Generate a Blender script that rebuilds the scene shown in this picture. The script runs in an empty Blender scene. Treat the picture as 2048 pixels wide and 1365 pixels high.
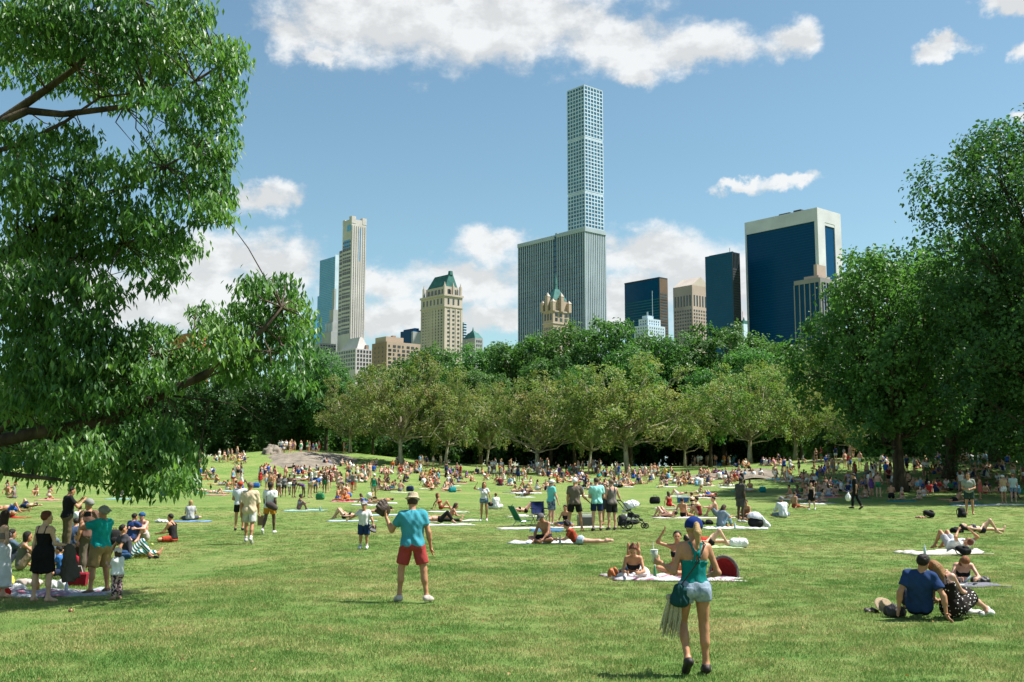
import bpy, bmesh, math, random
import numpy as np
from mathutils import Vector, Matrix

SC = bpy.context.scene
COL = SC.collection
R = math.radians
RNG = np.random.default_rng(7)
random.seed(7)

# ------------------------------------------------------------------ camera
CAM_Z, FPX, HZN = 2.15, 2100.0, 942.0
PITCH = math.atan((HZN - 682.5) / FPX)
cam = bpy.data.cameras.new('camera')
cam.sensor_width = 36.0
cam.lens = 36.0 * FPX / 2048.0
cam.clip_start, cam.clip_end = 0.1, 20000.0
camo = bpy.data.objects.new('camera', cam)
camo.location = (0, 0, CAM_Z)
camo.rotation_euler = (math.pi / 2 + PITCH, 0, 0)
COL.objects.link(camo)
SC.camera = camo

# ------------------------------------------------------------------ render / exposure
SC.view_settings.view_transform = 'Standard'
SC.view_settings.look = 'None'
SC.view_settings.gamma = 1.0
SC.view_settings.use_curve_mapping = False
SC.view_settings.exposure = 1.0
SC.render.engine = 'CYCLES'
SC.cycles.use_denoising = True
SC.cycles.max_bounces = 6
SC.cycles.diffuse_bounces = 3
SC.cycles.glossy_bounces = 3
SC.cycles.transmission_bounces = 4
SC.cycles.transparent_max_bounces = 6
SC.cycles.caustics_reflective = False
SC.cycles.caustics_refractive = False

# ------------------------------------------------------------------ sun and sky
SUN_EL, SUN_AZ = R(58), R(84)          # azimuth clockwise from the view direction (+Y)
sd = Vector((math.sin(SUN_AZ) * math.cos(SUN_EL), math.cos(SUN_AZ) * math.cos(SUN_EL), math.sin(SUN_EL)))
sun = bpy.data.lights.new('sun', 'SUN')
sun.energy, sun.angle, sun.color = 5.0, R(0.53), (1.0, 0.965, 0.92)
suno = bpy.data.objects.new('sun', sun)
suno.rotation_euler = sd.to_track_quat('Z', 'Y').to_euler()
suno.location = (60, 5, 90)
COL.objects.link(suno)

CT, ST = math.cos(PITCH), math.sin(PITCH)


def ray(px, py):
    dx, dy = (px - 1024.0) / FPX, (682.5 - py) / FPX
    return Vector((dx, CT - dy * ST, ST + dy * CT))


def at(px, py, Y):
    r = ray(px, py)
    t = Y / r.y
    return Vector((r.x * t, Y, CAM_Z + r.z * t))


def azel(px, py):
    r = ray(px, py).normalized()
    return math.atan2(r.x, r.y), math.asin(r.z)


W = bpy.data.worlds.new('World')
SC.world = W
W.use_nodes = True


def build_world():
    nt = W.node_tree
    nt.nodes.clear()
    N, L = nt.nodes.new, nt.links.new

    def math_(op, a, b=None, c=None, clamp=False):
        n = N('ShaderNodeMath'); n.operation = op; n.use_clamp = clamp
        for i, v in enumerate((a, b, c)):
            if v is None: continue
            if isinstance(v, (int, float)): n.inputs[i].default_value = v
            else: L(v, n.inputs[i])
        return n.outputs[0]

    def vmath(op, a, b=None):
        n = N('ShaderNodeVectorMath'); n.operation = op
        for i, v in enumerate((a, b)):
            if v is None: continue
            if isinstance(v, tuple): n.inputs[i].default_value = v
            else: L(v, n.inputs[i])
        return n.outputs['Value'] if op in ('LENGTH', 'DOT_PRODUCT') else n.outputs['Vector']

    sky = N('ShaderNodeTexSky'); sky.sky_type = 'NISHITA'
    sky.sun_disc = False
    sky.sun_elevation, sky.sun_rotation = SUN_EL, SUN_AZ
    sky.altitude, sky.air_density, sky.dust_density, sky.ozone_density = 10, 1.0, 0.6, 1.6
    bg = N('ShaderNodeBackground'); bg.inputs['Strength'].default_value = 0.077
    tintn = N('ShaderNodeMix'); tintn.data_type = 'RGBA'; tintn.blend_type = 'MULTIPLY'; tintn.inputs[0].default_value = 1.0
    L(sky.outputs[0], tintn.inputs[6]); tintn.inputs[7].default_value = (0.90, 1.04, 0.93, 1)     # tint shifts the sky colour from violet-blue toward cyan
    L(tintn.outputs[2], bg.inputs['Color'])

    tc = N('ShaderNodeTexCoord')
    sep = N('ShaderNodeSeparateXYZ'); L(tc.outputs['Generated'], sep.inputs[0])
    az = math_('ARCTAN2', sep.outputs[0], sep.outputs[1])
    el = math_('ARCSINE', sep.outputs[2])
    comb = N('ShaderNodeCombineXYZ'); L(az, comb.inputs[0]); L(el, comb.inputs[1])
    P = comb.outputs[0]
    # domain warp so that the cloud outlines curl
    wn = N('ShaderNodeTexNoise'); wn.inputs['Scale'].default_value = 9.0; wn.inputs['Detail'].default_value = 3
    L(P, wn.inputs['Vector'])
    w1 = vmath('SUBTRACT', wn.outputs['Color'], (0.5, 0.5, 0.5))
    w2 = vmath('MULTIPLY', w1, (0.10, 0.045, 0.0))
    wf = N('ShaderNodeTexNoise'); wf.inputs['Scale'].default_value = 38.0; wf.inputs['Detail'].default_value = 4; wf.inputs['Roughness'].default_value = .65
    L(P, wf.inputs['Vector'])
    w3 = vmath('MULTIPLY', vmath('SUBTRACT', wf.outputs['Color'], (0.5, 0.5, 0.5)), (0.040, 0.030, 0.0))
    PW = vmath('ADD', vmath('ADD', P, w2), w3)
    # cumulus masses: centre and half-size (in pixels of the view, turned into azimuth and elevation)
    blobs = [(760, 30, 230, 85), (1000, 55, 260, 85), (1240, 85, 190, 62), (1400, 92, 110, 48), (1555, 72, 66, 46),
             (590, 60, 85, 52), (900, -30, 420, 70), (1290, 140, 55, 28), (672, 104, 46, 18),
             (525, 392, 62, 36), (470, 518, 165, 62), (400, 590, 220, 70), (575, 545, 80, 66), (270, 610, 180, 60),
             (745, 578, 90, 40), (930, 562, 190, 56), (860, 645, 190, 44), (985, 490, 85, 32), (720, 655, 130, 36), (990, 640, 120, 40),
             (1300, 505, 160, 58), (1400, 550, 150, 66), (1250, 600, 170, 60), (1490, 560, 70, 66), (1440, 640, 150, 50),
             (1565, 363, 84, 16), (1470, 363, 44, 11), (1905, 98, 50, 20), (2010, 10, 44, 22), (2045, 108, 30, 22), (2030, 228, 30, 14),
             (1720, 590, 160, 40), (1900, 620, 150, 50), (100, 560, 200, 60)]
    # the rest of the sky, outside the view: the same scattered cumulus, ring after ring
    rr = random.Random(3)
    outside = []
    for ring_el, n in ((0.14, 16), (0.32, 11), (0.55, 8), (0.9, 5)):
        for i in range(n):
            a = -math.pi + (i + rr.uniform(.2, .8)) * 2 * math.pi / n
            if abs(a) < 0.62 and ring_el < 0.5: continue
            outside.append((a, ring_el + rr.uniform(-.05, .05), rr.uniform(.08, .2), rr.uniform(.03, .06)))
    allb = []
    for (bx, by, sx, sy) in blobs:
        a, e = azel(bx, by)
        allb.append((a, e, sx / FPX, sy / FPX))
    allb += outside
    acc = None
    for (a, e, sx, sy) in allb:
        v = vmath('SUBTRACT', PW, (a, e, 0))
        v = vmath('MULTIPLY', v, (1 / sx, 1 / sy, 0))
        d = math_('SUBTRACT', 1.0, vmath('LENGTH', v))
        acc = d if acc is None else math_('SMOOTH_MAX', acc, d, 0.35)
    nz = N('ShaderNodeTexNoise'); nz.inputs['Scale'].default_value = 15; nz.inputs['Detail'].default_value = 9
    nz.inputs['Roughness'].default_value = 0.62
    st = vmath('MULTIPLY', P, (1.0, 1.55, 1.0))
    L(st, nz.inputs['Vector'])
    n0 = math_('SUBTRACT', nz.outputs[0], 0.5)
    accc = math_('MAXIMUM', acc, -0.9)
    dens = math_('ADD', accc, math_('MULTIPLY', n0, 2.0))
    mr = N('ShaderNodeMapRange'); mr.interpolation_type = 'SMOOTHSTEP'
    mr.inputs['From Min'].default_value = -0.22; mr.inputs['From Max'].default_value = 0.56
    L(dens, mr.inputs['Value'])
    # cloud body: upper-right sunlight painted in by offset noise, greyer where thick
    nz2 = N('ShaderNodeTexNoise'); nz2.inputs['Scale'].default_value = 15; nz2.inputs['Detail'].default_value = 5
    nz2.inputs['Roughness'].default_value = 0.55
    L(vmath('ADD', st, (0.012, 0.024, 0.0)), nz2.inputs['Vector'])
    lit = math_('MULTIPLY', math_('SUBTRACT', nz.outputs[0], nz2.outputs[0]), 1.2)
    thick = math_('MULTIPLY', math_('MAXIMUM', dens, 0.0), -0.05)
    val = math_('ADD', math_('ADD', 0.83, lit), thick)
    val = math_('MINIMUM', math_('MAXIMUM', val, 0.72), 0.90)
    cc = N('ShaderNodeCombineColor')
    L(math_('MULTIPLY', val, 0.975), cc.inputs[0]); L(math_('MULTIPLY', val, 0.995), cc.inputs[1]); L(math_('MULTIPLY', val, 1.0), cc.inputs[2])
    bgc = N('ShaderNodeBackground'); bgc.inputs['Strength'].default_value = 0.53
    L(cc.outputs[0], bgc.inputs['Color'])
    mx = N('ShaderNodeMixShader')
    L(math_('MULTIPLY', mr.outputs[0], 0.95), mx.inputs[0]); L(bg.outputs[0], mx.inputs[1]); L(bgc.outputs[0], mx.inputs[2])
    out = N('ShaderNodeOutputWorld'); L(mx.outputs[0], out.inputs[0])
    W.cycles.sampling_method = 'MANUAL'
    W.cycles.sample_map_resolution = 512


build_world()


# ------------------------------------------------------------------ helpers
def tag(o, label=None, cat=None, group=None, kind=None):
    if label: o['label'] = label
    if cat: o['category'] = cat
    if group: o['group'] = group
    if kind: o['kind'] = kind
    return o


def empty(name, loc=(0, 0, 0), rz=0.0):
    o = bpy.data.objects.new(name, None)
    o.location = loc; o.rotation_euler = (0, 0, rz)
    o.empty_display_size = 0.2
    COL.objects.link(o)
    return o


def link(name, me, parent=None, mat=None, loc=None, rz=None, color=None):
    o = bpy.data.objects.new(name, me)
    COL.objects.link(o)
    if parent is not None: o.parent = parent
    if loc is not None: o.location = loc
    if rz is not None: o.rotation_euler = (0, 0, rz)
    if mat is not None and not me.materials: me.materials.append(mat)
    if color is not None: o.color = (color[0], color[1], color[2], 1.0)
    return o


def np_mesh(name, V, F, smooth=False, mat=None, tint=None, mi=None):
    """V (n,3) float, F (m,k) int with one polygon size k"""
    V = np.ascontiguousarray(V, dtype=np.float32); F = np.ascontiguousarray(F, dtype=np.int32)
    me = bpy.data.meshes.new(name)
    n, (m, k) = len(V), F.shape
    me.vertices.add(n); me.vertices.foreach_set('co', V.ravel())
    me.loops.add(m * k); me.loops.foreach_set('vertex_index', F.ravel())
    me.polygons.add(m)
    me.polygons.foreach_set('loop_start', np.arange(0, m * k, k, dtype=np.int32))
    me.polygons.foreach_set('loop_total', np.full(m, k, dtype=np.int32))
    if mi is not None: me.polygons.foreach_set('material_index', np.asarray(mi, dtype=np.int32))
    me.update(calc_edges=True)
    me.polygons.foreach_set('use_smooth', np.full(m, bool(smooth)))
    if tint is not None:
        a = me.attributes.new('tint', 'FLOAT', 'FACE')
        a.data.foreach_set('value', np.asarray(tint, dtype=np.float32))
    if mat is not None: me.materials.append(mat)
    me.validate()
    return me


class MB:
    """collects boxes, prisms and tubes into ONE mesh"""
    def __init__(s): s.v, s.f = [], []

    def add(s, vs, fs):
        b = len(s.v); s.v += [tuple(v) for v in vs]; s.f += [tuple(i + b for i in f) for f in fs]; return s

    def box(s, x0, x1, y0, y1, z0, z1, top=1.0):
        cx, cy = (x0 + x1) / 2, (y0 + y1) / 2
        t = lambda x, y: (cx + (x - cx) * top, cy + (y - cy) * top, z1)
        return s.add([(x0, y0, z0), (x1, y0, z0), (x1, y1, z0), (x0, y1, z0), t(x0, y0), t(x1, y0), t(x1, y1), t(x0, y1)],
                     [(0, 3, 2, 1), (4, 5, 6, 7), (0, 1, 5, 4), (1, 2, 6, 5), (2, 3, 7, 6), (3, 0, 4, 7)])

    def frustum(s, x0, x1, y0, y1, z0, X0, X1, Y0, Y1, z1):
        return s.add([(x0, y0, z0), (x1, y0, z0), (x1, y1, z0), (x0, y1, z0), (X0, Y0, z1), (X1, Y0, z1), (X1, Y1, z1), (X0, Y1, z1)],
                     [(0, 3, 2, 1), (4, 5, 6, 7), (0, 1, 5, 4), (1, 2, 6, 5), (2, 3, 7, 6), (3, 0, 4, 7)])

    def tube(s, pts, rad, n=8, caps=True):
        pts = [Vector(p) for p in pts]
        if not hasattr(rad, '__len__'): rad = [rad] * len(pts)
        rings = []
        for i, p in enumerate(pts):
            d = (pts[min(i + 1, len(pts) - 1)] - pts[max(i - 1, 0)]).normalized()
            a = d.cross(Vector((0, 0, 1)) if abs(d.z) < .9 else Vector((1, 0, 0))).normalized()
            b = d.cross(a)
            rings.append([p + (a * math.cos(2 * math.pi * k / n) + b * math.sin(2 * math.pi * k / n)) * rad[i] for k in range(n)])
        vs = [v for r in rings for v in r]; fs = []
        for i in range(len(pts) - 1):
            for k in range(n):
                k2 = (k + 1) % n
                fs.append((i * n + k, (i + 1) * n + k, (i + 1) * n + k2, i * n + k2))
        if caps:
            fs.append(tuple(range(n))); fs.append(tuple((len(pts) - 1) * n + k for k in reversed(range(n))))
        return s.add(vs, fs)

    def mesh(s, name, mat=None, smooth=False):
        me = bpy.data.meshes.new(name)
        me.from_pydata(s.v, [], s.f); me.update()
        if smooth: me.polygons.foreach_set('use_smooth', np.full(len(me.polygons), True))
        if mat is not None: me.materials.append(mat)
        return me

    def build(s, name, mat, parent=None, smooth=False, **k):
        return link(name, s.mesh(name, mat, smooth), parent, **k)


# ------------------------------------------------------------------ materials
def new_mat(name):
    m = bpy.data.materials.new(name); m.use_nodes = True
    nt = m.node_tree; nt.nodes.clear()
    out = nt.nodes.new('ShaderNodeOutputMaterial')
    return m, nt, nt.nodes.new, nt.links.new, out


def principled(N, L, out, color=None, rough=0.6, spec=0.5, metallic=0.0):
    b = N('ShaderNodeBsdfPrincipled')
    b.inputs['Roughness'].default_value = rough
    b.inputs['Specular IOR Level'].default_value = spec
    b.inputs['Metallic'].default_value = metallic
    if color is not None: b.inputs['Base Color'].default_value = (*color, 1)
    L(b.outputs[0], out.inputs[0])
    return b


def mix_rgb(N, L, fac, a, b, blend='MIX'):
    n = N('ShaderNodeMix'); n.data_type = 'RGBA'; n.blend_type = blend
    for sock, v in ((n.inputs[0], fac), (n.inputs[6], a), (n.inputs[7], b)):
        if isinstance(v, (int, float)): sock.default_value = v
        elif isinstance(v, tuple): sock.default_value = (*v[:3], 1)
        else: L(v, sock)
    return n.outputs[2]


def noise(N, L, scale, detail=4, rough=0.5, vec=None, coord='Object', stretch=None):
    n = N('ShaderNodeTexNoise'); n.inputs['Scale'].default_value = scale
    n.inputs['Detail'].default_value = detail; n.inputs['Roughness'].default_value = rough
    if vec is None:
        vec = N('ShaderNodeTexCoord').outputs[coord]
    if stretch:
        mp = N('ShaderNodeMapping'); mp.inputs['Scale'].default_value = stretch
        L(vec, mp.inputs[0]); vec = mp.outputs[0]
    L(vec, n.inputs['Vector'])
    return n.outputs[0]


def ramp(N, L, fac, stops):
    r = N('ShaderNodeValToRGB')
    while len(r.color_ramp.elements) > len(stops): r.color_ramp.elements.remove(r.color_ramp.elements[-1])
    while len(r.color_ramp.elements) < len(stops): r.color_ramp.elements.new(1.0)
    for e, (p, c) in zip(r.color_ramp.elements, stops):
        e.position = p; e.color = (*c, 1)
    L(fac, r.inputs[0])
    return r.outputs[0]


def mat_plain(name, color, rough=0.7, spec=0.4, var=0.12, scale=3.0, bump=0.0, bscale=40.0, metallic=0.0):
    """a solid coloured surface with uneven tone and fine relief"""
    m, nt, N, L, out = new_mat(name)
    b = principled(N, L, out, color, rough, spec, metallic)
    f = noise(N, L, scale, 5, 0.6)
    dk = tuple(c * (1 - var * 1.6) for c in color); lt = tuple(min(1, c * (1 + var)) for c in color)
    L(ramp(N, L, f, [(0.3, dk), (0.7, lt)]), b.inputs['Base Color'])
    if bump:
        bn = N('ShaderNodeBump'); bn.inputs['Strength'].default_value = bump; bn.inputs['Distance'].default_value = 0.02
        L(noise(N, L, bscale, 4, 0.6), bn.inputs['Height']); L(bn.outputs[0], b.inputs['Normal'])
    return m


def mat_objcolor(name, rough=0.85, spec=0.25, var=0.18, scale=6.0, bump=0.35, bscale=9.0, sss=0.0, pattern=None, sheen=0.0):
    """the colour is the object's own colour (each shirt, towel or bag has its own), with weave, folds and wear"""
    m, nt, N, L, out = new_mat(name)
    b = principled(N, L, out, None, rough, spec)
    oi = N('ShaderNodeObjectInfo')
    col = oi.outputs['Color']
    f = noise(N, L, scale, 5, 0.6)
    g = ramp(N, L, f, [(0.25, (1 - var * 1.5,) * 3), (0.75, (1 + var * .4,) * 3)])
    col = mix_rgb(N, L, 1.0, col, g, 'MULTIPLY')
    if pattern: col = pattern(N, L, col)
    L(col, b.inputs['Base Color'])
    if sheen: b.inputs['Sheen Weight'].default_value = sheen
    if sss:
        b.inputs['Subsurface Weight'].default_value = sss
        b.inputs['Subsurface Radius'].default_value = (0.02, 0.008, 0.004)
    if bump:
        bn = N('ShaderNodeBump'); bn.inputs['Strength'].default_value = bump; bn.inputs['Distance'].default_value = 0.03
        L(noise(N, L, bscale, 3, 0.5, stretch=(1, 1, .55)), bn.inputs['Height']); L(bn.outputs[0], b.inputs['Normal'])
    return m


# ------------------------------------------------------------------ terrain
def sstep(a, b, x):
    t = np.clip((np.asarray(x, dtype=float) - a) / (b - a), 0, 1)
    return t * t * (3 - 2 * t)


def height(x, y):
    x = np.asarray(x, dtype=float); y = np.asarray(y, dtype=float)
    d = np.clip(y, 40, 165) - 40
    z = 0.00018 * d * d
    z = z - 0.26 * sstep(-3.5, -8.5, x) * sstep(9, 15, y) * (1 - sstep(22, 40, y))
    z = z + 2.7 * np.exp(-((x + 33) / 19) ** 2 - ((y - 158) / 26) ** 2)
    z = z + 2.5 * np.exp(-((x - 44) / 24) ** 2 - ((y - 122) / 24) ** 2)
    z = z + 0.035 * np.sin(x * .45 + 1.3) * np.sin(y * .31) + 0.05 * np.sin(x * .11) * np.cos(y * .13 + .4)
    return z


def ground(px, py, far=190.0):
    """where the view ray through a pixel of the lawn meets the terrain"""
    r = ray(px, py)
    t = 6.0
    pt = t
    while t < far * 1.2:
        x, y, z = r.x * t, r.y * t, CAM_Z + r.z * t
        if z <= float(height(x, y)):
            lo, hi = pt, t
            for _ in range(24):
                m = (lo + hi) / 2
                if CAM_Z + r.z * m <= float(height(r.x * m, r.y * m)): hi = m
                else: lo = m
            x, y = r.x * hi, r.y * hi
            return Vector((x, y, float(height(x, y))))
        pt = t; t *= 1.012
    x, y = r.x * far, r.y * far
    return Vector((x, y, float(height(x, y))))


def on_ground(x, y): return Vector((x, y, float(height(x, y))))
# ================================================================== LARGE STRUCTURE: lawn, rocks, skyline
def mat_lawn():
    m, nt, N, L, out = new_mat('lawn_grass')
    b = principled(N, L, out, None, 0.9, 0.15)
    geo = N('ShaderNodeNewGeometry').outputs['Position']
    big = noise(N, L, 0.16, 5, 0.62, geo, stretch=(.7, 1.15, 1))
    mid = noise(N, L, 1.1, 5, 0.68, geo, stretch=(.75, 1.2, 1))
    fine = noise(N, L, 16, 4, 0.72, geo)
    tuft = noise(N, L, 75, 2, 0.6, geo)
    a = ramp(N, L, big, [(0.36, (0.085, 0.183, 0.033)), (0.50, (0.156, 0.238, 0.057)), (0.64, (0.283, 0.283, 0.104))])
    c = ramp(N, L, mid, [(0.34, (0.085, 0.186, 0.035)), (0.50, (0.168, 0.245, 0.061)), (0.70, (0.366, 0.313, 0.139))])
    col = mix_rgb(N, L, 0.55, a, c)
    g = ramp(N, L, fine, [(0.28, (0.55, 0.60, 0.55)), (0.5, (1, 1, 1)), (0.75, (1.45, 1.38, 1.3))])
    col = mix_rgb(N, L, 0.85, col, g, 'MULTIPLY')
    g2 = ramp(N, L, tuft, [(0.3, (0.6, 0.62, 0.6)), (0.7, (1.35, 1.32, 1.3))])
    col = mix_rgb(N, L, 0.7, col, g2, 'MULTIPLY')
    L(col, b.inputs['Base Color'])
    bn = N('ShaderNodeBump'); bn.inputs['Strength'].default_value = 0.8; bn.inputs['Distance'].default_value = 0.06
    ad = N('ShaderNodeMath'); ad.operation = 'ADD'; L(fine, ad.inputs[0]); L(tuft, ad.inputs[1])
    L(ad.outputs[0], bn.inputs['Height']); L(bn.outputs[0], b.inputs['Normal'])
    return m


M_LAWN = mat_lawn()


def build_lawn():
    xs = np.concatenate([np.linspace(-2600, -160, 22), np.linspace(-150, 150, 120), np.linspace(160, 2600, 22)])
    ys = np.concatenate([np.linspace(-80, 5, 18), np.linspace(6, 215, 160), np.linspace(225, 3200, 40)])
    X, Y = np.meshgrid(xs, ys)
    Z = height(X, Y)
    V = np.stack([X.ravel(), Y.ravel(), Z.ravel()], 1)
    ny, nx = X.shape
    i = (np.arange(ny - 1)[:, None] * nx + np.arange(nx - 1)[None]).ravel()
    F = np.stack([i, i + 1, i + 1 + nx, i + nx], 1)
    o = link('lawn', np_mesh('lawn', V, F, True, M_LAWN))
    tag(o, 'wide sunlit park lawn with dry yellowish patches', kind='structure')


build_lawn()


def mat_rock(name, c1, c2):
    m, nt, N, L, out = new_mat(name)
    b = principled(N, L, out, None, 0.9, 0.2)
    f = noise(N, L, 0.8, 8, 0.68)
    L(ramp(N, L, f, [(0.35, c1), (0.62, c2)]), b.inputs['Base Color'])
    bn = N('ShaderNodeBump'); bn.inputs['Strength'].default_value = 0.6; bn.inputs['Distance'].default_value = 0.3
    L(noise(N, L, 1.7, 8, 0.7), bn.inputs['Height']); L(bn.outputs[0], b.inputs['Normal'])
    return m


M_ROCK = mat_rock('schist_rock', (0.13, 0.11, 0.085), (0.26, 0.22, 0.17))


def rock_mesh(seed, rx, ry, rz, lump=0.22, n=48):
    """a weathered outcrop: an upper half-dome pushed about by ridged noise"""
    r = np.random.default_rng(seed)
    th = np.linspace(0, 2 * np.pi, n, endpoint=False); ph = np.linspace(0.02, np.pi * .56, n // 2)
    T, Pp = np.meshgrid(th, ph)
    x, y, z = np.sin(Pp) * np.cos(T), np.sin(Pp) * np.sin(T), np.cos(Pp)
    d = np.ones_like(x)
    for k in range(14):
        f = r.normal(size=3) * (1.6 + k * .55); p0 = r.uniform(0, 6.28)
        d += lump / (1 + k * .45) * np.abs(np.sin(x * f[0] + y * f[1] + z * f[2] * .6 + p0)) - lump / (1 + k * .45) * .5
    V = np.stack([x * d * rx, y * d * ry, z * d * rz], -1).reshape(-1, 3)
    m = n // 2
    i = (np.arange(m - 1)[:, None] * n + np.arange(n)[None]); j = (np.arange(m - 1)[:, None] * n + (np.arange(n)[None] + 1) % n)
    F = np.stack([i, i + n, j + n, j], -1).reshape(-1, 4)
    return np_mesh('rock', V, F, True, M_ROCK)


def rock(px, py, depth, w_px, h_px, dep, seed, label, sink=0.25):
    p = at(px, py, depth); p.z = float(height(p.x, p.y))
    s = depth / FPX
    o = link('rock_outcrop', rock_mesh(seed, w_px * s / 2, dep, h_px * s), None, loc=(p.x, p.y, p.z - sink))
    tag(o, label, 'rock')
    return o


def ledge(px, py, depth, w_px, dep, h, seed, label):
    """bedrock breaking through the turf: follows the slope, rises in low worn ridges, dips under the grass at its rim"""
    r = np.random.default_rng(seed); c = at(px, py, depth); wd = w_px * depth / FPX / 2
    n, m = 64, 36
    U, Vv = np.meshgrid(np.linspace(-1, 1, n), np.linspace(-1, 1, m))
    x, y = c.x + U * wd, c.y + Vv * dep
    rad = np.sqrt(U ** 2 + Vv ** 2) * (1 + .16 * np.sin(np.arctan2(Vv, U) * 3 + seed) + .09 * np.sin(np.arctan2(Vv, U) * 7 + seed))
    f = np.zeros_like(U)
    for k in range(9):
        q = r.normal(size=2) * np.array([.35, .8]) * (1 + .5 * k); f += np.abs(np.sin(x * q[0] + y * q[1] + r.uniform(0, 6))) / (1 + .5 * k)
    z = height(x, y) + h * (1 - np.clip(rad, 0, 1.3) ** 2) * (.45 + .3 * f) - .06
    z = np.where(rad > 1, height(x, y) - .25, z)
    i = (np.arange(m - 1)[:, None] * n + np.arange(n - 1)[None]).ravel()
    o = link('rock_outcrop', np_mesh('rock', np.stack([x - c.x, y - c.y, z], -1).reshape(-1, 3), np.stack([i, i + 1, i + 1 + n, i + n], 1), True, M_ROCK), None, loc=(c.x, c.y, 0))
    return tag(o, label, 'rock')


ledge(622, 912, 143, 176, 11, .5, 3, 'long low pinkish rock outcrop sloping down the far rise')
rock(546, 900, 150, 34, 17, 2.2, 5, 'pale rounded boulder on top of the far rise', .3)
ledge(1475, 930, 108, 180, 6, .5, 9, 'low grey rock ledge with sunbathers below the sycamores')

# ------------------------------------------------------------------ skyline
UL, UR = Vector((-0.656, 0.755, 0)), Vector((0.755, 0.656, 0))
GRID_ROT = math.atan2(0.656, 0.755)


def glass_mat(name, c1, c2, rough=0.08, spec=0.6, scale=0.12, metallic=0.0):
    m, nt, N, L, out = new_mat(name)
    b = principled(N, L, out, None, rough, spec, metallic)
    at_ = N('ShaderNodeAttribute'); at_.attribute_name = 'tint'
    f = noise(N, L, scale, 3, 0.5)
    ad = N('ShaderNodeMath'); ad.operation = 'MULTIPLY_ADD'; L(at_.outputs['Fac'], ad.inputs[0]); ad.inputs[1].default_value = 0.6
    s = N('ShaderNodeMath'); s.operation = 'MULTIPLY'; L(f, s.inputs[0]); s.inputs[1].default_value = 0.55
    L(s.outputs[0], ad.inputs[2])
    L(ramp(N, L, ad.outputs[0], [(0.15, c1), (0.85, c2)]), b.inputs['Base Color'])
    return m


def stone(name, c, rough=0.85, var=0.10, scale=0.05):
    return mat_plain(name, c, rough, 0.2, var, scale, 0.0)


G_TEAL = glass_mat('teal_glass', (0.006, 0.055, 0.105), (0.03, 0.15, 0.24))
G_BLUE = glass_mat('blue_glass', (0.03, 0.21, 0.44), (0.07, 0.34, 0.60), 0.15, 0.5)
G_NAVY = glass_mat('navy_glass', (0.001, 0.044, 0.115), (0.002, 0.060, 0.150), 0.25, 0.08)
G_SLAB = glass_mat('slab_glass', (0.002, 0.065, 0.135), (0.005, 0.095, 0.180), 0.22, 0.15)
G_DARK = glass_mat('window_glass', (0.012, 0.02, 0.025), (0.06, 0.075, 0.08), 0.12, 0.5)
S_WHITE = stone('white_concrete', (0.48, 0.58, 0.68))
S_PALE = stone('pale_limestone', (0.51, 0.48, 0.455))
S_MARBLE = stone('white_marble_piers', (0.36, 0.43, 0.47))
S_TRAV = stone('travertine', (0.55, 0.55, 0.57))
S_TAN = stone('tan_brick', (0.42, 0.33, 0.25))
S_BROWN = stone('brown_brick', (0.30, 0.20, 0.145))
S_PINK = stone('pink_granite', (0.40, 0.31, 0.26))
S_CREAM = stone('cream_brick', (0.48, 0.41, 0.35))
S_ORANGE = stone('orange_brick', (0.40, 0.13, 0.06))
S_COPPER = stone('green_copper', (0.045, 0.15, 0.135), 0.7, 0.2, 0.25)
S_GREY = stone('grey_stone', (0.33, 0.34, 0.34))
S_STONE = stone('brownish_stone', (0.25, 0.235, 0.24))
S_DKGREY = stone('dark_metal_panel', (0.05, 0.055, 0.06))
S_BRONZE = stone('bronze_panel', (0.14, 0.095, 0.065))


class Bldg:
    """a block on the city grid; local x runs along the sunlit face, local y along the shaded face, z up from the ground"""
    def __init__(s, name, xl, xc, xr, ytop, depth, label, cat='building'):
        p = at(xc, ytop, depth)
        s.zg = float(height(p.x, p.y))
        s.top = p.z - s.zg
        dz = p.z - CAM_Z
        base = p.y * CT + dz * ST

        def ext(u, px):
            k = (px - 1024) / FPX
            return (k * base - p.x) / (u.x - k * u.y * CT)
        s.D, s.Wd = ext(UL, xl), ext(UR, xr)
        s.depth = depth
        s.p = p
        s.root = empty(name, (p.x, p.y, s.zg), GRID_ROT)
        tag(s.root, label, cat)

    def z(s, py, f=0.0, face='L'):
        """height above ground of a pixel row, at the near corner or a fraction along a face"""
        q = s.p + (UL * s.D * f if face == 'L' else UR * s.Wd * f)
        r = ray(1024, py); t = q.y / r.y
        return CAM_Z + r.z * t - s.zg

    def part(s, name, mat, mb, kind=None, parent=None):
        o = mb.build(name, mat, parent or s.root)
        if kind: o['kind'] = kind
        return o

    def windows(s, mat, rects, name='window_grid', seed=0, parent=None):
        """rects: (face, a0, a1, z0, z1, off): panes as thin boxes standing 'off' behind (negative) or before the face line"""
        mb = MB()
        for (face, a0, a1, z0, z1, off) in rects:
            if face == 'L': mb.box(off - .12, off, a0, a1, z0, z1)
            else: mb.box(a0, a1, off - .12, off, z0, z1)
        me = mb.mesh(name, mat)
        r = np.random.default_rng(seed + len(rects))
        t = np.repeat(r.random(len(rects)), 6)
        a = me.attributes.new('tint', 'FLOAT', 'FACE'); a.data.foreach_set('value', t.astype(np.float32))
        o = link(name, me, parent or s.root)
        o['kind'] = 'stuff'
        return o


def grid_rects(face, a0, a1, n, z0, z1, m, fw=.5, fh=.5, off=-.02, zo=.5):
    out = []
    da, dz = (a1 - a0) / n, (z1 - z0) / m
    for i in range(n):
        for j in range(m):
            c, d = a0 + (i + .5) * da, z0 + (j + zo) * dz
            out.append((face, c - da * fw / 2, c + da * fw / 2, d - dz * fh / 2, d + dz * fh / 2, off))
    return out


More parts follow.
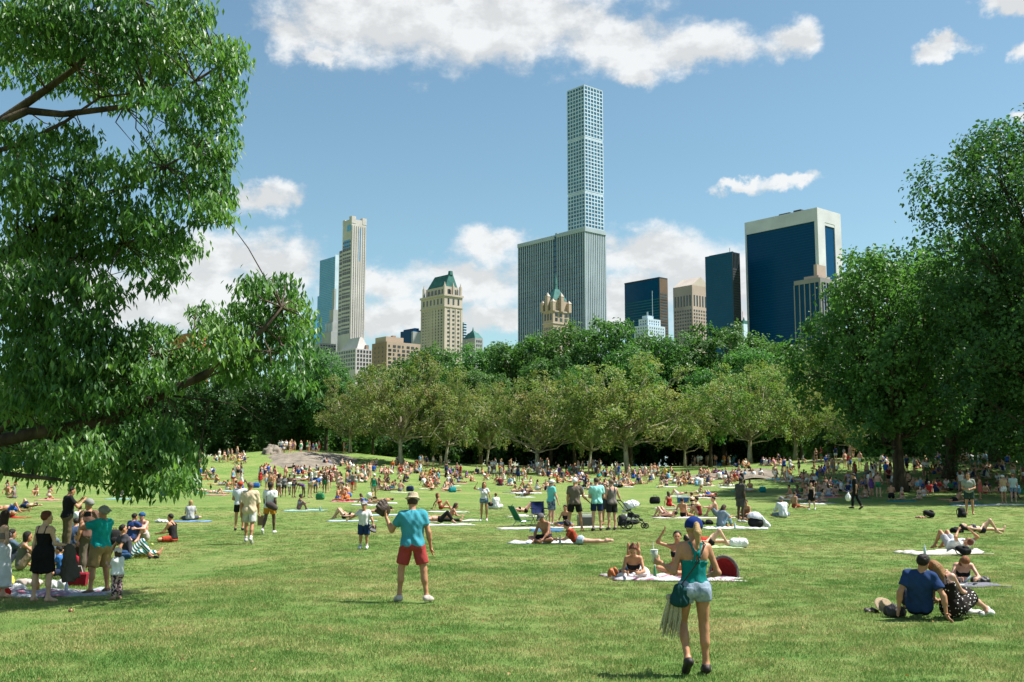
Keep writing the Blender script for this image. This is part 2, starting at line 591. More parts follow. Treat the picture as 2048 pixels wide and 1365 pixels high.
def lattice(b, mat, w, d, z0, z1, nl, nr, m, cw, bh, proud=.6, name='concrete_grid', x0=0, y0=0):
    """a real grid of columns and beams standing proud of the glass on both faces"""
    mb = MB()
    for i in range(nl + 1):
        y = y0 + d * i / nl
        mb.box(x0 - proud, x0 + .3, y - cw / 2, y + cw / 2, z0, z1)
    for i in range(nr + 1):
        x = x0 + w * i / nr
        mb.box(x - cw / 2, x + cw / 2, y0 - proud, y0 + .3, z0, z1)
    for j in range(m + 1):
        z = z0 + (z1 - z0) * j / m
        mb.box(x0 - proud + .05, x0 + .25, y0 - proud + .06, y0 + d + .1, z - bh / 2, z + bh / 2)
        mb.box(x0 - proud + .07, x0 + w + .1, y0 - proud + .04, y0 + .25, z - bh / 2 + .01, z + bh / 2 + .01)
    return b.part(name, mat, mb, 'stuff')


def skyline():
    # --- very tall slender tower: six square windows per bay row on each face
    b = Bldg('residential_tower', 1135, 1168, 1204, 171, 1160, 'very tall slender white tower with a square window grid', 'tower')
    T = b.top; zb = b.z(480)
    b.part('glass_core', G_TEAL, MB().box(.5, b.Wd - .5, .5, b.D - .5, 0, T - 1))
    rows = int(round((T - zb) / 7.0 * 1.0)); rows = 36
    for (za, zc, nr_) in ((b.z(454), b.z(386), 9), (b.z(380), b.z(277), 14), (b.z(271), T - .3, 13)):
        lattice(b, S_WHITE, b.Wd, b.D, za, zc, 6, 6, nr_, 1.25, 1.35, .5)
        b.windows(G_TEAL, grid_rects('L', 0, b.D, 6, za, zc, nr_, .9, .9, -.12) + grid_rects('R', 0, b.Wd, 6, za, zc, nr_, .9, .9, -.12), seed=1)
    b.part('mechanical_floor', S_WHITE, MB().box(-.3, b.Wd, -.3, b.D, b.z(386) + .9, b.z(380) - .9))
    b.part('mechanical_floor', S_WHITE, MB().box(-.3, b.Wd, -.3, b.D, b.z(277) + .9, b.z(271) - .9))
    b.part('lower_shaft', S_WHITE, MB().box(0, b.Wd, 0, b.D, 0, b.z(454) - 1.5))
    b.part('roof_slab', S_WHITE, MB().box(-.6, b.Wd, -.6, b.D, T - .25, T + .6))

    # --- broad block with continuous white vertical piers
    b = Bldg('office_block', 1037, 1170, 1210, 455, 900, 'broad office block striped with white vertical piers below the slender tower')
    T = b.top; zp = b.z(463)
    b.part('glass_core', G_TEAL, MB().box(.1, b.Wd - .5, .1, b.D - .5, 0, T - 2))
    mb = MB(); n = 30; yn = b.D * .42
    for i in range(n + 1):
        y = b.D * i / n
        if abs(y - yn) < b.D / n * .6: continue
        mb.box(-.4, 1.0, y - .46, y + .46, 0, zp)
    n = 11
    for i in range(n + 1):
        x = b.Wd * i / n
        mb.box(x - .7, x + .7, -.42, 1.0, 0, zp)
    b.part('vertical_piers', S_MARBLE, mb, 'stuff')
    mb = MB()
    for j in range(44):
        z = zp * (j + .5) / 44
        mb.box(0, .15, .3, b.D, z - .4, z + .4); mb.box(.3, b.Wd, .0, .15, z - .4, z + .4)
    b.part('spandrels', S_DKGREY, mb, 'stuff')
    b.part('cornice', S_MARBLE, MB().box(-1.0, b.Wd + .5, -1.0, yn - 1.4, zp, T).box(-1.0, b.Wd + .5, yn + 1.4, b.D + .5, zp - .7, T - .7).box(.2, b.Wd, yn - 1.4, yn + 1.4, zp, T + 1.2))
    b.part('rear_wing', S_GREY, MB().box(8, b.Wd, b.D, b.D + 5, 0, b.z(590)))
    b.windows(G_DARK, grid_rects('R', 0, 0.1, 1, 0, 1, 1), name='roof_hatch')

    # --- chateau hotel with a pointed green roof, in front of the striped block
    b = Bldg('hotel_tower', 1086, 1106, 1138, 622, 830, 'tan brick hotel tower with turreted top and pointed green copper spire', 'tower')
    T = b.top; w, d = b.Wd, b.D
    b.part('shaft', S_TAN, MB().box(0, w, 0, d, 0, T))
    b.part('cornice', S_CREAM, MB().box(-.5, w + .5, -.5, d + .5, b.z(647), b.z(645)).box(-.6, w + .6, -.6, d + .6, T - .4, T + .5))
    b.windows(G_DARK, grid_rects('L', 1, d - 1, 4, b.z(700), b.z(652), 5, .4, .55, -.05) + grid_rects('R', 1, w - 1, 4, b.z(700), b.z(652), 5, .45, .55, -.05)
              + grid_rects('L', 1, d - 1, 3, b.z(643), b.z(624), 1, .5, .7, -.05) + grid_rects('R', 1, w - 1, 3, b.z(643), b.z(624), 2, .5, .7, -.05), seed=4)
    for i, (x, y) in enumerate(((0, 0), (w, 0), (0, d), (w * .5, -.3), (-.3, d * .5))):
        mb = MB().box(x - 1.5, x + 1.5, y - 1.5, y + 1.5, T, b.z(604 if i < 3 else 592))
        t = b.part('turret', S_TAN, mb)
        b.part('turret_cap', S_CREAM, MB().box(x - 1.7, x + 1.7, y - 1.7, y + 1.7, b.z(604 if i < 3 else 592), b.z(598 if i < 3 else 584), top=.1), parent=t)
    b.part('attic', S_TAN, MB().box(1.2, w - 1.2, 1.2, d - 1.2, T, b.z(598)))
    zr = b.z(575)
    rf = b.part('roof', S_COPPER, MB().frustum(1.0, w - 1.0, 1.0, d - 1.0, b.z(598), w * .38, w * .62, d * .38, d * .62, zr).frustum(w * .42, w * .58, d * .42, d * .58, zr, w * .45, w * .55, d * .45, d * .55, b.z(565)))
    b.part('spire', S_COPPER, MB().box(w * .44, w * .56, d * .44, d * .56, b.z(565), b.z(540), top=.05), parent=rf)

    # --- hotel with a steep green mansard
    b = Bldg('hotel_tower', 842, 889, 925, 590, 790, 'cream hotel tower with steep green mansard roof standing alone', 'tower')
    T = b.top; w, d = b.Wd, b.D
    b.part('shaft', S_CREAM, MB().box(0, w, 0, d, 0, T))
    b.part('cornice', S_CREAM, MB().box(-.7, w + .7, -.7, d + .7, T - .6, T + .9).box(-.5, w + .5, -.5, d + .5, b.z(613.5), b.z(611)))
    b.windows(G_DARK, grid_rects('L', 1.5, d - 1.5, 7, b.z(720), b.z(617), 17, .42, .5, -.06) + grid_rects('R', 1.5, w - 1.5, 3, b.z(720), b.z(617), 12, .38, .42, -.06)
              + grid_rects('L', 1.5, d - 1.5, 6, b.z(609), b.z(594), 1, .36, .75, -.06) + grid_rects('R', 1.5, w - 1.5, 3, b.z(609), b.z(594), 1, .3, .8, -.06), seed=6)
    mb = MB()
    for i in range(9):
        y = 1.2 + (d - 2.4) * i / 8
        mb.box(-.3, 0.1, y - .45, y + .45, b.z(720), b.z(616))
    for i in range(4):
        x = .8 + (w - 1.6) * i / 3
        mb.box(x - .8, x + .8, -.3, .1, b.z(720), b.z(616))
    b.part('pilasters', S_CREAM, mb, 'stuff')
    b.part('attic_storey', S_CREAM, MB().box(2.2, w - 2.2, 2.2, d - 3.5, T, b.z(571)))
    b.windows(G_DARK, grid_rects('L', 3, d - 5, 5, b.z(588), b.z(574), 1, .5, .7, 2.15) + grid_rects('R', 3, w - 3, 2, b.z(588), b.z(574), 1, .4, .7, 2.15), seed=7, name='attic_windows')
    for (x, y) in ((.6, .6), (w - 1.4, .6), (.6, d - 3), (w * .5, .4)):
        b.part('finial', S_CREAM, MB().box(x - .8, x + .8, y - .8, y + .8, T, b.z(570)).box(x - .5, x + .5, y - .5, y + .5, b.z(570), b.z(563), top=.2))
    rf = b.part('roof', S_COPPER, MB().frustum(2.8, w - 2.8, 2.8, d - 4.2, b.z(571), w * .42, w * .62, d * .12, d * .74, b.z(545)))
    b.part('chimney', S_COPPER, MB().box(w * .44, w * .6, d * .10, d * .2, b.z(546), b.z(538), top=.8), parent=rf)

    # --- slender pale tower, dark window bands on the shaded face
    b = Bldg('residential_tower', 686, 704, 733, 432, 1000, 'slender pale stone tower with notched crown beside the blue glass tower', 'tower')
    T = b.top; w, d = b.Wd, b.D
    b.part('shaft', S_PALE, MB().box(0, w, 0, d, 0, b.z(446)))
    b.part('crown', S_PALE, MB().box(-.2, 4.5, -.2, 4.5, b.z(446), T).box(w - 4.5, w + .2, -.2, 4.5, b.z(446), T - .4).box(-.2, 3, d - 4, d, b.z(446), T - 2)
           .box(0, w, 0, .8, b.z(446), b.z(438)).box(0, .8, 0, d, b.z(446), b.z(438)))
    b.part('side_wing', S_PALE, MB().box(2, w * .8, d, d + 9, 0, b.z(495)))
    rl = []
    for j in range(24):
        za, zc = b.z(668), b.z(478); dz = (zc - za) / 24; z = za + j * dz
        big = j % 3 == 0
        rl += [('L', 1.2 + (d - 1.6) * i / 4, 1.2 + (d - 1.6) * (i + .82) / 4, z + dz * .16, z + dz * (.92 if big else .62), -.06) for i in range(4)]
        rl += [('L', d + .8, d + 8, z + dz * .2, z + dz * (.9 if big else .6), 1.94)] if j < 22 else []
    b.windows(G_DARK, rl + grid_rects('R', 1.5, w - 1.5, 5, b.z(668), b.z(462), 38, .22, .4, -.06), seed=9)
    b.windows(G_BLUE, [('R', w * .46, w * .64, b.z(520), b.z(455), -.05), ('L', d * .15, d * .85, b.z(494), b.z(478), -.05), ('L', d * .1, d * .5, b.z(461), b.z(449), -.05)], name='tall_window')
    mb = MB()
    for i in range(7):
        x = 1 + (w - 2) * i / 6
        mb.box(x - .5, x + .5, -.4, .1, 0, b.z(450))
    b.part('pilasters', S_PALE, mb, 'stuff')
    q = Bldg('apartment_block', 668, 712, 746, 676, 940, 'pale stepped apartment block with square windows at the slender tower\'s foot')
    w, d = q.Wd, q.D
    q.part('wall', S_PALE, MB().box(0, w, 0, d, 0, q.z(697)))
    q.part('upper_wall', S_PALE, MB().frustum(3, w - 2, 3, d - 6, q.z(697), 8, w * .6, 6, d * .6, q.z(672)))
    q.windows(G_DARK, grid_rects('L', .8, d - .6, 9, q.z(740), q.z(698), 5, .6, .62, -.08) + grid_rects('R', 1, w - 1, 5, q.z(740), q.z(698), 5, .55, .62, -.08), seed=3)
    q.part('roof_box', S_BROWN, MB().box(w - 6, w - 3, 2, 6, q.z(697), q.z(688)))

    # --- blue glass tower and its neighbours
    b = Bldg('glass_tower', 640, 671, 677, 513, 1330, 'banded blue glass tower with a white edge', 'tower')
    T = b.top; w, d = b.Wd, b.D
    b.part('glass_core', G_BLUE, MB().box(0, w, 0, d, 0, T).box(.2, w, d, d + 4.5, 0, b.z(585)))
    mb = MB()
    for j in range(52):
        z = b.z(700) + (T - b.z(700)) * j / 52
        mb.box(-.25, .1, 0, d, z, z + 1.0)
    b.part('floor_bands', stone('pale_blue_band', (.18, .38, .56)), mb, 'stuff')
    b.part('edge_fin', S_WHITE, MB().box(-.6, w + .3, -.8, -.1, 0, T + 2))
    b = Bldg('slim_tower', 664, 669, 677, 578, 1120, 'slim pointed grey tower wedged before the blue glass tower', 'tower')
    w, d = b.Wd, b.D
    b.part('shaft', S_GREY, MB().box(0, w * .45, 0, d * .8, 0, b.top).box(-2.0, w, -2, d + 1, 0, b.z(620)).box(-4, w + 1, -4, d + 6, 0, b.z(646)).box(-6, w + 2, -5, d + 9, 0, b.z(665)))
    mb = MB()
    for k in range(5):
        mb.box(-4.5, -3.9, -3 + k * 3, -2 + k * 3, 0, b.z(648))
    b.part('ribs', S_WHITE, mb, 'stuff')
    b = Bldg('glass_block', 616, 630, 637, 637, 1500, 'small far teal glass block at the drooping tree\'s edge')
    b.part('wall', G_BLUE, MB().box(0, b.Wd, 0, b.D, 0, b.top))
    b.windows(G_TEAL, grid_rects('L', 0, b.D, 1, b.z(690), b.top - 2, 12, .9, .5, -.05), seed=2)
    b = Bldg('low_block', 600, 640, 672, 686, 1010, 'low pale grey block behind the treetops under the blue tower')
    b.part('wall', S_GREY, MB().box(0, b.Wd, 0, b.D, 0, b.top))
    b.windows(G_DARK, grid_rects('R', 0, b.Wd, 6, b.z(705), b.top - 1, 3, .6, .4, -.05), seed=2)

    # --- brick apartment houses
    b = Bldg('apartment_house', 744, 772, 852, 684, 880, 'tan brick apartment house with balcony openings and setback penthouse')
    w, d = b.Wd, b.D
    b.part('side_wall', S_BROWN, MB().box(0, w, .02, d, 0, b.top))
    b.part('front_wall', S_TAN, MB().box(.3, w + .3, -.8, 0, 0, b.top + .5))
    b.part('penthouse', S_TAN, MB().box(2, w * .48, 3, d - 2, b.top, b.z(672)))
    b.part('chimney', S_BROWN, MB().box(w * .26, w * .34, 6, 9, b.z(672), b.z(668)))
    rl = []
    for j in range(7):
        z = b.z(688 + j * 8.2) - 2.6
        for i in range(8):
            a = 2 + (w - 4) * i / 8
            rl.append(('R', a, a + (w - 4) / 8 * (.62 if (i + j) % 3 else .3), z, z + 2.0, -.86))
    b.windows(G_DARK, rl, seed=5)
    b.windows(G_DARK, grid_rects('L', 2, d - 2, 3, b.z(735), b.z(690), 5, .2, .4, -.05), seed=8, name='side_windows')
    b = Bldg('office_block', 801, 826, 846, 660, 1150, 'dark glass office block peeping over the tan apartment house')
    b.part('wall', G_NAVY, MB().box(0, b.Wd, 0, b.D, 0, b.top).box(b.Wd * .3, b.Wd * .7, 2, b.D, b.top, b.top + 2.5))
    b.part('grey_core', S_GREY, MB().box(-2, 8, -3, 0, 0, b.z(664)))
    b = Bldg('mansion_block', 926, 950, 966, 668, 850, 'small grey block with domed green roof beside the mansard hotel')
    w, d = b.Wd, b.D
    b.part('wall', S_GREY, MB().box(0, w, 0, d, 0, b.z(676)))
    b.windows(G_DARK, grid_rects('R', 1, w - 1, 3, b.z(720), b.z(678), 5, .5, .5, -.05), seed=2)
    rf = b.part('roof', S_COPPER, MB().frustum(0, w, 0, d, b.z(676), w * .25, w * .75, d * .25, d * .75, b.z(664)).frustum(w * .3, w * .7, d * .3, d * .7, b.z(664), w * .45, w * .55, d * .45, d * .55, b.z(659)))
    b.part('finial', S_COPPER, MB().box(w * .46, w * .54, d * .46, d * .54, b.z(659), b.z(652), top=.2), parent=rf)
    b = Bldg('striped_block', 922, 928, 933, 645, 1200, 'thin far block striped white and teal')
    b.part('wall', G_TEAL, MB().box(0, b.Wd, 0, b.D, 0, b.top))
    mb = MB()
    for j in range(9):
        z = b.z(648 + j * 5.5); mb.box(-.3, b.Wd, -.3, b.D, z, z + 1.5)
    b.part('floor_bands', S_WHITE, mb, 'stuff')

    # --- right-hand cluster
    b = Bldg('office_tower', 1249, 1318, 1334, 557, 960, 'dark teal glass office tower with bronze side behind the white stepped house', 'tower')
    T = b.top; w, d = b.Wd, b.D
    b.part('glass_core', G_SLAB, MB().box(0, w, 0, d, 0, T))
    mb = MB()
    for j in range(16):
        z = b.z(597 + j * 5.6); mb.box(-.15, .1, 0, d, z - .9, z + .2)
    b.part('floor_bands', stone('teal_band', (.03, .15, .16)), mb, 'stuff')
    b.part('side_wall', S_BRONZE, MB().box(0, w + .1, -.6, -.05, 0, T + .3))
    b.windows(G_DARK, grid_rects('R', .8, w - .8, 1, b.z(680), b.z(585), 17, .96, .5, -.62), seed=3)
    b.part('parapet', S_DKGREY, MB().box(-.3, w, -.65, d, T, T + 1.2))
    b = Bldg('stepped_house', 1268, 1296, 1330, 640, 800, 'white stepped apartment house with a flagpole above the trees')
    w, d = b.Wd, b.D
    b.part('wall', S_WHITE, MB().box(0, w, 0, d, 0, b.z(650)).box(2, w - 3, 2, d - 3, b.z(650), b.z(636)).box(4, w - 9, 4, d - 5, b.z(636), b.z(629)).box(6, w - 14, 5, d - 8, b.z(629), b.z(621)))
    b.windows(G_DARK, grid_rects('L', 1, d - 1, 5, b.z(690), b.z(652), 6, .3, .45, -.05) + grid_rects('R', 1, w - 1, 7, b.z(690), b.z(652), 6, .3, .45, -.05)
              + grid_rects('R', 3, w - 4, 5, b.z(649), b.z(638), 2, .3, .5, 1.95) + grid_rects('L', 3, d - 4, 3, b.z(649), b.z(638), 2, .3, .5, 1.95), seed=4)
    b.part('flagpole', S_WHITE, MB().tube([(w * .5, 4, b.z(630)), (w * .5, 4, b.z(578))], .22, 6))
    b = Bldg('pediment_tower', 1346, 1384, 1420, 570, 1080, 'pink granite tower with gabled top partly behind the navy slab', 'tower')
    T = b.top; w, d = b.Wd, b.D
    b.part('wall', S_PINK, MB().box(0, w, 0, d, 0, T))
    b.part('gable_roof', S_CREAM, MB().add([(0, 0, T), (w, 0, T), (w, d, T), (0, d, T), (w * .5, 0, b.z(551)), (w * .5, d, b.z(551))], [(0, 1, 4), (1, 2, 5, 4), (2, 3, 5), (3, 0, 4, 5), (0, 3, 2, 1)]))
    b.windows(G_DARK, grid_rects('L', 1, d - 1, 6, b.z(612), b.z(589), 1, .45, .95, -.06) + grid_rects('R', 1, w - 1, 6, b.z(612), b.z(589), 1, .45, .95, -.06)
              + grid_rects('L', 1, d - 1, 7, b.z(680), b.z(617), 9, .55, .5, -.06) + grid_rects('R', 1, w - 1, 7, b.z(680), b.z(617), 9, .5, .5, -.06), seed=5)
    b = Bldg('slab_tower', 1410, 1464, 1478, 504, 860, 'tall navy glass slab tower with gridded narrow side', 'tower')
    T = b.top; w, d = b.Wd, b.D
    b.part('glass_core', G_SLAB, MB().box(0, w, 0, d, 0, T))
    mb = MB()
    for j in range(40):
        z = b.z(690) + (T - b.z(690)) * j / 40; mb.box(-.12, .1, 0, d, z, z + .35)
    b.part('floor_lines', stone('blue_mullion', (.02, .075, .11)), mb, 'stuff')
    mb = MB()
    for j in range(30):
        z = b.z(690) + (b.z(535) - b.z(690)) * j / 30; mb.box(0, w, -.5, 0, z, z + 1.4)
    for i in range(6): mb.box(w * i / 5 - .25, w * i / 5 + .25, -.55, .0, 0, T)
    b.part('side_grid', S_DKGREY, mb, 'stuff')
    b.part('rooftop_rail', S_DKGREY, MB().box(2, 3, 1, d * .9, T, T + .8).box(1, 1.3, 3, 3.3, T, T + 4))
    b = Bldg('far_tower', 1480, 1487, 1496, 648, 1300, 'far white tower with teal cap in the gap beside the navy slab', 'tower')
    b.part('wall', S_WHITE, MB().box(0, b.Wd, 0, b.D, 0, b.top))
    b.part('roof', S_COPPER, MB().box(0, b.Wd, 0, b.D, b.top, b.z(641)).box(b.Wd * .3, b.Wd * .6, b.D * .3, b.D * .6, b.z(641), b.z(634), top=.3))
    b.part('mast', S_ORANGE, MB().tube([(4, 4, b.z(641)), (4, 4, b.z(622))], .3, 5))
    b.windows(G_DARK, grid_rects('L', 0, b.D, 3, b.z(680), b.top - 2, 6, .5, .5, -.05), seed=1)
    b = Bldg('framed_tower', 1489, 1634, 1681, 415, 830, 'huge dark navy glass slab framed in pale travertine', 'tower')
    T = b.top; w, d = b.Wd, b.D
    zt = b.z(441)
    b.part('glass_core', G_NAVY, MB().box(1.0, w - 1, 1.0, d - 1, 0, T - 4))
    b.part('travertine_frame', S_TRAV, MB().box(0, w, 0, d, zt, T).box(0, w * .3, 0, 3.0, 0, zt).box(w * .72, w, 0, 3.0, 0, zt).box(w * .3, w * .72, .2, 3.0, b.z(447), zt).box(0, 3.0, d - 1.3, d, 0, zt).box(w - 3, w, 3, d, 0, zt))
    b.windows(G_NAVY, [('R', w * .31, w * .71, 0, b.z(448), .9)], name='side_glazing')
    mb = MB()
    for j in range(46):
        z = b.z(690) + (zt - b.z(690)) * j / 46; mb.box(.9, 1.1, 3.0, d - 1.3, z, z + .25)
    b.part('floor_lines', stone('navy_mullion', (.004, .075, .15)), mb, 'stuff')
    b.part('rooftop_plant', S_DKGREY, MB().box(4, 9, d * .25, d * .35, T, T + 2.5).box(4, 9, d * .4, d * .55, T, T + 2))
    b = Bldg('apartment_tower', 1588, 1640, 1668, 555, 700, 'brown apartment tower with tall arched window strips behind the shade trees', 'tower')
    T = b.top; w, d = b.Wd, b.D
    b.part('glass_core', G_NAVY, MB().box(.3, w, .3, d - .3, 0, T - 2))
    mb = MB()
    for i in range(6):
        y = d * i / 5; mb.box(-.25, 1, y - .32, y + .32, 0, T - 3)
    for i in range(6):
        x = w * i / 5; mb.box(x - .5, x + .5, -.25, 1, 0, T - 3)
    b.part('vertical_piers', S_STONE, mb, 'stuff')
    b.part('arched_head', S_STONE, MB().box(-.3, w, -.3, d, T - 3, T))
    b.part('penthouse', S_PINK, MB().box(3, w, 3, d - 6, T, b.z(548)).box(6, w, 6, d - 12, b.z(548), b.z(524)))
    # --- seen only through leaves
    b = Bldg('brick_house', 1888, 1905, 1935, 655, 420, 'pinkish brick house showing through the shade trees')
    b.part('wall', S_PINK, MB().box(0, b.Wd, 0, b.D, 0, b.top))
    b.windows(G_DARK, grid_rects('R', 0, b.Wd, 3, b.z(760), b.top - 1, 6, .4, .5, -.05) + grid_rects('L', 0, b.D, 2, b.z(760), b.top - 1, 6, .4, .5, -.05), seed=1)
    b = Bldg('brick_block', 338, 384, 420, 668, 620, 'orange brick block glimpsed over the drooping branch')
    b.part('wall', S_ORANGE, MB().box(0, b.Wd, 0, b.D, 0, b.top))
    b.part('parapet', S_BROWN, MB().box(-.3, b.Wd, -.3, b.D, b.top, b.top + 1))
    b.windows(G_DARK, grid_rects('L', 0, b.D, 5, b.z(760), b.z(698), 4, .3, .5, -.05) + grid_rects('R', 0, b.Wd, 5, b.z(760), b.z(698), 4, .3, .5, -.05), seed=1)


skyline()
# ================================================================== TREES
def leaf_mat(name, cols, rough=0.5, spec=0.35, trans=0.35, objvar=True):
    m, nt, N, L, out = new_mat(name)
    at_ = N('ShaderNodeAttribute'); at_.attribute_name = 'tint'
    col = ramp(N, L, at_.outputs['Fac'], [(i / (len(cols) - 1), c) for i, c in enumerate(cols)])
    if objvar:
        oi = N('ShaderNodeObjectInfo')
        hs = N('ShaderNodeHueSaturation')
        mr = N('ShaderNodeMapRange'); L(oi.outputs['Random'], mr.inputs[0]); mr.inputs[3].default_value = .485; mr.inputs[4].default_value = .512
        L(mr.outputs[0], hs.inputs['Hue'])
        mr = N('ShaderNodeMapRange'); L(oi.outputs['Random'], mr.inputs[0]); mr.inputs[3].default_value = .85; mr.inputs[4].default_value = 1.15
        L(mr.outputs[0], hs.inputs['Value']); L(col, hs.inputs['Color']); col = hs.outputs[0]
    b = N('ShaderNodeBsdfPrincipled'); b.inputs['Roughness'].default_value = rough; b.inputs['Specular IOR Level'].default_value = spec
    L(col, b.inputs['Base Color'])
    t = N('ShaderNodeBsdfTranslucent')
    L(mix_rgb(N, L, 1.0, col, (1.15, 1.3, .65), 'MULTIPLY'), t.inputs['Color'])
    mx = N('ShaderNodeMixShader'); mx.inputs[0].default_value = trans
    L(b.outputs[0], mx.inputs[1]); L(t.outputs[0], mx.inputs[2]); L(mx.outputs[0], out.inputs[0])
    return m


def bark_mat(name, c1, c2, scale=3.0):
    m, nt, N, L, out = new_mat(name)
    b = principled(N, L, out, None, 0.9, 0.2)
    f = noise(N, L, scale, 6, 0.65, stretch=(1, 1, .35))
    L(ramp(N, L, f, [(0.38, c1), (0.62, c2)]), b.inputs['Base Color'])
    bn = N('ShaderNodeBump'); bn.inputs['Strength'].default_value = 0.7; bn.inputs['Distance'].default_value = 0.05
    L(noise(N, L, scale * 4, 5, 0.65, stretch=(1, 1, .25)), bn.inputs['Height']); L(bn.outputs[0], b.inputs['Normal'])
    return m


LM_NEAR = leaf_mat('glossy_drooping_leaf', [(0.038, 0.112, 0.028), (0.085, 0.195, 0.046), (0.175, 0.300, 0.080)], 0.44, 0.45, 0.45, False)
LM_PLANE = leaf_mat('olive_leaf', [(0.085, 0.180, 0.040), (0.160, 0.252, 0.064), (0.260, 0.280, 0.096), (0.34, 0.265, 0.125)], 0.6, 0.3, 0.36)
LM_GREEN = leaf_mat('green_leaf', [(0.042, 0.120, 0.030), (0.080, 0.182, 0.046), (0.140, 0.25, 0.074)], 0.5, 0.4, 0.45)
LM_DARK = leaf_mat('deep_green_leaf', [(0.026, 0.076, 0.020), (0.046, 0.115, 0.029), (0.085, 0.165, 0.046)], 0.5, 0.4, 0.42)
BK_PALE = bark_mat('plane_bark', (0.22, 0.20, 0.13), (0.50, 0.45, 0.34), 1.2)
BK_DARK = bark_mat('dark_bark', (0.035, 0.026, 0.018), (0.10, 0.075, 0.05), 3.0)


def leaf_faces(C, A, Nn, ln, wd, fold=0.25):
    """C base points, A unit leaf axes, Nn unit normals -> folded diamond leaves (two triangles each)"""
    B = np.cross(A, Nn); B /= np.linalg.norm(B, axis=1, keepdims=True) + 1e-9
    ln, wd = ln[:, None], wd[:, None]
    v0 = C; v2 = C + A * ln
    mid = C + A * ln * .45
    v1 = mid + B * wd * .5 + Nn * wd * fold; v3 = mid - B * wd * .5 + Nn * wd * fold
    n = len(C)
    V = np.stack([v0, v1, v2, v3], 1).reshape(-1, 3)
    i = np.arange(n) * 4
    F = np.stack([np.stack([i, i + 1, i + 2], 1), np.stack([i, i + 2, i + 3], 1)], 1).reshape(-1, 3)
    return V, F


def unit(v): return v / (np.linalg.norm(v, axis=-1, keepdims=True) + 1e-9)


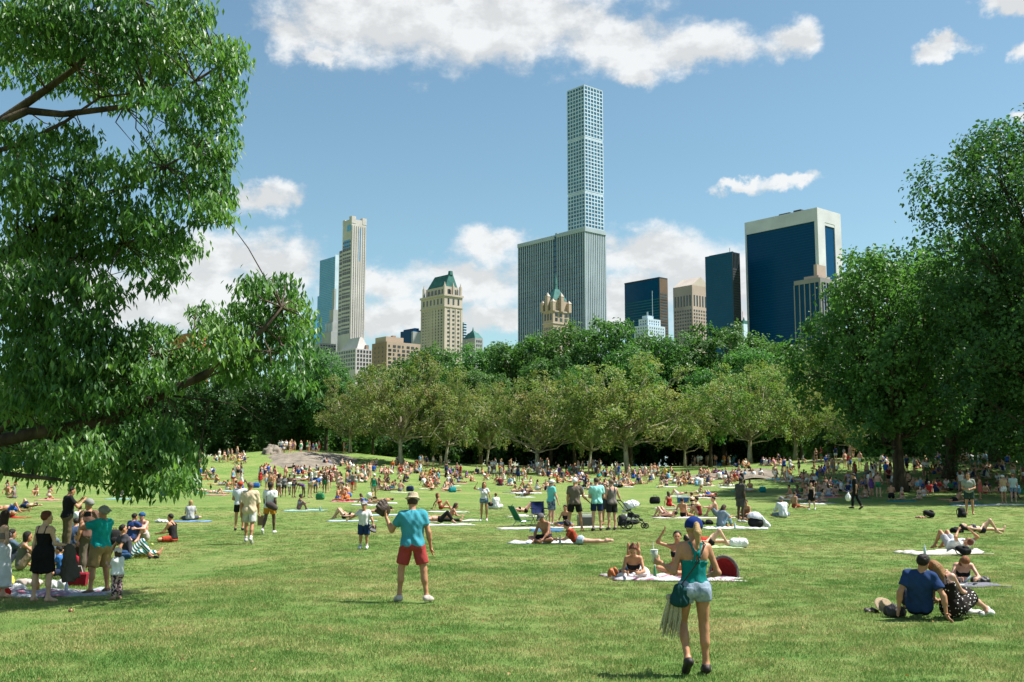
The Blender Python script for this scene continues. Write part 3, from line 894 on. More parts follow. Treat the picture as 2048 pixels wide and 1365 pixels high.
def tree_meshes(seed, H, trunk_h, crown_w, crown_d, n_lobes, n_leaf, leaf, mat, bark, trunk_r=.35, limbs=7, airy=0.0, low=0.0, lean=0.0, umbrella=0.0, ls=1.0, wild=False):
    """trunk, limbs and a crown of lobed leaf clumps; returns (trunk mesh, crown mesh), base at the origin"""
    r = np.random.default_rng(seed)
    rz = (H - trunk_h) / 2
    cz = trunk_h + rz
    # lobes over an egg-shaped crown
    lobes = []
    ga = 2.39996
    for i in range(n_lobes):
        u = (i + .5) / n_lobes
        zz = 1 - 2 * u * (1 - .12 * umbrella)
        rr = math.sqrt(max(0, 1 - zz * zz)) ** .8
        a = i * ga + r.uniform(-.5, .5)
        f = r.uniform(.50, .86) if not wild else r.uniform(.34, 1.02)
        p = np.array([math.cos(a) * rr * crown_w / 2 * f, math.sin(a) * rr * crown_d / 2 * f, cz + zz * rz * f * (1.0 if zz > 0 else .9 + low)])
        s = ls * r.uniform(.24, .40) * min(crown_w, crown_d, 2.2 * rz) / 2 * (1.0 if rr > .5 else 1.15)
        lobes.append((p, s))
    lobes.append((np.array([0, 0, cz]), (.42 if not wild else .2) * crown_w / 2))
    # wood
    mb = MB()
    top = np.array([lean, 0, trunk_h + rz * .9])
    k = 7
    path = [np.array([lean * (t ** 1.6) + .25 * math.sin(3 * t + seed), .25 * math.cos(2.3 * t + seed), trunk_h * 0 + top[2] * t]) for t in np.linspace(0, 1, k)]
    path[0][:] = (0, 0, -.4)
    mb.tube(path, [trunk_r * (1.35 if i == 0 else (1 - .75 * i / (k - 1))) for i in range(k)], 9)
    order = r.permutation(len(lobes) - 1)
    for q, li in enumerate(order):
        p, s = lobes[li]
        t = np.clip(.32 + .5 * (p[2] - trunk_h) / (2 * rz) + r.uniform(-.1, .1), trunk_h / top[2] * .8, .92)
        a = path[int(t * (k - 1))] * (1 - (t * (k - 1)) % 1) + path[min(int(t * (k - 1)) + 1, k - 1)] * ((t * (k - 1)) % 1)
        mid = a * .45 + p * .55 + np.array([0, 0, -.10 * np.linalg.norm(p - a)]) + r.normal(size=3) * .3
        m2 = a * .18 + p * .82 + r.normal(size=3) * .3
        r0 = trunk_r * (.42 if q < limbs else .22)
        mb.tube([a, (a + mid) / 2 + r.normal(size=3) * .12, mid, m2, p + r.normal(size=3) * .2], [r0, r0 * .8, r0 * .6, r0 * .4, r0 * .12], 6)
        for _ in range(3):
            e = p + unit(r.normal(size=3)) * s * r.uniform(.6, 1.0)
            mb.tube([mid * .4 + m2 * .6, (m2 + e) / 2 + r.normal(size=3) * .2, e], [r0 * .35, r0 * .25, r0 * .06], 5)
    tm = mb.mesh('trunk', bark, True)
    # leaves: clumps on and inside every lobe
    Cs, Ts, Os = [], [], []
    vol = np.array([s ** 2.2 for _, s in lobes]); vol /= vol.sum()
    for (p, s), w in zip(lobes, vol):
        nl = int(n_leaf * w)
        ncl = max(6, int(nl / 26))
        d = unit(r.normal(size=(ncl, 3)))
        d[:, 2] = np.where(r.random(ncl) < .35, np.abs(d[:, 2]), d[:, 2])
        rad = s * (.55 + .5 * r.random(ncl) ** .6)
        cc = p + d * rad[:, None] * np.array([1.08, 1.08, .86])
        tc = np.clip(.55 * r.random() + .45 * r.random(ncl), 0, 1)
        idx = r.integers(0, ncl, nl)
        off = r.normal(size=(nl, 3)) * s * (.13 + .11 * airy)
        Cs.append(cc[idx] + off); Ts.append(np.clip(.62 * tc[idx] + .38 * r.random(nl), 0, 1))
        Os.append(unit(cc[idx] - p) * .9)
    C = np.concatenate(Cs); T = np.concatenate(Ts); O = np.concatenate(Os)
    n = len(C)
    Nn = unit(O + r.normal(size=(n, 3)) * .48 + np.array([0, 0, .30]))
    A = unit(np.cross(Nn, r.normal(size=(n, 3))))
    A[:, 2] -= .25; A = unit(A)
    ln = leaf * r.uniform(.7, 1.35, n); wd = ln * r.uniform(.5, .8, n)
    V, F = leaf_faces(C, A, Nn, ln, wd)
    cm = np_mesh('crown', V, F, False, mat, np.repeat(T, 2))
    return tm, cm


def put_tree(name, meshes, loc, rz, sc, label, group=None, squash=1.0, wide=1.0):
    root = empty(name, loc, rz)
    root.scale = (sc * wide, sc * wide, sc * squash)
    tag(root, label, 'tree', group)
    link('trunk', meshes[0], root); link('crown', meshes[1], root)
    return root


def forest():
    plane = [tree_meshes(20 + i, 14.5, 2.2, 18.5, 14, 48, 14500, .31, LM_PLANE, BK_PALE, .32, 24, .35, low=.05, ls=.68, wild=True, lean=(.8, -1.2, .3)[i]) for i in range(3)]
    green = [tree_meshes(40 + i, 25, 4.0, 17, 15, 36, 15000, .58, LM_GREEN, BK_DARK, .5, 7, .35) for i in range(3)]
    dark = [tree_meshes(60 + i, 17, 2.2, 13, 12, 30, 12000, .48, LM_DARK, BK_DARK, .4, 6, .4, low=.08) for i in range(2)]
    bush = [tree_meshes(80 + i, 5.0, .0, 8.5, 5, 18, 6000, .36, LM_GREEN if i else LM_DARK, BK_DARK, .12, 4, .4) for i in range(2)]
    rr = random.Random(11)

    # olive plane trees along the far edge of the lawn: trunk pixel, crown top pixel, depth
    row = [(805, 716, 146, 'with a forked pale trunk, first of the sycamore row'), (893, 738, 150, 'with a straight tall trunk, second of the sycamore row'),
           (1078, 742, 138, 'with low spreading boughs at mid lawn'), (1258, 716, 134, 'with a crooked white trunk and wide crown'),
           (1180, 772, 156, 'with twisted branches beside the wide-crowned one'), (1500, 722, 130, 'with a leaning trunk over the grey ledge'),
           (1590, 705, 142, 'with brownish crown beside the shade trees'), (975, 770, 158, 'with a thin crown between two fuller ones'),
           (1370, 778, 146, 'with a small low crown before the dark gap'), (700, 760, 160, 'with a low crown by the rocky rise'),
           (1700, 790, 118, 'with a bent trunk under the shade trees')]
    for i, (px, yt, d, lab) in enumerate(row):
        p = at(px, 900, d); z = float(height(p.x, p.y))
        h = at(px, yt, d).z - z
        put_tree('sycamore_tree', plane[i % 3], (p.x, p.y, z), rr.uniform(0, 6.28), h / 14.5, 'olive sycamore tree ' + lab, 'sycamores along the far edge', 1.0, (1.0, .82, 1.12, 1.2, .75, 1.05, .95, .7, .8, 1.0, .9)[i])
    # tall green trees behind them
    back = [(650, 706, 172, 'over the rocky rise'), (590, 735, 180, 'behind the drooping branch tip'), (860, 692, 205, 'below the mansard hotel'), (940, 700, 198, 'beside the mansard hotel'), (760, 735, 200, 'under the tan apartment house'),
            (1050, 668, 190, 'at the striped block\'s foot'), (1130, 655, 186, 'under the chateau hotel'), (1215, 640, 182, 'below the slender tower, tallest of its row'), (1310, 668, 190, 'under the white stepped house'),
            (1370, 675, 182, 'under the pink granite tower'), (1450, 648, 180, 'under the navy slab tower'), (1530, 668, 186, 'under the framed navy tower'), (1600, 690, 176, 'beside the arched apartment tower'),
            (1010, 700, 200, 'closing the gap beside the domed block'), (1500, 690, 170, 'low in front of the framed tower'), (1260, 700, 172, 'in the middle of the wood'), (1100, 715, 172, 'behind the mid-lawn sycamore'),
            (960, 735, 164, 'between two sycamores of the row'), (1150, 740, 162, 'rising between crooked sycamores'), (1420, 735, 158, 'beside the leaning sycamore'), (745, 770, 168, 'low beside the rocky rise')]
    for i, (px, yt, d, lab) in enumerate(back):
        p = at(px, 900, d); z = float(height(p.x, p.y))
        h = at(px, yt, d).z - z
        put_tree('broadleaf_tree', green[i % 3], (p.x, p.y, z), rr.uniform(0, 6.28), h / 25 * 1.02, 'dense green tree ' + lab, 'green trees behind the sycamores')
    # dark trees by the left rise
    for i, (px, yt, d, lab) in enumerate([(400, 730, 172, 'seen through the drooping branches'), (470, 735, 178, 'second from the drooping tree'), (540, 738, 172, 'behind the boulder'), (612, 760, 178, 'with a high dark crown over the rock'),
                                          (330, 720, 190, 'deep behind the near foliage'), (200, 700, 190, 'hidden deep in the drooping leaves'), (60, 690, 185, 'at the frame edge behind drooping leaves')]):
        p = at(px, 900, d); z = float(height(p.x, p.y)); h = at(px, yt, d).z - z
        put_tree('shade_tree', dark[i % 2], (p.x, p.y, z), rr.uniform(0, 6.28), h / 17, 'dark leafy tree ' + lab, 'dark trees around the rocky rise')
    # undergrowth that closes the view below the crowns
    k = 0
    for j, px in enumerate(range(-80, 2330, 75)):
        d = rr.uniform(200, 214) if px < 1680 else rr.uniform(150, 165)
        p = at(px + rr.uniform(-20, 20), 900, d); z = float(height(p.x, p.y))
        put_tree('thicket_tree', dark[j % 2], (p.x, p.y, z - 1.6), rr.uniform(0, 6.28), rr.uniform(.75, .95), 'low dark tree closing the wood behind the trunks', 'low trees deep in the wood')
    for px in range(-60, 2200, 52):
        d = rr.uniform(176, 196) if px < 1650 else rr.uniform(135, 160)
        p = at(px + rr.uniform(-20, 20), 900, d); z = float(height(p.x, p.y))
        put_tree('bush', bush[k % 2], (p.x, p.y, z - .3), rr.uniform(0, 6.28), rr.uniform(1.1, 2.0), 'dense green bush in the shade between far trunks', 'bushes under the far trees')
        k += 1
    # big shade trees on the right
    t1 = tree_meshes(101, 17, 1.2, 14.5, 13, 40, 30000, .30, LM_GREEN, BK_DARK, .45, 14, .15, ls=.80, low=.12)
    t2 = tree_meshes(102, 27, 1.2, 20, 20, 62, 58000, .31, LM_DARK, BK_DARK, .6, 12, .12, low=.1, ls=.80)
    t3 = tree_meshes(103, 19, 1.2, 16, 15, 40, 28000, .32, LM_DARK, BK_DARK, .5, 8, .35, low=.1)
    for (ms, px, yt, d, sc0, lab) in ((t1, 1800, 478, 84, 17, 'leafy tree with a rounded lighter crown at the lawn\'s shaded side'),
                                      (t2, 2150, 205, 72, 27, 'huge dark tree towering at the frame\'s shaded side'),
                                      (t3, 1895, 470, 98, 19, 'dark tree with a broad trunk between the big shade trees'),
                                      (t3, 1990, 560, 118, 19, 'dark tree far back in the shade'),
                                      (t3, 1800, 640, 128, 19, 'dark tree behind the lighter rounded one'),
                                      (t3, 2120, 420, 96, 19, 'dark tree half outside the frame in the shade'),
                                      (t3, 2215, 480, 112, 19, 'dark tree farther back beyond the frame edge'), (t2, 2330, 250, 88, 27, 'tall dark tree beyond the frame edge'), (t3, 1890, 600, 136, 19, 'dark tree closing the shaded corner')):  # both trees beyond the frame edge are unseen, added to widen the shade
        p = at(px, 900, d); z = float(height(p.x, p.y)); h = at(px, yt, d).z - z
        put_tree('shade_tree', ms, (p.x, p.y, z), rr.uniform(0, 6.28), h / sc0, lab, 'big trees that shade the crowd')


forest()


# ------------------------------------------------------------------ the near tree with drooping leaves
def near_tree():
    r = np.random.default_rng(5)
    D0 = 19.5
    root = empty('drooping_tree', on_ground(-13.2, 20.0))
    tag(root, 'near tree with glossy drooping leaves hanging over the picnic', 'tree')
    base = root.location
    P = lambda px, py, d=D0: np.array(at(px, py, d)) - np.array(base)
    mb = MB()
    tr = [np.array([0, 0, -.3]), np.array([.1, -.1, 1.2]), np.array([.3, -.2, 2.6]), np.array([.2, .1, 5.2]), np.array([.6, 0, 8.0]), np.array([1.2, .2, 12.0])]
    mb.tube(tr, [.62, .5, .46, .38, .28, .12], 12)
    limbs = [([tr[2], P(-140, 905), P(-20, 885), P(90, 868), P(200, 835), P(330, 790), P(420, 742), P(480, 700), P(525, 655), P(560, 605)], .16),
             ([tr[2], P(-120, 960), P(0, 945), P(70, 952), P(140, 962), P(230, 975)], .08),
             ([tr[3], P(-150, 640), P(0, 590), P(80, 545), P(170, 505), P(250, 495)], .11),
             ([tr[4], P(-160, 360), P(0, 235), P(90, 175), P(150, 140), P(215, 70), P(270, 0)], .13),
             ([tr[4], P(-150, 320), P(0, 240), P(60, 216), P(130, 222), P(250, 212), P(340, 196), P(400, 165), P(440, 130)], .12),
             ([tr[4], P(-100, 330), P(40, 290), P(120, 235), P(190, 190), P(290, 180)], .07),
             ([tr[3], P(-60, 560), P(60, 470), P(170, 400), P(260, 370), P(330, 330), P(390, 300)], .09),
             ([tr[5], P(-80, 120), P(60, 45), P(160, -30)], .09),
             ([P(200, 835), P(150, 900), P(110, 888)], .03), ([P(90, 868), P(150, 893), P(190, 905), P(240, 930)], .035),
             ([P(330, 790), P(420, 800), P(480, 815), P(520, 835)], .022), ([P(480, 700), P(540, 700), P(600, 720)], .022),
             ([P(330, 790), P(400, 770), P(470, 735), P(560, 690)], .03), ([P(-20, 885), P(60, 800), P(120, 720), P(180, 680)], .05),
             ([P(200, 835), P(260, 760), P(320, 710), P(380, 680)], .04), ([P(35, 480), P(38, 330), P(30, 300)], .03)]
    ends = []
    for pts, r0 in limbs:
        n = len(pts)
        pts = [pts[0]] + [p + r.normal(size=3) * .05 for p in pts[1:]]
        mb.tube(pts, [r0 * (1 - .82 * (i / (n - 1)) ** .9) for i in range(n)], 8)
        ends += pts[1:]
    ends = np.array(ends)
    # foliage masses: pixel centre and half-size, later given their own depth
    blobs = [(60, 40, 130, 80), (200, 50, 110, 80), (310, 60, 90, 75), (385, 20, 42, 40), (385, 65, 38, 28), (120, 130, 150, 55), (260, 140, 100, 45), (350, 140, 60, 40),
             (450, 125, 42, 38), (475, 105, 22, 20), (445, 185, 40, 38), (395, 205, 48, 30), (440, 240, 38, 28), (385, 262, 45, 24), (310, 205, 55, 22), (230, 195, 60, 16),
             (445, 290, 26, 26), (415, 320, 52, 38), (320, 310, 42, 40), (430, 375, 42, 35), (445, 415, 26, 22), (360, 380, 60, 40), (250, 335, 50, 30), (400, 425, 30, 16),
             (60, 290, 75, 45), (150, 275, 50, 32), (170, 320, 40, 30), (40, 370, 70, 60), (130, 400, 90, 60), (230, 420, 70, 50), (310, 450, 70, 40), (60, 480, 90, 70), (170, 490, 90, 45), (280, 510, 70, 38), (360, 490, 40, 35), (345, 535, 32, 16),
             (300, 565, 18, 16), (60, 570, 90, 60), (160, 560, 70, 45), (215, 585, 35, 22), (60, 650, 100, 60), (170, 640, 70, 40), (110, 720, 130, 55), (230, 690, 80, 45), (300, 680, 55, 36), (270, 740, 110, 50), (380, 720, 70, 45), (325, 655, 18, 16), (150, 790, 120, 40), (40, 790, 70, 50),
             (420, 640, 38, 34), (455, 690, 60, 50), (520, 640, 62, 62), (515, 575, 42, 30), (565, 585, 40, 34), (595, 640, 34, 50), (560, 690, 55, 40), (605, 690, 22, 40), (480, 745, 50, 22), (600, 770, 14, 12), (575, 745, 30, 16), (500, 720, 60, 26),
             (60, 892, 75, 26), (150, 850, 60, 18), (180, 900, 80, 40), (280, 868, 75, 42), (320, 912, 70, 42), (230, 945, 95, 30), (350, 952, 50, 32), (120, 936, 80, 24), (300, 968, 60, 20), (30, 924, 45, 18), (330, 850, 30, 24), (370, 920, 24, 36)]
    CL, TC = [], []
    for (bx, by, rx, ry) in blobs:
        d = D0 + r.uniform(-1.6, 1.6)
        s = d / FPX
        n = int(rx * ry / 47) + 5
        q = unit(r.normal(size=(n, 3))) * (r.random(n) ** .42)[:, None]
        c = P(bx, by, d)
        CL.append(c + q * np.array([rx * s, .75 + .25 * rx * s, ry * s])); TC.append(np.clip(r.normal(.5, .22) + r.normal(size=n) * .12, 0, 1))
    CL = np.concatenate(CL); TC = np.concatenate(TC)
    # twigs from the nearest branch points
    for i in range(0, len(CL), 9):
        e = ends[np.argmin(((ends - CL[i]) ** 2).sum(1))]
        if np.linalg.norm(e - CL[i]) < 2.6:
            m = (e + CL[i]) / 2 + r.normal(size=3) * .12 + np.array([0, 0, .08])
            mb.tube([e, m, CL[i]], [.018, .012, .005], 4, False)
    link('trunk', mb.mesh('trunk', BK_DARK, True), root)
    # hanging leaf sprays
    k = 11
    n = len(CL) * k
    C = np.repeat(CL, k, 0) + r.normal(size=(n, 3)) * np.array([.10, .10, .07])
    T = np.clip(np.repeat(TC, k) + r.normal(size=n) * .18, 0, 1)
    ang = r.uniform(0, 2 * np.pi, n)
    h = r.uniform(.12, .75, n)
    A = unit(np.stack([np.cos(ang) * h, np.sin(ang) * h, -r.uniform(.45, 1.0, n)], 1))
    Nn = unit(np.stack([np.cos(ang), np.sin(ang), h * 1.0 + .25], 1) + r.normal(size=(n, 3)) * .35)
    ln = r.uniform(.11, .21, n); wd = ln * r.uniform(.30, .42, n)
    V, F = leaf_faces(C, A, Nn, ln, wd, .22)
    # the leaves that show largest are parts of their own, the rest one mass
    link('crown', np_mesh('crown', V, F, False, LM_NEAR, np.repeat(T, 2)), root)
    lv, lf = leaf_faces(np.zeros((1, 3)), np.array([[0, 0, -1.]]), np.array([[0, -1., 0]]), np.array([.2]), np.array([.058]), .22)
    lm = np_mesh('leaf', lv, lf, False, LM_NEAR, np.full(2, .6))
    front = np.argsort(CL[:, 1])[:110]
    for i in front:
        for _ in range(2):
            o = link('leaf', lm, root)
            o.location = CL[i] + r.normal(size=3) * np.array([.12, .06, .08]) + np.array([0, -.06, 0])
            o.rotation_euler = (r.uniform(-.7, .5), r.uniform(-.5, .5), r.uniform(-1.4, 1.4))


near_tree()
# ================================================================== PEOPLE: bodies grown as one smooth surface around a posed skeleton
def surface_nets(D, org, h):
    ins = D < 0
    c = np.zeros(tuple(s - 1 for s in D.shape), dtype=np.int8)
    nx, ny, nz = c.shape
    for i in (0, 1):
        for j in (0, 1):
            for k in (0, 1):
                c += ins[i:i + nx, j:j + ny, k:k + nz]
    act = (c > 0) & (c < 8)
    I = np.argwhere(act)
    if len(I) == 0: return None
    idx = -np.ones(c.shape, dtype=np.int64); idx[act] = np.arange(len(I))
    acc = np.zeros((len(I), 3)); cnt = np.zeros(len(I))
    cor = [(i, j, k) for i in (0, 1) for j in (0, 1) for k in (0, 1)]
    vals = {o: D[I[:, 0] + o[0], I[:, 1] + o[1], I[:, 2] + o[2]] for o in cor}
    for a in cor:
        for ax in range(3):
            if a[ax]: continue
            b = list(a); b[ax] = 1; b = tuple(b)
            va, vb = vals[a], vals[b]
            m = (va < 0) != (vb < 0)
            t = np.where(m, va / np.where(m, va - vb, 1), 0)
            t = np.clip(t, 0, 1)
            p = np.array(a, float)[None] + (np.array(b, float) - np.array(a, float))[None] * t[:, None]
            acc += p * m[:, None]; cnt += m
    V = (I + acc / cnt[:, None]) * h + org
    Q = []
    for ax in range(3):
        o1, o2 = [(1, 2), (2, 0), (0, 1)][ax]
        sl0 = [slice(None)] * 3; sl1 = [slice(None)] * 3
        sl0[ax] = slice(0, -1); sl1[ax] = slice(1, None)
        A, B = ins[tuple(sl0)], ins[tuple(sl1)]
        E = np.argwhere(A != B)
        E = E[(E[:, o1] > 0) & (E[:, o2] > 0) & (E[:, o1] < c.shape[o1]) & (E[:, o2] < c.shape[o2])]
        if len(E) == 0: continue
        flip = A[E[:, 0], E[:, 1], E[:, 2]]
        def cell(d1, d2):
            e = E.copy(); e[:, o1] -= d1; e[:, o2] -= d2
            return idx[e[:, 0], e[:, 1], e[:, 2]]
        q = np.stack([cell(1, 1), cell(0, 1), cell(0, 0), cell(1, 0)], 1)
        q[~flip] = q[~flip][:, ::-1]
        Q.append(q)
    Q = np.concatenate(Q)
    Q = Q[(Q >= 0).all(1)]
    # one light smoothing pass
    deg = np.zeros(len(V)); sm = np.zeros_like(V)
    for a, b in ((0, 1), (1, 2), (2, 3), (3, 0)):
        np.add.at(sm, Q[:, a], V[Q[:, b]]); np.add.at(deg, Q[:, a], 1)
        np.add.at(sm, Q[:, b], V[Q[:, a]]); np.add.at(deg, Q[:, b], 1)
    V = V * .55 + .45 * sm / np.maximum(deg, 1)[:, None]
    return V, Q


def smin(a, b, k):
    h = np.clip(.5 + .5 * (b - a) / k, 0, 1)
    return b * (1 - h) + a * h - k * h * (1 - h)


class Cone:
    """round cone a->b, radii ra, rb; cut0/cut1 flatten the ends (hems)"""
    def __init__(s, a, b, ra, rb, cut0=False, cut1=False, k=.03):
        s.a, s.b, s.ra, s.rb, s.c0, s.c1, s.k = np.array(a, float), np.array(b, float), ra, rb, cut0, cut1, k
        m = max(ra, rb)
        s.lo, s.hi = np.minimum(s.a, s.b) - m, np.maximum(s.a, s.b) + m

    def d(s, X, Y, Z):
        ax, ay, az = s.a; u = s.b - s.a; L2 = u @ u + 1e-12; L = math.sqrt(L2)
        px, py, pz = X - ax, Y - ay, Z - az
        t = (px * u[0] + py * u[1] + pz * u[2]) / L2
        tc = np.clip(t, 0, 1)
        dd = np.sqrt((px - u[0] * tc) ** 2 + (py - u[1] * tc) ** 2 + (pz - u[2] * tc) ** 2) - (s.ra + (s.rb - s.ra) * tc)
        if s.c0: dd = np.maximum(dd, -t * L)
        if s.c1: dd = np.maximum(dd, (t - 1) * L)
        return dd


class Ell:
    def __init__(s, c, r, Rm=None, k=.04, clips=()):
        s.c, s.r, s.R, s.k, s.clips = np.array(c, float), np.array(r, float), (np.eye(3) if Rm is None else Rm), k, clips
        e = np.sqrt(((s.R * s.r[None, :]) ** 2).sum(1))
        s.lo, s.hi = s.c - e, s.c + e

    def d(s, X, Y, Z):
        px, py, pz = X - s.c[0], Y - s.c[1], Z - s.c[2]
        R_ = s.R
        x = px * R_[0, 0] + py * R_[1, 0] + pz * R_[2, 0]
        y = px * R_[0, 1] + py * R_[1, 1] + pz * R_[2, 1]
        z = px * R_[0, 2] + py * R_[1, 2] + pz * R_[2, 2]
        k0 = np.sqrt((x / s.r[0]) ** 2 + (y / s.r[1]) ** 2 + (z / s.r[2]) ** 2)
        k1 = np.sqrt((x / s.r[0] ** 2) ** 2 + (y / s.r[1] ** 2) ** 2 + (z / s.r[2] ** 2) ** 2) + 1e-9
        dd = k0 * (k0 - 1) / k1
        for (n, o) in s.clips: dd = np.maximum(dd, x * n[0] + y * n[1] + z * n[2] - o)
        return dd


def sdf_mesh(prims, h, clips=(), cuts=(), wob=0.0, seed=0, fat=0.0):
    """prims -> (V, F); clips: (normal, point) half-spaces kept where n.(p-q)<0; cuts: prims carved away"""
    lo = np.min([p.lo for p in prims], 0) - 3 * h; hi = np.max([p.hi for p in prims], 0) + 3 * h
    n = np.ceil((hi - lo) / h).astype(int) + 1
    D = np.full(tuple(n), 1.0, dtype=np.float64)
    ax = [lo[i] + h * np.arange(n[i]) for i in range(3)]

    def sub(p, m):
        i0 = np.maximum(np.floor((p.lo - m - lo) / h).astype(int), 0); i1 = np.minimum(np.ceil((p.hi + m - lo) / h).astype(int) + 1, n)
        s = tuple(slice(a, b) for a, b in zip(i0, i1))
        return s, ax[0][s[0]][:, None, None], ax[1][s[1]][None, :, None], ax[2][s[2]][None, None, :]
    for p in prims:
        s, X, Y, Z = sub(p, p.k + 2 * h)
        D[s] = smin(D[s], p.d(X, Y, Z), p.k)
    for p in cuts:
        s, X, Y, Z = sub(p, h)
        D[s] = np.maximum(D[s], -p.d(X, Y, Z))
    X, Y, Z = ax[0][:, None, None], ax[1][None, :, None], ax[2][None, None, :]
    if fat: D -= fat
    if wob:
        a = np.arctan2(Y, X)
        D += wob * (np.sin(a * 7 + 2.2 * np.sin(Z * 9 + seed) + seed) + .7 * np.sin(Z * 38 + 3 * np.sin(a * 2 + seed) + X * 14) * np.sin(X * 17 + Y * 13 + seed) + .5 * np.sin(X * 52 + Z * 45 + seed))
    for (nn, q) in clips:
        D = np.maximum(D, (X - q[0]) * nn[0] + (Y - q[1]) * nn[1] + (Z - q[2]) * nn[2])
    return surface_nets(D, lo, h)


def rot(pitch=0, yaw=0, roll=0):
    """degrees: pitch forward (head goes +y), yaw to the person's left (ccw), roll to the right side"""
    p, y, r_ = R(pitch), R(yaw), R(roll)
    Rx = np.array([[1, 0, 0], [0, math.cos(-p), -math.sin(-p)], [0, math.sin(-p), math.cos(-p)]])
    Rz = np.array([[math.cos(y), -math.sin(y), 0], [math.sin(y), math.cos(y), 0], [0, 0, 1]])
    Ry = np.array([[math.cos(r_), 0, math.sin(r_)], [0, 1, 0], [-math.sin(r_), 0, math.cos(r_)]])
    return Rz @ Rx @ Ry


def nv(v): v = np.array(v, float); return v / (np.linalg.norm(v) + 1e-9)


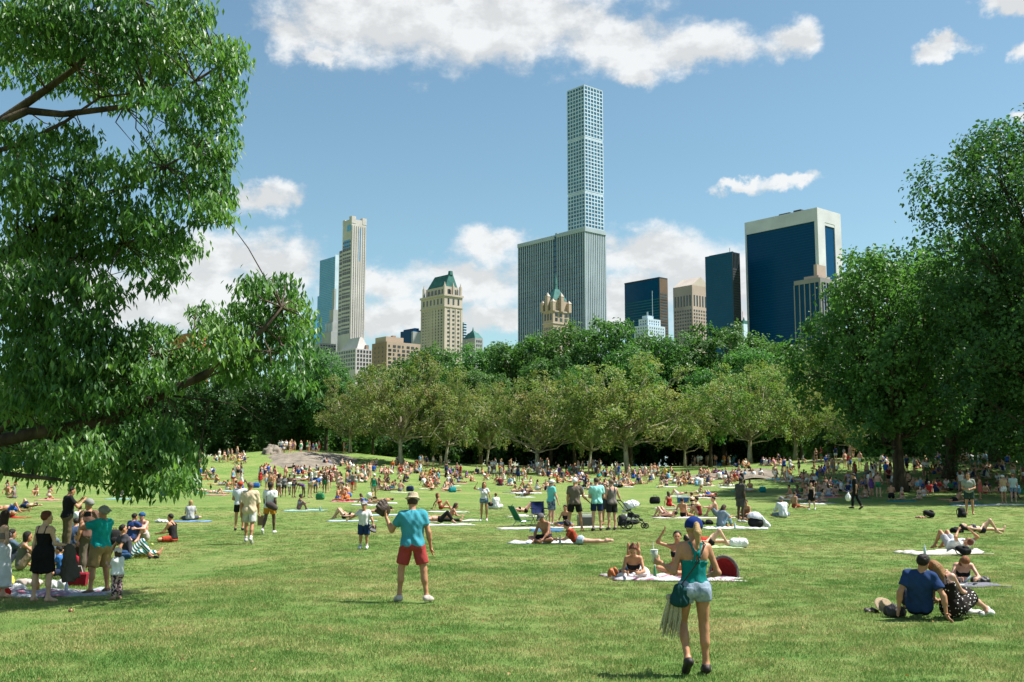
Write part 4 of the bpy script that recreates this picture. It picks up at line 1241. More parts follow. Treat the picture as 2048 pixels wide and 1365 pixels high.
class Person:
    """skeleton in a frame where the person faces +Y, right hand at +X"""
    def __init__(s, h=1.75, sex='m', girth=1.0, pel=(0, 0, 0), chest=(0, 0, 0), head=(0, 0, 0), ar=((.12, 0, -1), (.05, .12, -1)), al=((-.12, 0, -1), (-.05, .12, -1)),
                 lr=((.06, .02, -1), (.02, -.05, -1), (.15, 1, -.05)), ll=((-.06, .02, -1), (-.02, -.05, -1), (-.15, 1, -.05)), hr=None, hl=None, voxel=.016, child=False, seat=None):
        k = h / 1.75; s.k, s.sex, s.g, s.vox = k, sex, girth, voxel * (1.15 if voxel < .0137 else 1.4 if voxel < .0157 else 1.65 if voxel < .021 else 1.0)
        s.fat = .017 if voxel > .05 else 0.0
        f = sex == 'f'
        s.Rp = rot(*pel); s.Rc = s.Rp @ rot(*chest); s.Rh = s.Rc @ rot(*head)
        v = lambda R_, x, y, z: R_ @ np.array([x, y, z]) * k
        s.pel = np.zeros(3)
        s.waist = v(s.Rp, 0, 0, .12)
        s.chestc = s.waist + v(s.Rc, 0, .005, .16)
        sw = .158 if f else .180
        if child: sw *= .9
        s.sh = {'r': s.waist + v(s.Rc, sw, 0, .31), 'l': s.waist + v(s.Rc, -sw, 0, .31)}
        s.neck = s.waist + v(s.Rc, 0, -.012, .345)
        s.hpiv = s.waist + v(s.Rc, 0, .008, .388)
        hk = k * (1.25 if child else 1.06); s.hk = hk
        s.hc = s.hpiv + (s.Rh @ np.array([0, .018, .128])) * hk
        s.hip = {'r': v(s.Rp, .088, 0, -.03), 'l': v(s.Rp, -.088, 0, -.03)}
        tl, cl, ul, fl = .415 * k, .425 * k, .295 * k, .255 * k
        if child: tl, cl, ul, fl = [q * .88 for q in (tl, cl, ul, fl)]
        s.knee, s.ank, s.toe, s.elb, s.wri, s.hd, s.legd, s.armd = {}, {}, {}, {}, {}, {}, {}, {}
        for q, L_, A_, H_ in (('r', lr, ar, hr), ('l', ll, al, hl)):
            if seat is not None:                      # raise or lower the thigh until the foot rests level with the seat
                th = np.array(L_[0], float); hz = math.hypot(th[0], th[1]); want = seat * k - (s.hip[q][2] + nv(L_[1])[2] * cl)
                sn = np.clip(want / tl, -.97, .97)
                th[2] = hz * sn / math.sqrt(1 - sn * sn); L_ = (th,) + tuple(L_[1:])
            s.knee[q] = s.hip[q] + nv(L_[0]) * tl
            s.ank[q] = s.knee[q] + nv(L_[1]) * cl
            s.toe[q] = nv(L_[2]); s.legd[q] = nv(L_[1])
            s.elb[q] = s.sh[q] + nv(A_[0]) * ul
            s.wri[q] = s.elb[q] + nv(A_[1]) * fl
            s.hd[q] = nv(H_) if H_ is not None else nv(A_[1])
            s.armd[q] = nv(A_[1])
        s.parts = {}
        s.zmin = 0.0

    # ---- primitives
    def torso(s, inf=0.0, lower=True):
        k, g, f = s.k, s.g, s.sex == 'f'
        i = inf
        P = [Ell(s.pel + s.Rp @ np.array([0, -.005, .0]) * k, np.array([(.168 if f else .158) * g, .112 * g, .115]) * k + i, s.Rp, .05),
             Ell(s.waist + s.Rc @ np.array([0, .005 + .02 * (g - 1), -.01]) * k, np.array([(.122 if f else .142) * g, .098 * g ** 1.5, .145]) * k + i, s.Rc, .06),
             Ell(s.chestc, np.array([.142 if f else .165, .104 if f else .118, .185]) * k * (1 + (g - 1) * .5) + i, s.Rc, .06),
             Cone(s.sh['l'] + s.Rc @ np.array([.02, 0, .012]) * k, s.sh['r'] + s.Rc @ np.array([-.02, 0, .012]) * k, (.047 if f else .058) * k + i, (.047 if f else .058) * k + i, k=.05)]
        for q, sg in (('r', 1), ('l', -1)):
            P.append(Ell(s.pel + s.Rp @ np.array([sg * .078, -.05, -.045]) * k, np.array([.088, .09, .092]) * k * g + i, s.Rp, .035))
            P.append(Ell(s.chestc + s.Rc @ np.array([sg * .075, -.055, .07]) * k, np.array([.07, .055, .10]) * k + i, s.Rc, .04))
            if f: P.append(Ell(s.chestc + s.Rc @ np.array([sg * .068, .085, .0]) * k, np.array([.058, .058, .06]) * k + i, s.Rc, .025))
            else: P.append(Ell(s.chestc + s.Rc @ np.array([sg * .07, .065, .05]) * k, np.array([.08, .05, .07]) * k + i, s.Rc, .04))
        return P

    def leg(s, q, t0=0.0, t1=2.0, inf=0.0, hem=0.0, cut=False):
        """t 0..1 thigh, 1..2 shank"""
        k, g = s.k, s.g ** .6; P = []
        H, K, A = s.hip[q], s.knee[q], s.ank[q]
        f = s.sex == 'f'
        rt, rk, rc, ra = (.092 if f else .088) * k * g, .056 * k, .052 * k * g, .037 * k
        if t1 <= 1.0:
            e = H + (K - H) * t1
            P.append(Cone(H, e, rt + inf, rt + (rk - rt) * t1 + inf + hem, False, cut, .035))
        else:
            P.append(Cone(H, K, rt + inf, rk + inf, False, False, .035))
            u = t1 - 1.0
            e = K + (A - K) * u
            P.append(Cone(K, e, rk * .93 + inf, (rk * .93) + (ra - rk * .93) * u + inf + hem, False, cut, .03))
            d = nv(A - K)
            back = nv(np.cross(d, np.cross(s.toe[q] if abs(np.dot(s.toe[q], d)) < .95 else s.Rp @ np.array([0, 1, 0]), d))) * -1.0
            if u > .5: P.append(Cone(K + (A - K) * .12 + back * .014 * k, K + (A - K) * .42 + back * .022 * k, .040 * k * g + inf, .047 * k * g + inf, k=.045))
        return P

    def foot(s, q, inf=0.0):
        k = s.k; A, t = s.ank[q], s.toe[q]
        d = nv(s.legd[q])
        up = nv(-d + t * np.dot(d, t))
        heel = A - t * .035 * k - up * .045 * k
        ball = A + t * .125 * k - up * .062 * k
        tip = A + t * .185 * k - up * .066 * k
        return [Cone(A, heel, .036 * k + inf, .034 * k + inf, k=.03), Cone(heel, ball, .034 * k + inf, .030 * k + inf, k=.03), Cone(ball, tip, .033 * k + inf, .022 * k + inf, k=.02),
                Cone(A, ball, .034 * k + inf, .028 * k + inf, k=.03)]

    def arm(s, q, t1=2.0, inf=0.0, hem=0.0, cut=False):
        k = s.k * (1 + (s.g - 1) * .5); f = s.sex == 'f'
        m = .82 if f else 1.0
        S_, E, W_ = s.sh[q], s.elb[q], s.wri[q]
        r0, r1, r2, r3 = .054 * k * m, .040 * k * m, .043 * k * m, .026 * k * m
        if t1 <= 1.0:
            e = S_ + (E - S_) * t1
            return [Cone(S_, e, r0 + inf, r0 + (r1 - r0) * t1 + inf + hem, False, cut, .03)]
        u = t1 - 1.0
        e = E + (W_ - E) * u
        return [Cone(S_, E, r0 + inf, r1 + inf, k=.03), Cone(E, e, r1 + inf, r2 + (r3 - r2) * u + inf + hem, False, cut, .025)] + ([Cone(E, E + (W_ - E) * .35, .036 * k * m + inf, r2 + inf, k=.03)] if u > .5 else [])

    def hand(s, q, fine=True, curl=.35):
        k = s.k; W_, d = s.wri[q], s.hd[q]
        sg = 1 if q == 'r' else -1
        side = nv(np.cross(d, s.Rc @ np.array([sg * .95, .2, .2])))          # towards the thumb
        pal = nv(np.cross(side, d)) * sg                                     # palm side
        if not fine:
            return [Ell(W_ + d * .055 * k, np.array([.020, .040, .060]) * k, np.stack([pal, side, d], 1), .02), Cone(W_ + d * .1 * k, W_ + (d * .165 + pal * .03) * k, .020 * k, .014 * k, k=.02),
                    Cone(W_ + (d * .035 + side * .03) * k, W_ + (d * .085 + side * .06 + pal * .02) * k, .013 * k, .010 * k, k=.015)]
        P = [Cone(W_ - d * .02 * k, W_ + d * .03 * k, .026 * k, .026 * k, k=.02), Ell(W_ + d * .055 * k, np.array([.017, .041, .050]) * k, np.stack([pal, side, d], 1), .02)]
        for i, (o, L_) in enumerate(((.030, .072), (.010, .080), (-.010, .075), (-.030, .058))):
            b0 = W_ + (d * .092 + side * o) * k
            d1 = nv(d + pal * curl * (.6 + .15 * i) + side * o * 1.2)
            b1 = b0 + d1 * L_ * .5 * k
            d2 = nv(d1 + pal * curl * 1.6)
            P += [Cone(b0 - d * .01 * k, b1, .0095 * k, .0088 * k, k=.006), Cone(b1, b1 + d2 * L_ * .52 * k, .0088 * k, .0072 * k, k=.006)]
        b0 = W_ + (d * .03 + side * .028) * k; b1 = b0 + nv(d * .6 + side * .8 + pal * .3) * .045 * k
        P += [Cone(b0, b1, .0125 * k, .0105 * k, k=.008), Cone(b1, b1 + nv(d * .9 + side * .25 + pal * .4) * .036 * k, .0105 * k, .0082 * k, k=.006)]
        return P

    def headp(s, fine=True):
        k = s.hk; c, Rh = s.hc, s.Rh
        a = lambda x, y, z: c + Rh @ np.array([x, y, z]) * k
        P = [Cone(s.neck, a(0, -.02, -.06), .058 * s.k if s.sex == 'm' else .049 * s.k, .050 * s.k if s.sex == 'm' else .045 * s.k, k=.035),
             Ell(a(0, -.012, .028), np.array([.073, .093, .088]) * k, Rh, .03), Ell(a(0, .022, -.05), np.array([.054, .064, .066]) * k, Rh, .04),
             Cone(a(0, .065, -.088), a(0, .07, -.085), .022 * k, .022 * k, k=.03)]
        if fine:
            P += [Cone(a(0, .086, .008), a(0, .104, -.032), .008 * k, .013 * k, k=.012), Cone(a(-.03, .078, .022), a(.03, .078, .022), .012 * k, .012 * k, k=.02),
                  Ell(a(0, .083, -.062), np.array([.022, .010, .010]) * k, Rh, .008)]
            for sg in (1, -1): P.append(Ell(a(sg * .076, -.005, -.012), np.array([.010, .019, .031]) * k, Rh, .008))
        return P

    # ---- meshes
    def body(s, fine_hands=False, fine_head=True, bare_feet=True):
        P = s.torso()
        for q in 'rl':
            P += s.leg(q) + s.foot(q) + s.arm(q)
            if not fine_hands: P += s.hand(q, False)
        P += s.headp(fine_head)
        P += [Cone(s.neck - s.Rc @ np.array([0, 0, .01]) * s.k, s.sh[q] * .8 + s.neck * .2, .045 * s.k, .034 * s.k, k=.05) for q in 'rl']
        cuts = []
        if fine_head:
            a = lambda x, y, z: s.hc + s.Rh @ np.array([x, y, z]) * s.hk
            cuts = [Ell(a(sg * .031, .097, -.002), np.array([.017, .016, .010]) * s.hk, s.Rh) for sg in (1, -1)]
        V, F = sdf_mesh(P, s.vox, cuts=cuts, fat=s.fat)
        mi = np.zeros(len(F), int)
        if fine_head:
            C = V[F].mean(1); loc = (C - s.hc) @ s.Rh / s.hk
            for sg in (1, -1):
                mi[(np.abs(loc[:, 0] - sg * .031) < .014) & (np.abs(loc[:, 2] + .001) < .008) & (loc[:, 1] > .06)] = 1
            mi[(np.abs(loc[:, 0]) < .022) & (np.abs(loc[:, 2] + .062) < .009) & (loc[:, 1] > .076)] = 2
        if fine_hands:
            Vs, Fs, ms, b = [V], [F], [mi], len(V)
            for q in 'rl':
                hv, hf = sdf_mesh(s.hand(q, True, getattr(s, 'curl_' + q, .35)), .0058 * max(s.k, .8) * (1.0 if s.vox < .0155 else 1.4))
                Vs.append(hv); Fs.append(hf + b); ms.append(np.zeros(len(hf), int)); b += len(hv)
            V, F, mi = np.concatenate(Vs), np.concatenate(Fs), np.concatenate(ms)
        s.zmin = V[:, 2].min()
        s.parts['person'] = (V, F, mi)
        return V, F, mi

    def garment(s, name, prims, clips=(), wob=.0025, cuts=()):
        res = sdf_mesh(prims, s.vox * .95, clips, cuts, wob, seed=len(s.parts) * 1.7, fat=s.fat)
        if res is not None: s.parts.setdefault(name, []) ; s.parts[name].append(res) if isinstance(s.parts[name], list) else None
        return s

    def cl_hip(s, z): return (s.Rp @ np.array([0, 0, -1.]), s.pel + s.Rp @ np.array([0, 0, z]) * s.k)       # keep above z
    def cl_hipb(s, z): return (s.Rp @ np.array([0, 0, 1.]), s.pel + s.Rp @ np.array([0, 0, z]) * s.k)       # keep below z
    def cl_ch(s, z): return (s.Rc @ np.array([0, 0, 1.]), s.waist + s.Rc @ np.array([0, 0, z]) * s.k)       # keep below z (chest frame)
    def cl_chb(s, z): return (s.Rc @ np.array([0, 0, -1.]), s.waist + s.Rc @ np.array([0, 0, z]) * s.k)     # keep above z

    def tee(s, sleeve=.62, inf=.025, hem=-.07, name='shirt', loose=.006, collar=False):
        s.hem, s.over = hem, True
        P = s.torso(inf)
        for q in 'rl': P += s.arm(q, sleeve, inf - .006, loose, True)
        if collar: P.append(Cone(s.neck - s.Rc @ np.array([0, 0, .02]) * s.k, s.neck + s.Rc @ np.array([0, .008, .045]) * s.k, .072 * s.k, .064 * s.k, cut1=True))
        neck = Ell(s.neck + s.Rc @ np.array([0, .055, .045]) * s.k, np.array([.075, .075, .06]) * s.k, s.Rc)
        return s.garment(name, P, [s.cl_hip(hem)], wob=.0055, cuts=() if collar else (neck,))

    def tank(s, inf=.010, hem=-.03, low=.23, strap=True, name='tank_top', wide=.085, back=None, sr=.014):
        s.hem, s.over = hem, False
        P = s.torso(inf)
        s.garment(name, P, [s.cl_hip(hem), s.cl_ch(low)], wob=.0018)
        if strap:
            S_ = []
            for sg in (1, -1):
                x = sg * wide
                pts = [s.waist + s.Rc @ np.array([x, .100 + inf, low - .03]) * s.k, s.waist + s.Rc @ np.array([x * .95, .045, .358]) * s.k, s.waist + s.Rc @ np.array([x * .9, -.055, .355]) * s.k] + ([s.waist + s.Rc @ np.array([x * .85, -.118 - inf, low - .02]) * s.k] if back is None else [s.waist + s.Rc @ np.array([sg * .022, -.125, .25]) * s.k, s.waist + s.Rc @ np.array([sg * back, -.112 - inf, low - .03]) * s.k])
                for a, b in zip(pts, pts[1:]): S_.append(Cone(a, b, sr * s.k, sr * s.k, k=.015))
            s.garment(name, S_, wob=0)
        return s

    def bra(s, name='bikini_top', lo=.085, hi=.215):
        s.garment(name, s.torso(.008), [s.cl_ch(hi), s.cl_chb(lo)], wob=0)
        return s

    def hips(s, inf, top):
        a, b = s.torso(inf)[:2]
        a.clips = (((0, 0, 1), (top) * s.k),); b.clips = (((0, 0, 1), (top - .11) * s.k),)
        return [a] + ([b] if top > .03 else []) + [Ell(s.pel + s.Rp @ np.array([sg * .078, -.05, -.045]) * s.k, np.array([.088, .09, .092]) * s.k * s.g + inf, s.Rp, .035, clips=(((0, 0, 1), (top + .045) * s.k),)) for sg in (1, -1)]

    def shorts(s, t=.5, inf=.018, hem=.012, name='shorts', top=.10, wob=.003):
        if hasattr(s, 'hem'): top = min(top, s.hem + (.03 if s.over else .004))
        P = s.hips(inf, top)
        for q in 'rl': P += s.leg(q, 0, t, inf, hem, True)
        cuts = []
        if .25 < t < 1.2:
            dr, dl = nv(s.knee['r'] - s.hip['r']), nv(s.knee['l'] - s.hip['l'])
            m0, ax = (s.hip['r'] + s.hip['l']) / 2, nv(dr + dl)
            L_ = .415 * s.k * min(t, 1.0)
            if dr @ dl > .6:
                sx = nv(s.hip['r'] - s.hip['l']); fy = nv(np.cross(ax, sx))
                c0 = m0 + ax * (.10 * s.k + (L_ - .10 * s.k) * .5 + .03)
                cuts = [Ell(c0, np.array([.013 * s.k, .2, max(.03, (L_ - .06 * s.k) * .5 + .03)]), np.stack([nv(sx), fy, ax], 1))]
        return s.garment(name, P, [], wob=wob, cuts=cuts)

    def trim(s, root, name, color, inf=.026, width=.15, z0=-.14, z1=-.02):
        """back pockets and a waistband sewn onto the shorts, as parts of the shorts"""
        so = [o for o in root.children if 'shorts' in o.name][0]
        pl = lambda n, q: (s.Rp @ np.array(n, float), s.pel + s.Rp @ np.array(q) * s.k)
        for sg in (1, -1):
            x0, x1 = (sg * .035, sg * (.035 + width * .7)) if sg > 0 else (-(.035 + width * .7), -.035)
            res = sdf_mesh(s.hips(inf, .1), .009, [pl((-1, 0, 0), (x0, 0, 0)), pl((1, 0, 0), (x1, 0, 0)), pl((0, 0, -1), (0, 0, z0)), pl((0, 0, 1), (0, 0, z1)), pl((0, 1, 0), (0, -.02, 0))])
            V, F = res; link('pocket', np_mesh('pocket', V + s.shift, F, True, part_mat(name)), so, color=color)
        V, F = sdf_mesh(s.hips(inf - .006, .1), .009, [pl((0, 0, -1), (0, 0, z1 + .012)), pl((0, 0, 1), (0, 0, z1 + .045))])
        link('waistband', np_mesh('waistband', V + s.shift, F, True, part_mat(name)), so, color=color)

    def brief(s, inf=.008, name='bikini_bottom', top=.05):
        P = s.hips(inf, top)
        for q in 'rl': P += s.leg(q, 0, .16, inf, 0, True)
        return s.garment(name, P, [], wob=0)

    def trousers(s, inf=.014, t=1.93, name='trousers', hem=.012): return s.shorts(t, inf, hem, name)

    def skirt(s, length=.5, flare=.10, name='skirt', top=.10, inf=.014):
        """hangs over the thighs as they are posed"""
        P = s.hips(inf, top)
        a = (s.hip['r'] + s.hip['l']) / 2; kr, kl = s.knee['r'], s.knee['l']
        e = [s.hip[q] + (s.knee[q] - s.hip[q]) * min(length, 1.0) + ((s.ank[q] - s.knee[q]) * max(0, length - 1.0)) for q in 'rl']
        for q, x in zip('rl', e): P.append(Cone(s.hip[q], x, .10 * s.k + inf, .085 * s.k + flare * .5, False, True, .10))
        P.append(Cone(a, (e[0] + e[1]) / 2, .115 * s.k + inf, .10 * s.k + flare * .6, False, True, .10))
        return s.garment(name, P, [], wob=.004)

    def dress(s, length=.85, low=.24, flare=.08, name='dress', wide=.085, inf=.012):
        s.skirt(length, flare, name, top=.12, inf=inf)
        return s.tank(inf, .02, low, True, name, wide)

    def shoes(s, name='shoe', inf=.008, sock=None):
        for q in 'rl':
            up = nv(-s.legd[q])
            s.parts.setdefault(name, []).append(('solo', sdf_mesh(s.foot(q, inf), s.vox * .9, [(up, s.ank[q] + up * .01 * s.k)])))
            if sock:
                s.parts.setdefault(sock, []).append(('solo', sdf_mesh(s.leg(q, 1, 2, .006), s.vox * .9, [(up, s.ank[q] + up * .085 * s.k), (-up, s.ank[q] - up * .0 * s.k)])))
        return s

    def hair(s, style='short', name='hair'):
        k = s.hk; Rh = s.Rh
        a = lambda x, y, z: s.hc + Rh @ np.array([x, y, z]) * k
        e = lambda i=.0: Ell(a(0, -.016, .032), np.array([.081 + i, .099 + i, .093 + i]) * k, Rh, .02, clips=(((0, .80, -.60), .028), ((0, 0, -1), .10 if style != 'short' else .075)))
        P = [e(.004 if style == 'short' else .008)]
        if style == 'long':
            dn = s.Rc @ np.array([0, 0, -1.])
            P += [Cone(a(sg * .045, -.045, -.02), a(sg * .055, -.055, -.10) + dn * .13 * k, .052 * k, .045 * k, k=.03) for sg in (1, -1)] + [Cone(a(0, -.07, -.02), a(0, -.075, -.12) + dn * .16 * k, .055 * k, .04 * k, k=.03)]
        elif style == 'bob':
            P += [Cone(a(sg * .05, -.03, .0), a(sg * .055, -.03, -.085), .045 * k, .04 * k, k=.03) for sg in (1, -1)] + [Cone(a(0, -.06, 0), a(0, -.06, -.09), .055 * k, .045 * k, k=.03)]
        elif style == 'bun':
            P += [Ell(a(0, -.075, .085), np.array([.04, .04, .036]) * k, Rh, .012)]
        elif style == 'topknot':
            P += [Ell(a(0, -.03, .14), np.array([.034, .034, .032]) * k, Rh, .012)]
        elif style == 'pony':
            p0 = a(0, -.11, .03); dn = nv(s.Rc @ np.array([0, -.28, -1.]))
            P += [Cone(p0, p0 + dn * .10 * k + Rh @ np.array([0, -.03, 0]) * k, .030 * k, .042 * k, k=.02), Cone(p0 + dn * .10 * k + Rh @ np.array([0, -.03, 0]) * k, p0 + dn * .27 * k, .042 * k, .018 * k, k=.02)]
        elif style == 'curly':
            rr = np.random.default_rng(3)
            for _ in range(26):
                d = nv(rr.normal(size=3) + np.array([0, -.5, .3]))
                P.append(Ell(a(d[0] * .085, -.03 + d[1] * .09, .01 + d[2] * .09), np.array([.034] * 3) * k, Rh, .012))
        return s.garment(name, P, wob=.002)

    def cap(s, name='cap', back=False, inf=.017):
        k = s.hk; a = lambda x, y, z: s.hc + s.Rh @ np.array([x, y, z]) * k
        e = Ell(a(0, -.014, .030), np.array([.082 + inf, .101 + inf, .096 + inf * .5]) * k, s.Rh, .01, clips=(((0, .25, -1), .022),))
        sg = -1 if back else 1
        b = Ell(a(0, sg * .115, .048), np.array([.068, .085, .016]) * k, s.Rh @ rot(sg * 10), .01)
        P = [e, b, Cone(a(0, -.014, .128), a(0, -.014, .134), .010 * k, .010 * k, k=.006)]
        return s.garment(name, P, wob=0)

    def hat(s, name='straw_hat', brim=.17, crown=.10):
        k = s.hk; a = lambda x, y, z: s.hc + s.Rh @ np.array([x, y, z]) * k
        P = [Ell(a(0, -.012, .062), np.array([brim * .88, brim, .013]) * k, s.Rh, .012), Cone(a(0, -.012, .06), a(0, -.012, .06 + crown), .096 * k, .074 * k, cut1=True, k=.012)]
        return s.garment(name, P, cuts=[Ell(a(0, -.012, .075 + crown), np.array([.022, .06, .03]) * k, s.Rh)], wob=0)

    # ---- objects
    def meshes(s, tagname):
        """list of (name, mesh) with the body first; z shifted so that the figure rests on z=0"""
        out = []
        zs = [s.zmin]
        for n, v in s.parts.items():
            if n != 'person':
                for x in v:
                    x = x[1] if x[0] is not None and isinstance(x[0], str) else x
                    zs.append(x[0][:, 2].min())
        sh = np.array([0, 0, -min(zs)])
        V, F, mi = s.parts['person']
        me = np_mesh('person', V + sh, F, True, None, None, mi)
        for m in (M_SKIN, M_EYE, M_LIP): me.materials.append(m)
        out.append(('person', me))
        for n, v in s.parts.items():
            if n == 'person': continue
            solo = [x[1] for x in v if isinstance(x[0], str)]; joint = [x for x in v if not isinstance(x[0], str)]
            for (a, f) in solo: out.append((n, np_mesh(n, a + sh, f, True, part_mat(n))))
            if joint:
                Vs, Fs, b = [], [], 0
                for (a, f) in joint: Vs.append(a); Fs.append(f + b); b += len(a)
                out.append((n, np_mesh(n, np.concatenate(Vs) + sh, np.concatenate(Fs), True, part_mat(n))))
        s.shift = sh
        return out


M_SKIN = mat_objcolor('skin', 0.5, 0.4, 0.22, 7.0, 0.25, 16.0)
M_EYE = mat_plain('eye', (0.05, 0.04, 0.035), 0.25, 0.5, 0.0)
M_LIP = mat_plain('lip', (0.36, 0.13, 0.11), 0.45, 0.4, 0.0)
M_CLOTH = mat_objcolor('cotton_cloth', 0.9, 0.12, 0.2, 4.0, 0.9, 8.0)
M_HAIR = mat_objcolor('hair', 0.55, 0.25, 0.3, 30.0, 0.7, 60.0)
M_SHOE = mat_objcolor('shoe', 0.6, 0.4, 0.2, 20.0, 0.2, 40.0)
M_STRAW = mat_objcolor('straw', 0.8, 0.2, 0.25, 60.0, 0.6, 90.0)


def _dots(N, L, col):
    v = N('ShaderNodeTexVoronoi'); v.inputs['Scale'].default_value = 24.0; v.inputs['Randomness'].default_value = .55
    L(N('ShaderNodeTexCoord').outputs['Object'], v.inputs['Vector'])
    t = N('ShaderNodeMath'); t.operation = 'LESS_THAN'; L(v.outputs['Distance'], t.inputs[0]); t.inputs[1].default_value = .24
    return mix_rgb(N, L, t.outputs[0], col, (.75, .72, .66))


def _floral(N, L, col):
    f = noise(N, L, 26, 2, .5)
    return mix_rgb(N, L, ramp(N, L, f, [(.46, (0, 0, 0)), (.52, (1, 1, 1))]), col, mix_rgb(N, L, noise(N, L, 14, 1, .5), (.55, .2, .25), (.5, .45, .4)))


def _stripe(N, L, col):
    w = N('ShaderNodeTexWave'); w.inputs['Scale'].default_value = 6.0; w.bands_direction = 'DIAGONAL'
    L(N('ShaderNodeTexCoord').outputs['Object'], w.inputs['Vector'])
    return mix_rgb(N, L, ramp(N, L, w.outputs['Fac'], [(.55, (0, 0, 0)), (.6, (1, 1, 1))]), col, (.7, .68, .64))


M_DOTS = mat_objcolor('polka_dot_cloth', 0.9, 0.15, 0.14, 5.0, 0.5, 11.0, pattern=_dots)
M_FLORAL = mat_objcolor('printed_cloth', 0.9, 0.15, 0.14, 5.0, 0.5, 11.0, pattern=_floral)
M_STRIPE = mat_objcolor('striped_cloth', 0.9, 0.15, 0.14, 5.0, 0.5, 11.0, pattern=_stripe)


def _denim(N, L, col):
    f = noise(N, L, 9, 6, .7)
    return mix_rgb(N, L, ramp(N, L, f, [(.4, (0, 0, 0)), (.7, (.6, .6, .6))]), col, (.62, .68, .74))


M_DENIM = mat_objcolor('denim', 0.9, 0.15, 0.2, 12.0, 0.5, 14.0, pattern=_denim)


def part_mat(n):
    if n == 'hair': return M_HAIR
    if n in ('shoe', 'sandal'): return M_SHOE
    if n in ('straw_hat',): return M_STRAW
    if n == 'polka_dot_dress': return M_DOTS
    if n == 'printed_leggings': return M_FLORAL
    if n == 'striped_trousers': return M_STRIPE
    if n.startswith('denim'): return M_DENIM
    return M_CLOTH


SKIN = {'light': (0.60, 0.36, 0.235), 'tan': (0.47, 0.225, 0.115), 'pink': (0.62, 0.335, 0.235), 'brown': (0.22, 0.115, 0.07), 'deep': (0.10, 0.052, 0.034)}
HAIRC = {'brown': (0.065, 0.035, 0.02), 'dark': (0.018, 0.013, 0.010), 'blond': (0.42, 0.27, 0.11), 'auburn': (0.15, 0.045, 0.02), 'grey': (0.30, 0.29, 0.27), 'ginger': (0.26, 0.09, 0.03)}


def put_person(P, loc, rz, label, cols, skin='light', hair='brown', group=None, fine=False, fine_head=True, meshes=None):
    """body mesh on top, clothes, hair and shoes as its children. rz degrees, 0 = facing away from the camera"""
    if meshes is None:
        P.body(fine, fine_head); meshes = P.meshes('')
    root = None
    for (n, me) in meshes:
        if root is None:
            root = link('person', me, None, loc=loc, rz=R(rz), color=SKIN.get(skin, skin))
            tag(root, label, 'person', group)
        else:
            c = HAIRC.get(hair, hair) if n == 'hair' else cols.get(n, (.5, .5, .5))
            link(n, me, root, color=c)
    return root
# ================================================================== THINGS ON THE GRASS
USED = set()


def uniq(label):
    assert label not in USED, label
    USED.add(label); return label


def towel(px, py, w, l, rz, color, label, name='towel', seed=0, wr=.02, mat=None, group=None, cloth=None):
    """a crumpled cloth lying on the lawn: top sheet with folds, a turned-down rim, real thickness"""
    c = ground(px, py); r = np.random.default_rng(seed + int(px))
    w, l, wr = w * .84, l * .84, wr * 1.5
    color = tuple(k * .86 for k in color)
    nx, ny = 14, 14
    X, Y = np.meshgrid(np.linspace(-.5, .5, nx), np.linspace(-.5, .5, ny))
    wx = X * w * (1 + .09 * np.sin(Y * 7 + seed)) + .07 * np.sin(Y * 11 + px); wy = Y * l * (1 + .08 * np.sin(X * 7 + px)) + .06 * np.sin(X * 10 + seed)
    a = R(rz); gx, gy = wx * math.cos(a) - wy * math.sin(a), wx * math.sin(a) + wy * math.cos(a)
    f = np.zeros_like(X)
    for _ in range(6):
        q = r.normal(size=2) * 7; f += np.abs(np.sin(X * w * q[0] + Y * l * q[1] + r.uniform(0, 6))) * wr / 2.2
    edge = np.minimum(np.minimum(.5 - np.abs(X), .5 - np.abs(Y)) * 16, 1)
    f = np.maximum(f * 1.5 - np.quantile(f * 1.5, .3), 0)
    Z = height(c.x + gx, c.y + gy) - c.z + .022 + f * (.25 + .75 * edge)
    V = np.stack([gx, gy, Z], -1).reshape(-1, 3)
    Vb = V.copy(); Vb[:, 2] -= .02
    n = nx * ny
    i = (np.arange(ny - 1)[:, None] * nx + np.arange(nx - 1)[None]).ravel()
    F = np.stack([i, i + 1, i + 1 + nx, i + nx], 1)
    Fb = F[:, ::-1] + n
    ring = list(range(nx)) + [k * nx + nx - 1 for k in range(1, ny)] + [(ny - 1) * nx + k for k in range(nx - 2, -1, -1)] + [k * nx for k in range(ny - 2, 0, -1)]
    Fs = np.array([(ring[(k + 1) % len(ring)], ring[k], ring[k] + n, ring[(k + 1) % len(ring)] + n) for k in range(len(ring))])
    o = link(name, np_mesh(name, np.concatenate([V, Vb]), np.concatenate([F, Fb, Fs]), True, mat or M_TOWEL), None, loc=c, color=color)
    return tag(o, uniq(label), 'blanket' if name == 'blanket' else 'towel', group)


def _check(N, L, col):
    c = N('ShaderNodeTexVoronoi'); c.inputs['Scale'].default_value = 5
    L(N('ShaderNodeTexCoord').outputs['Object'], c.inputs['Vector'])
    return mix_rgb(N, L, ramp(N, L, noise(N, L, 5, 3, .6), [(.5, (0, 0, 0)), (.56, (1, 1, 1))]), col, mix_rgb(N, L, noise(N, L, 2.0, 0, .5), (.5, .1, .1), (.2, .3, .45)))


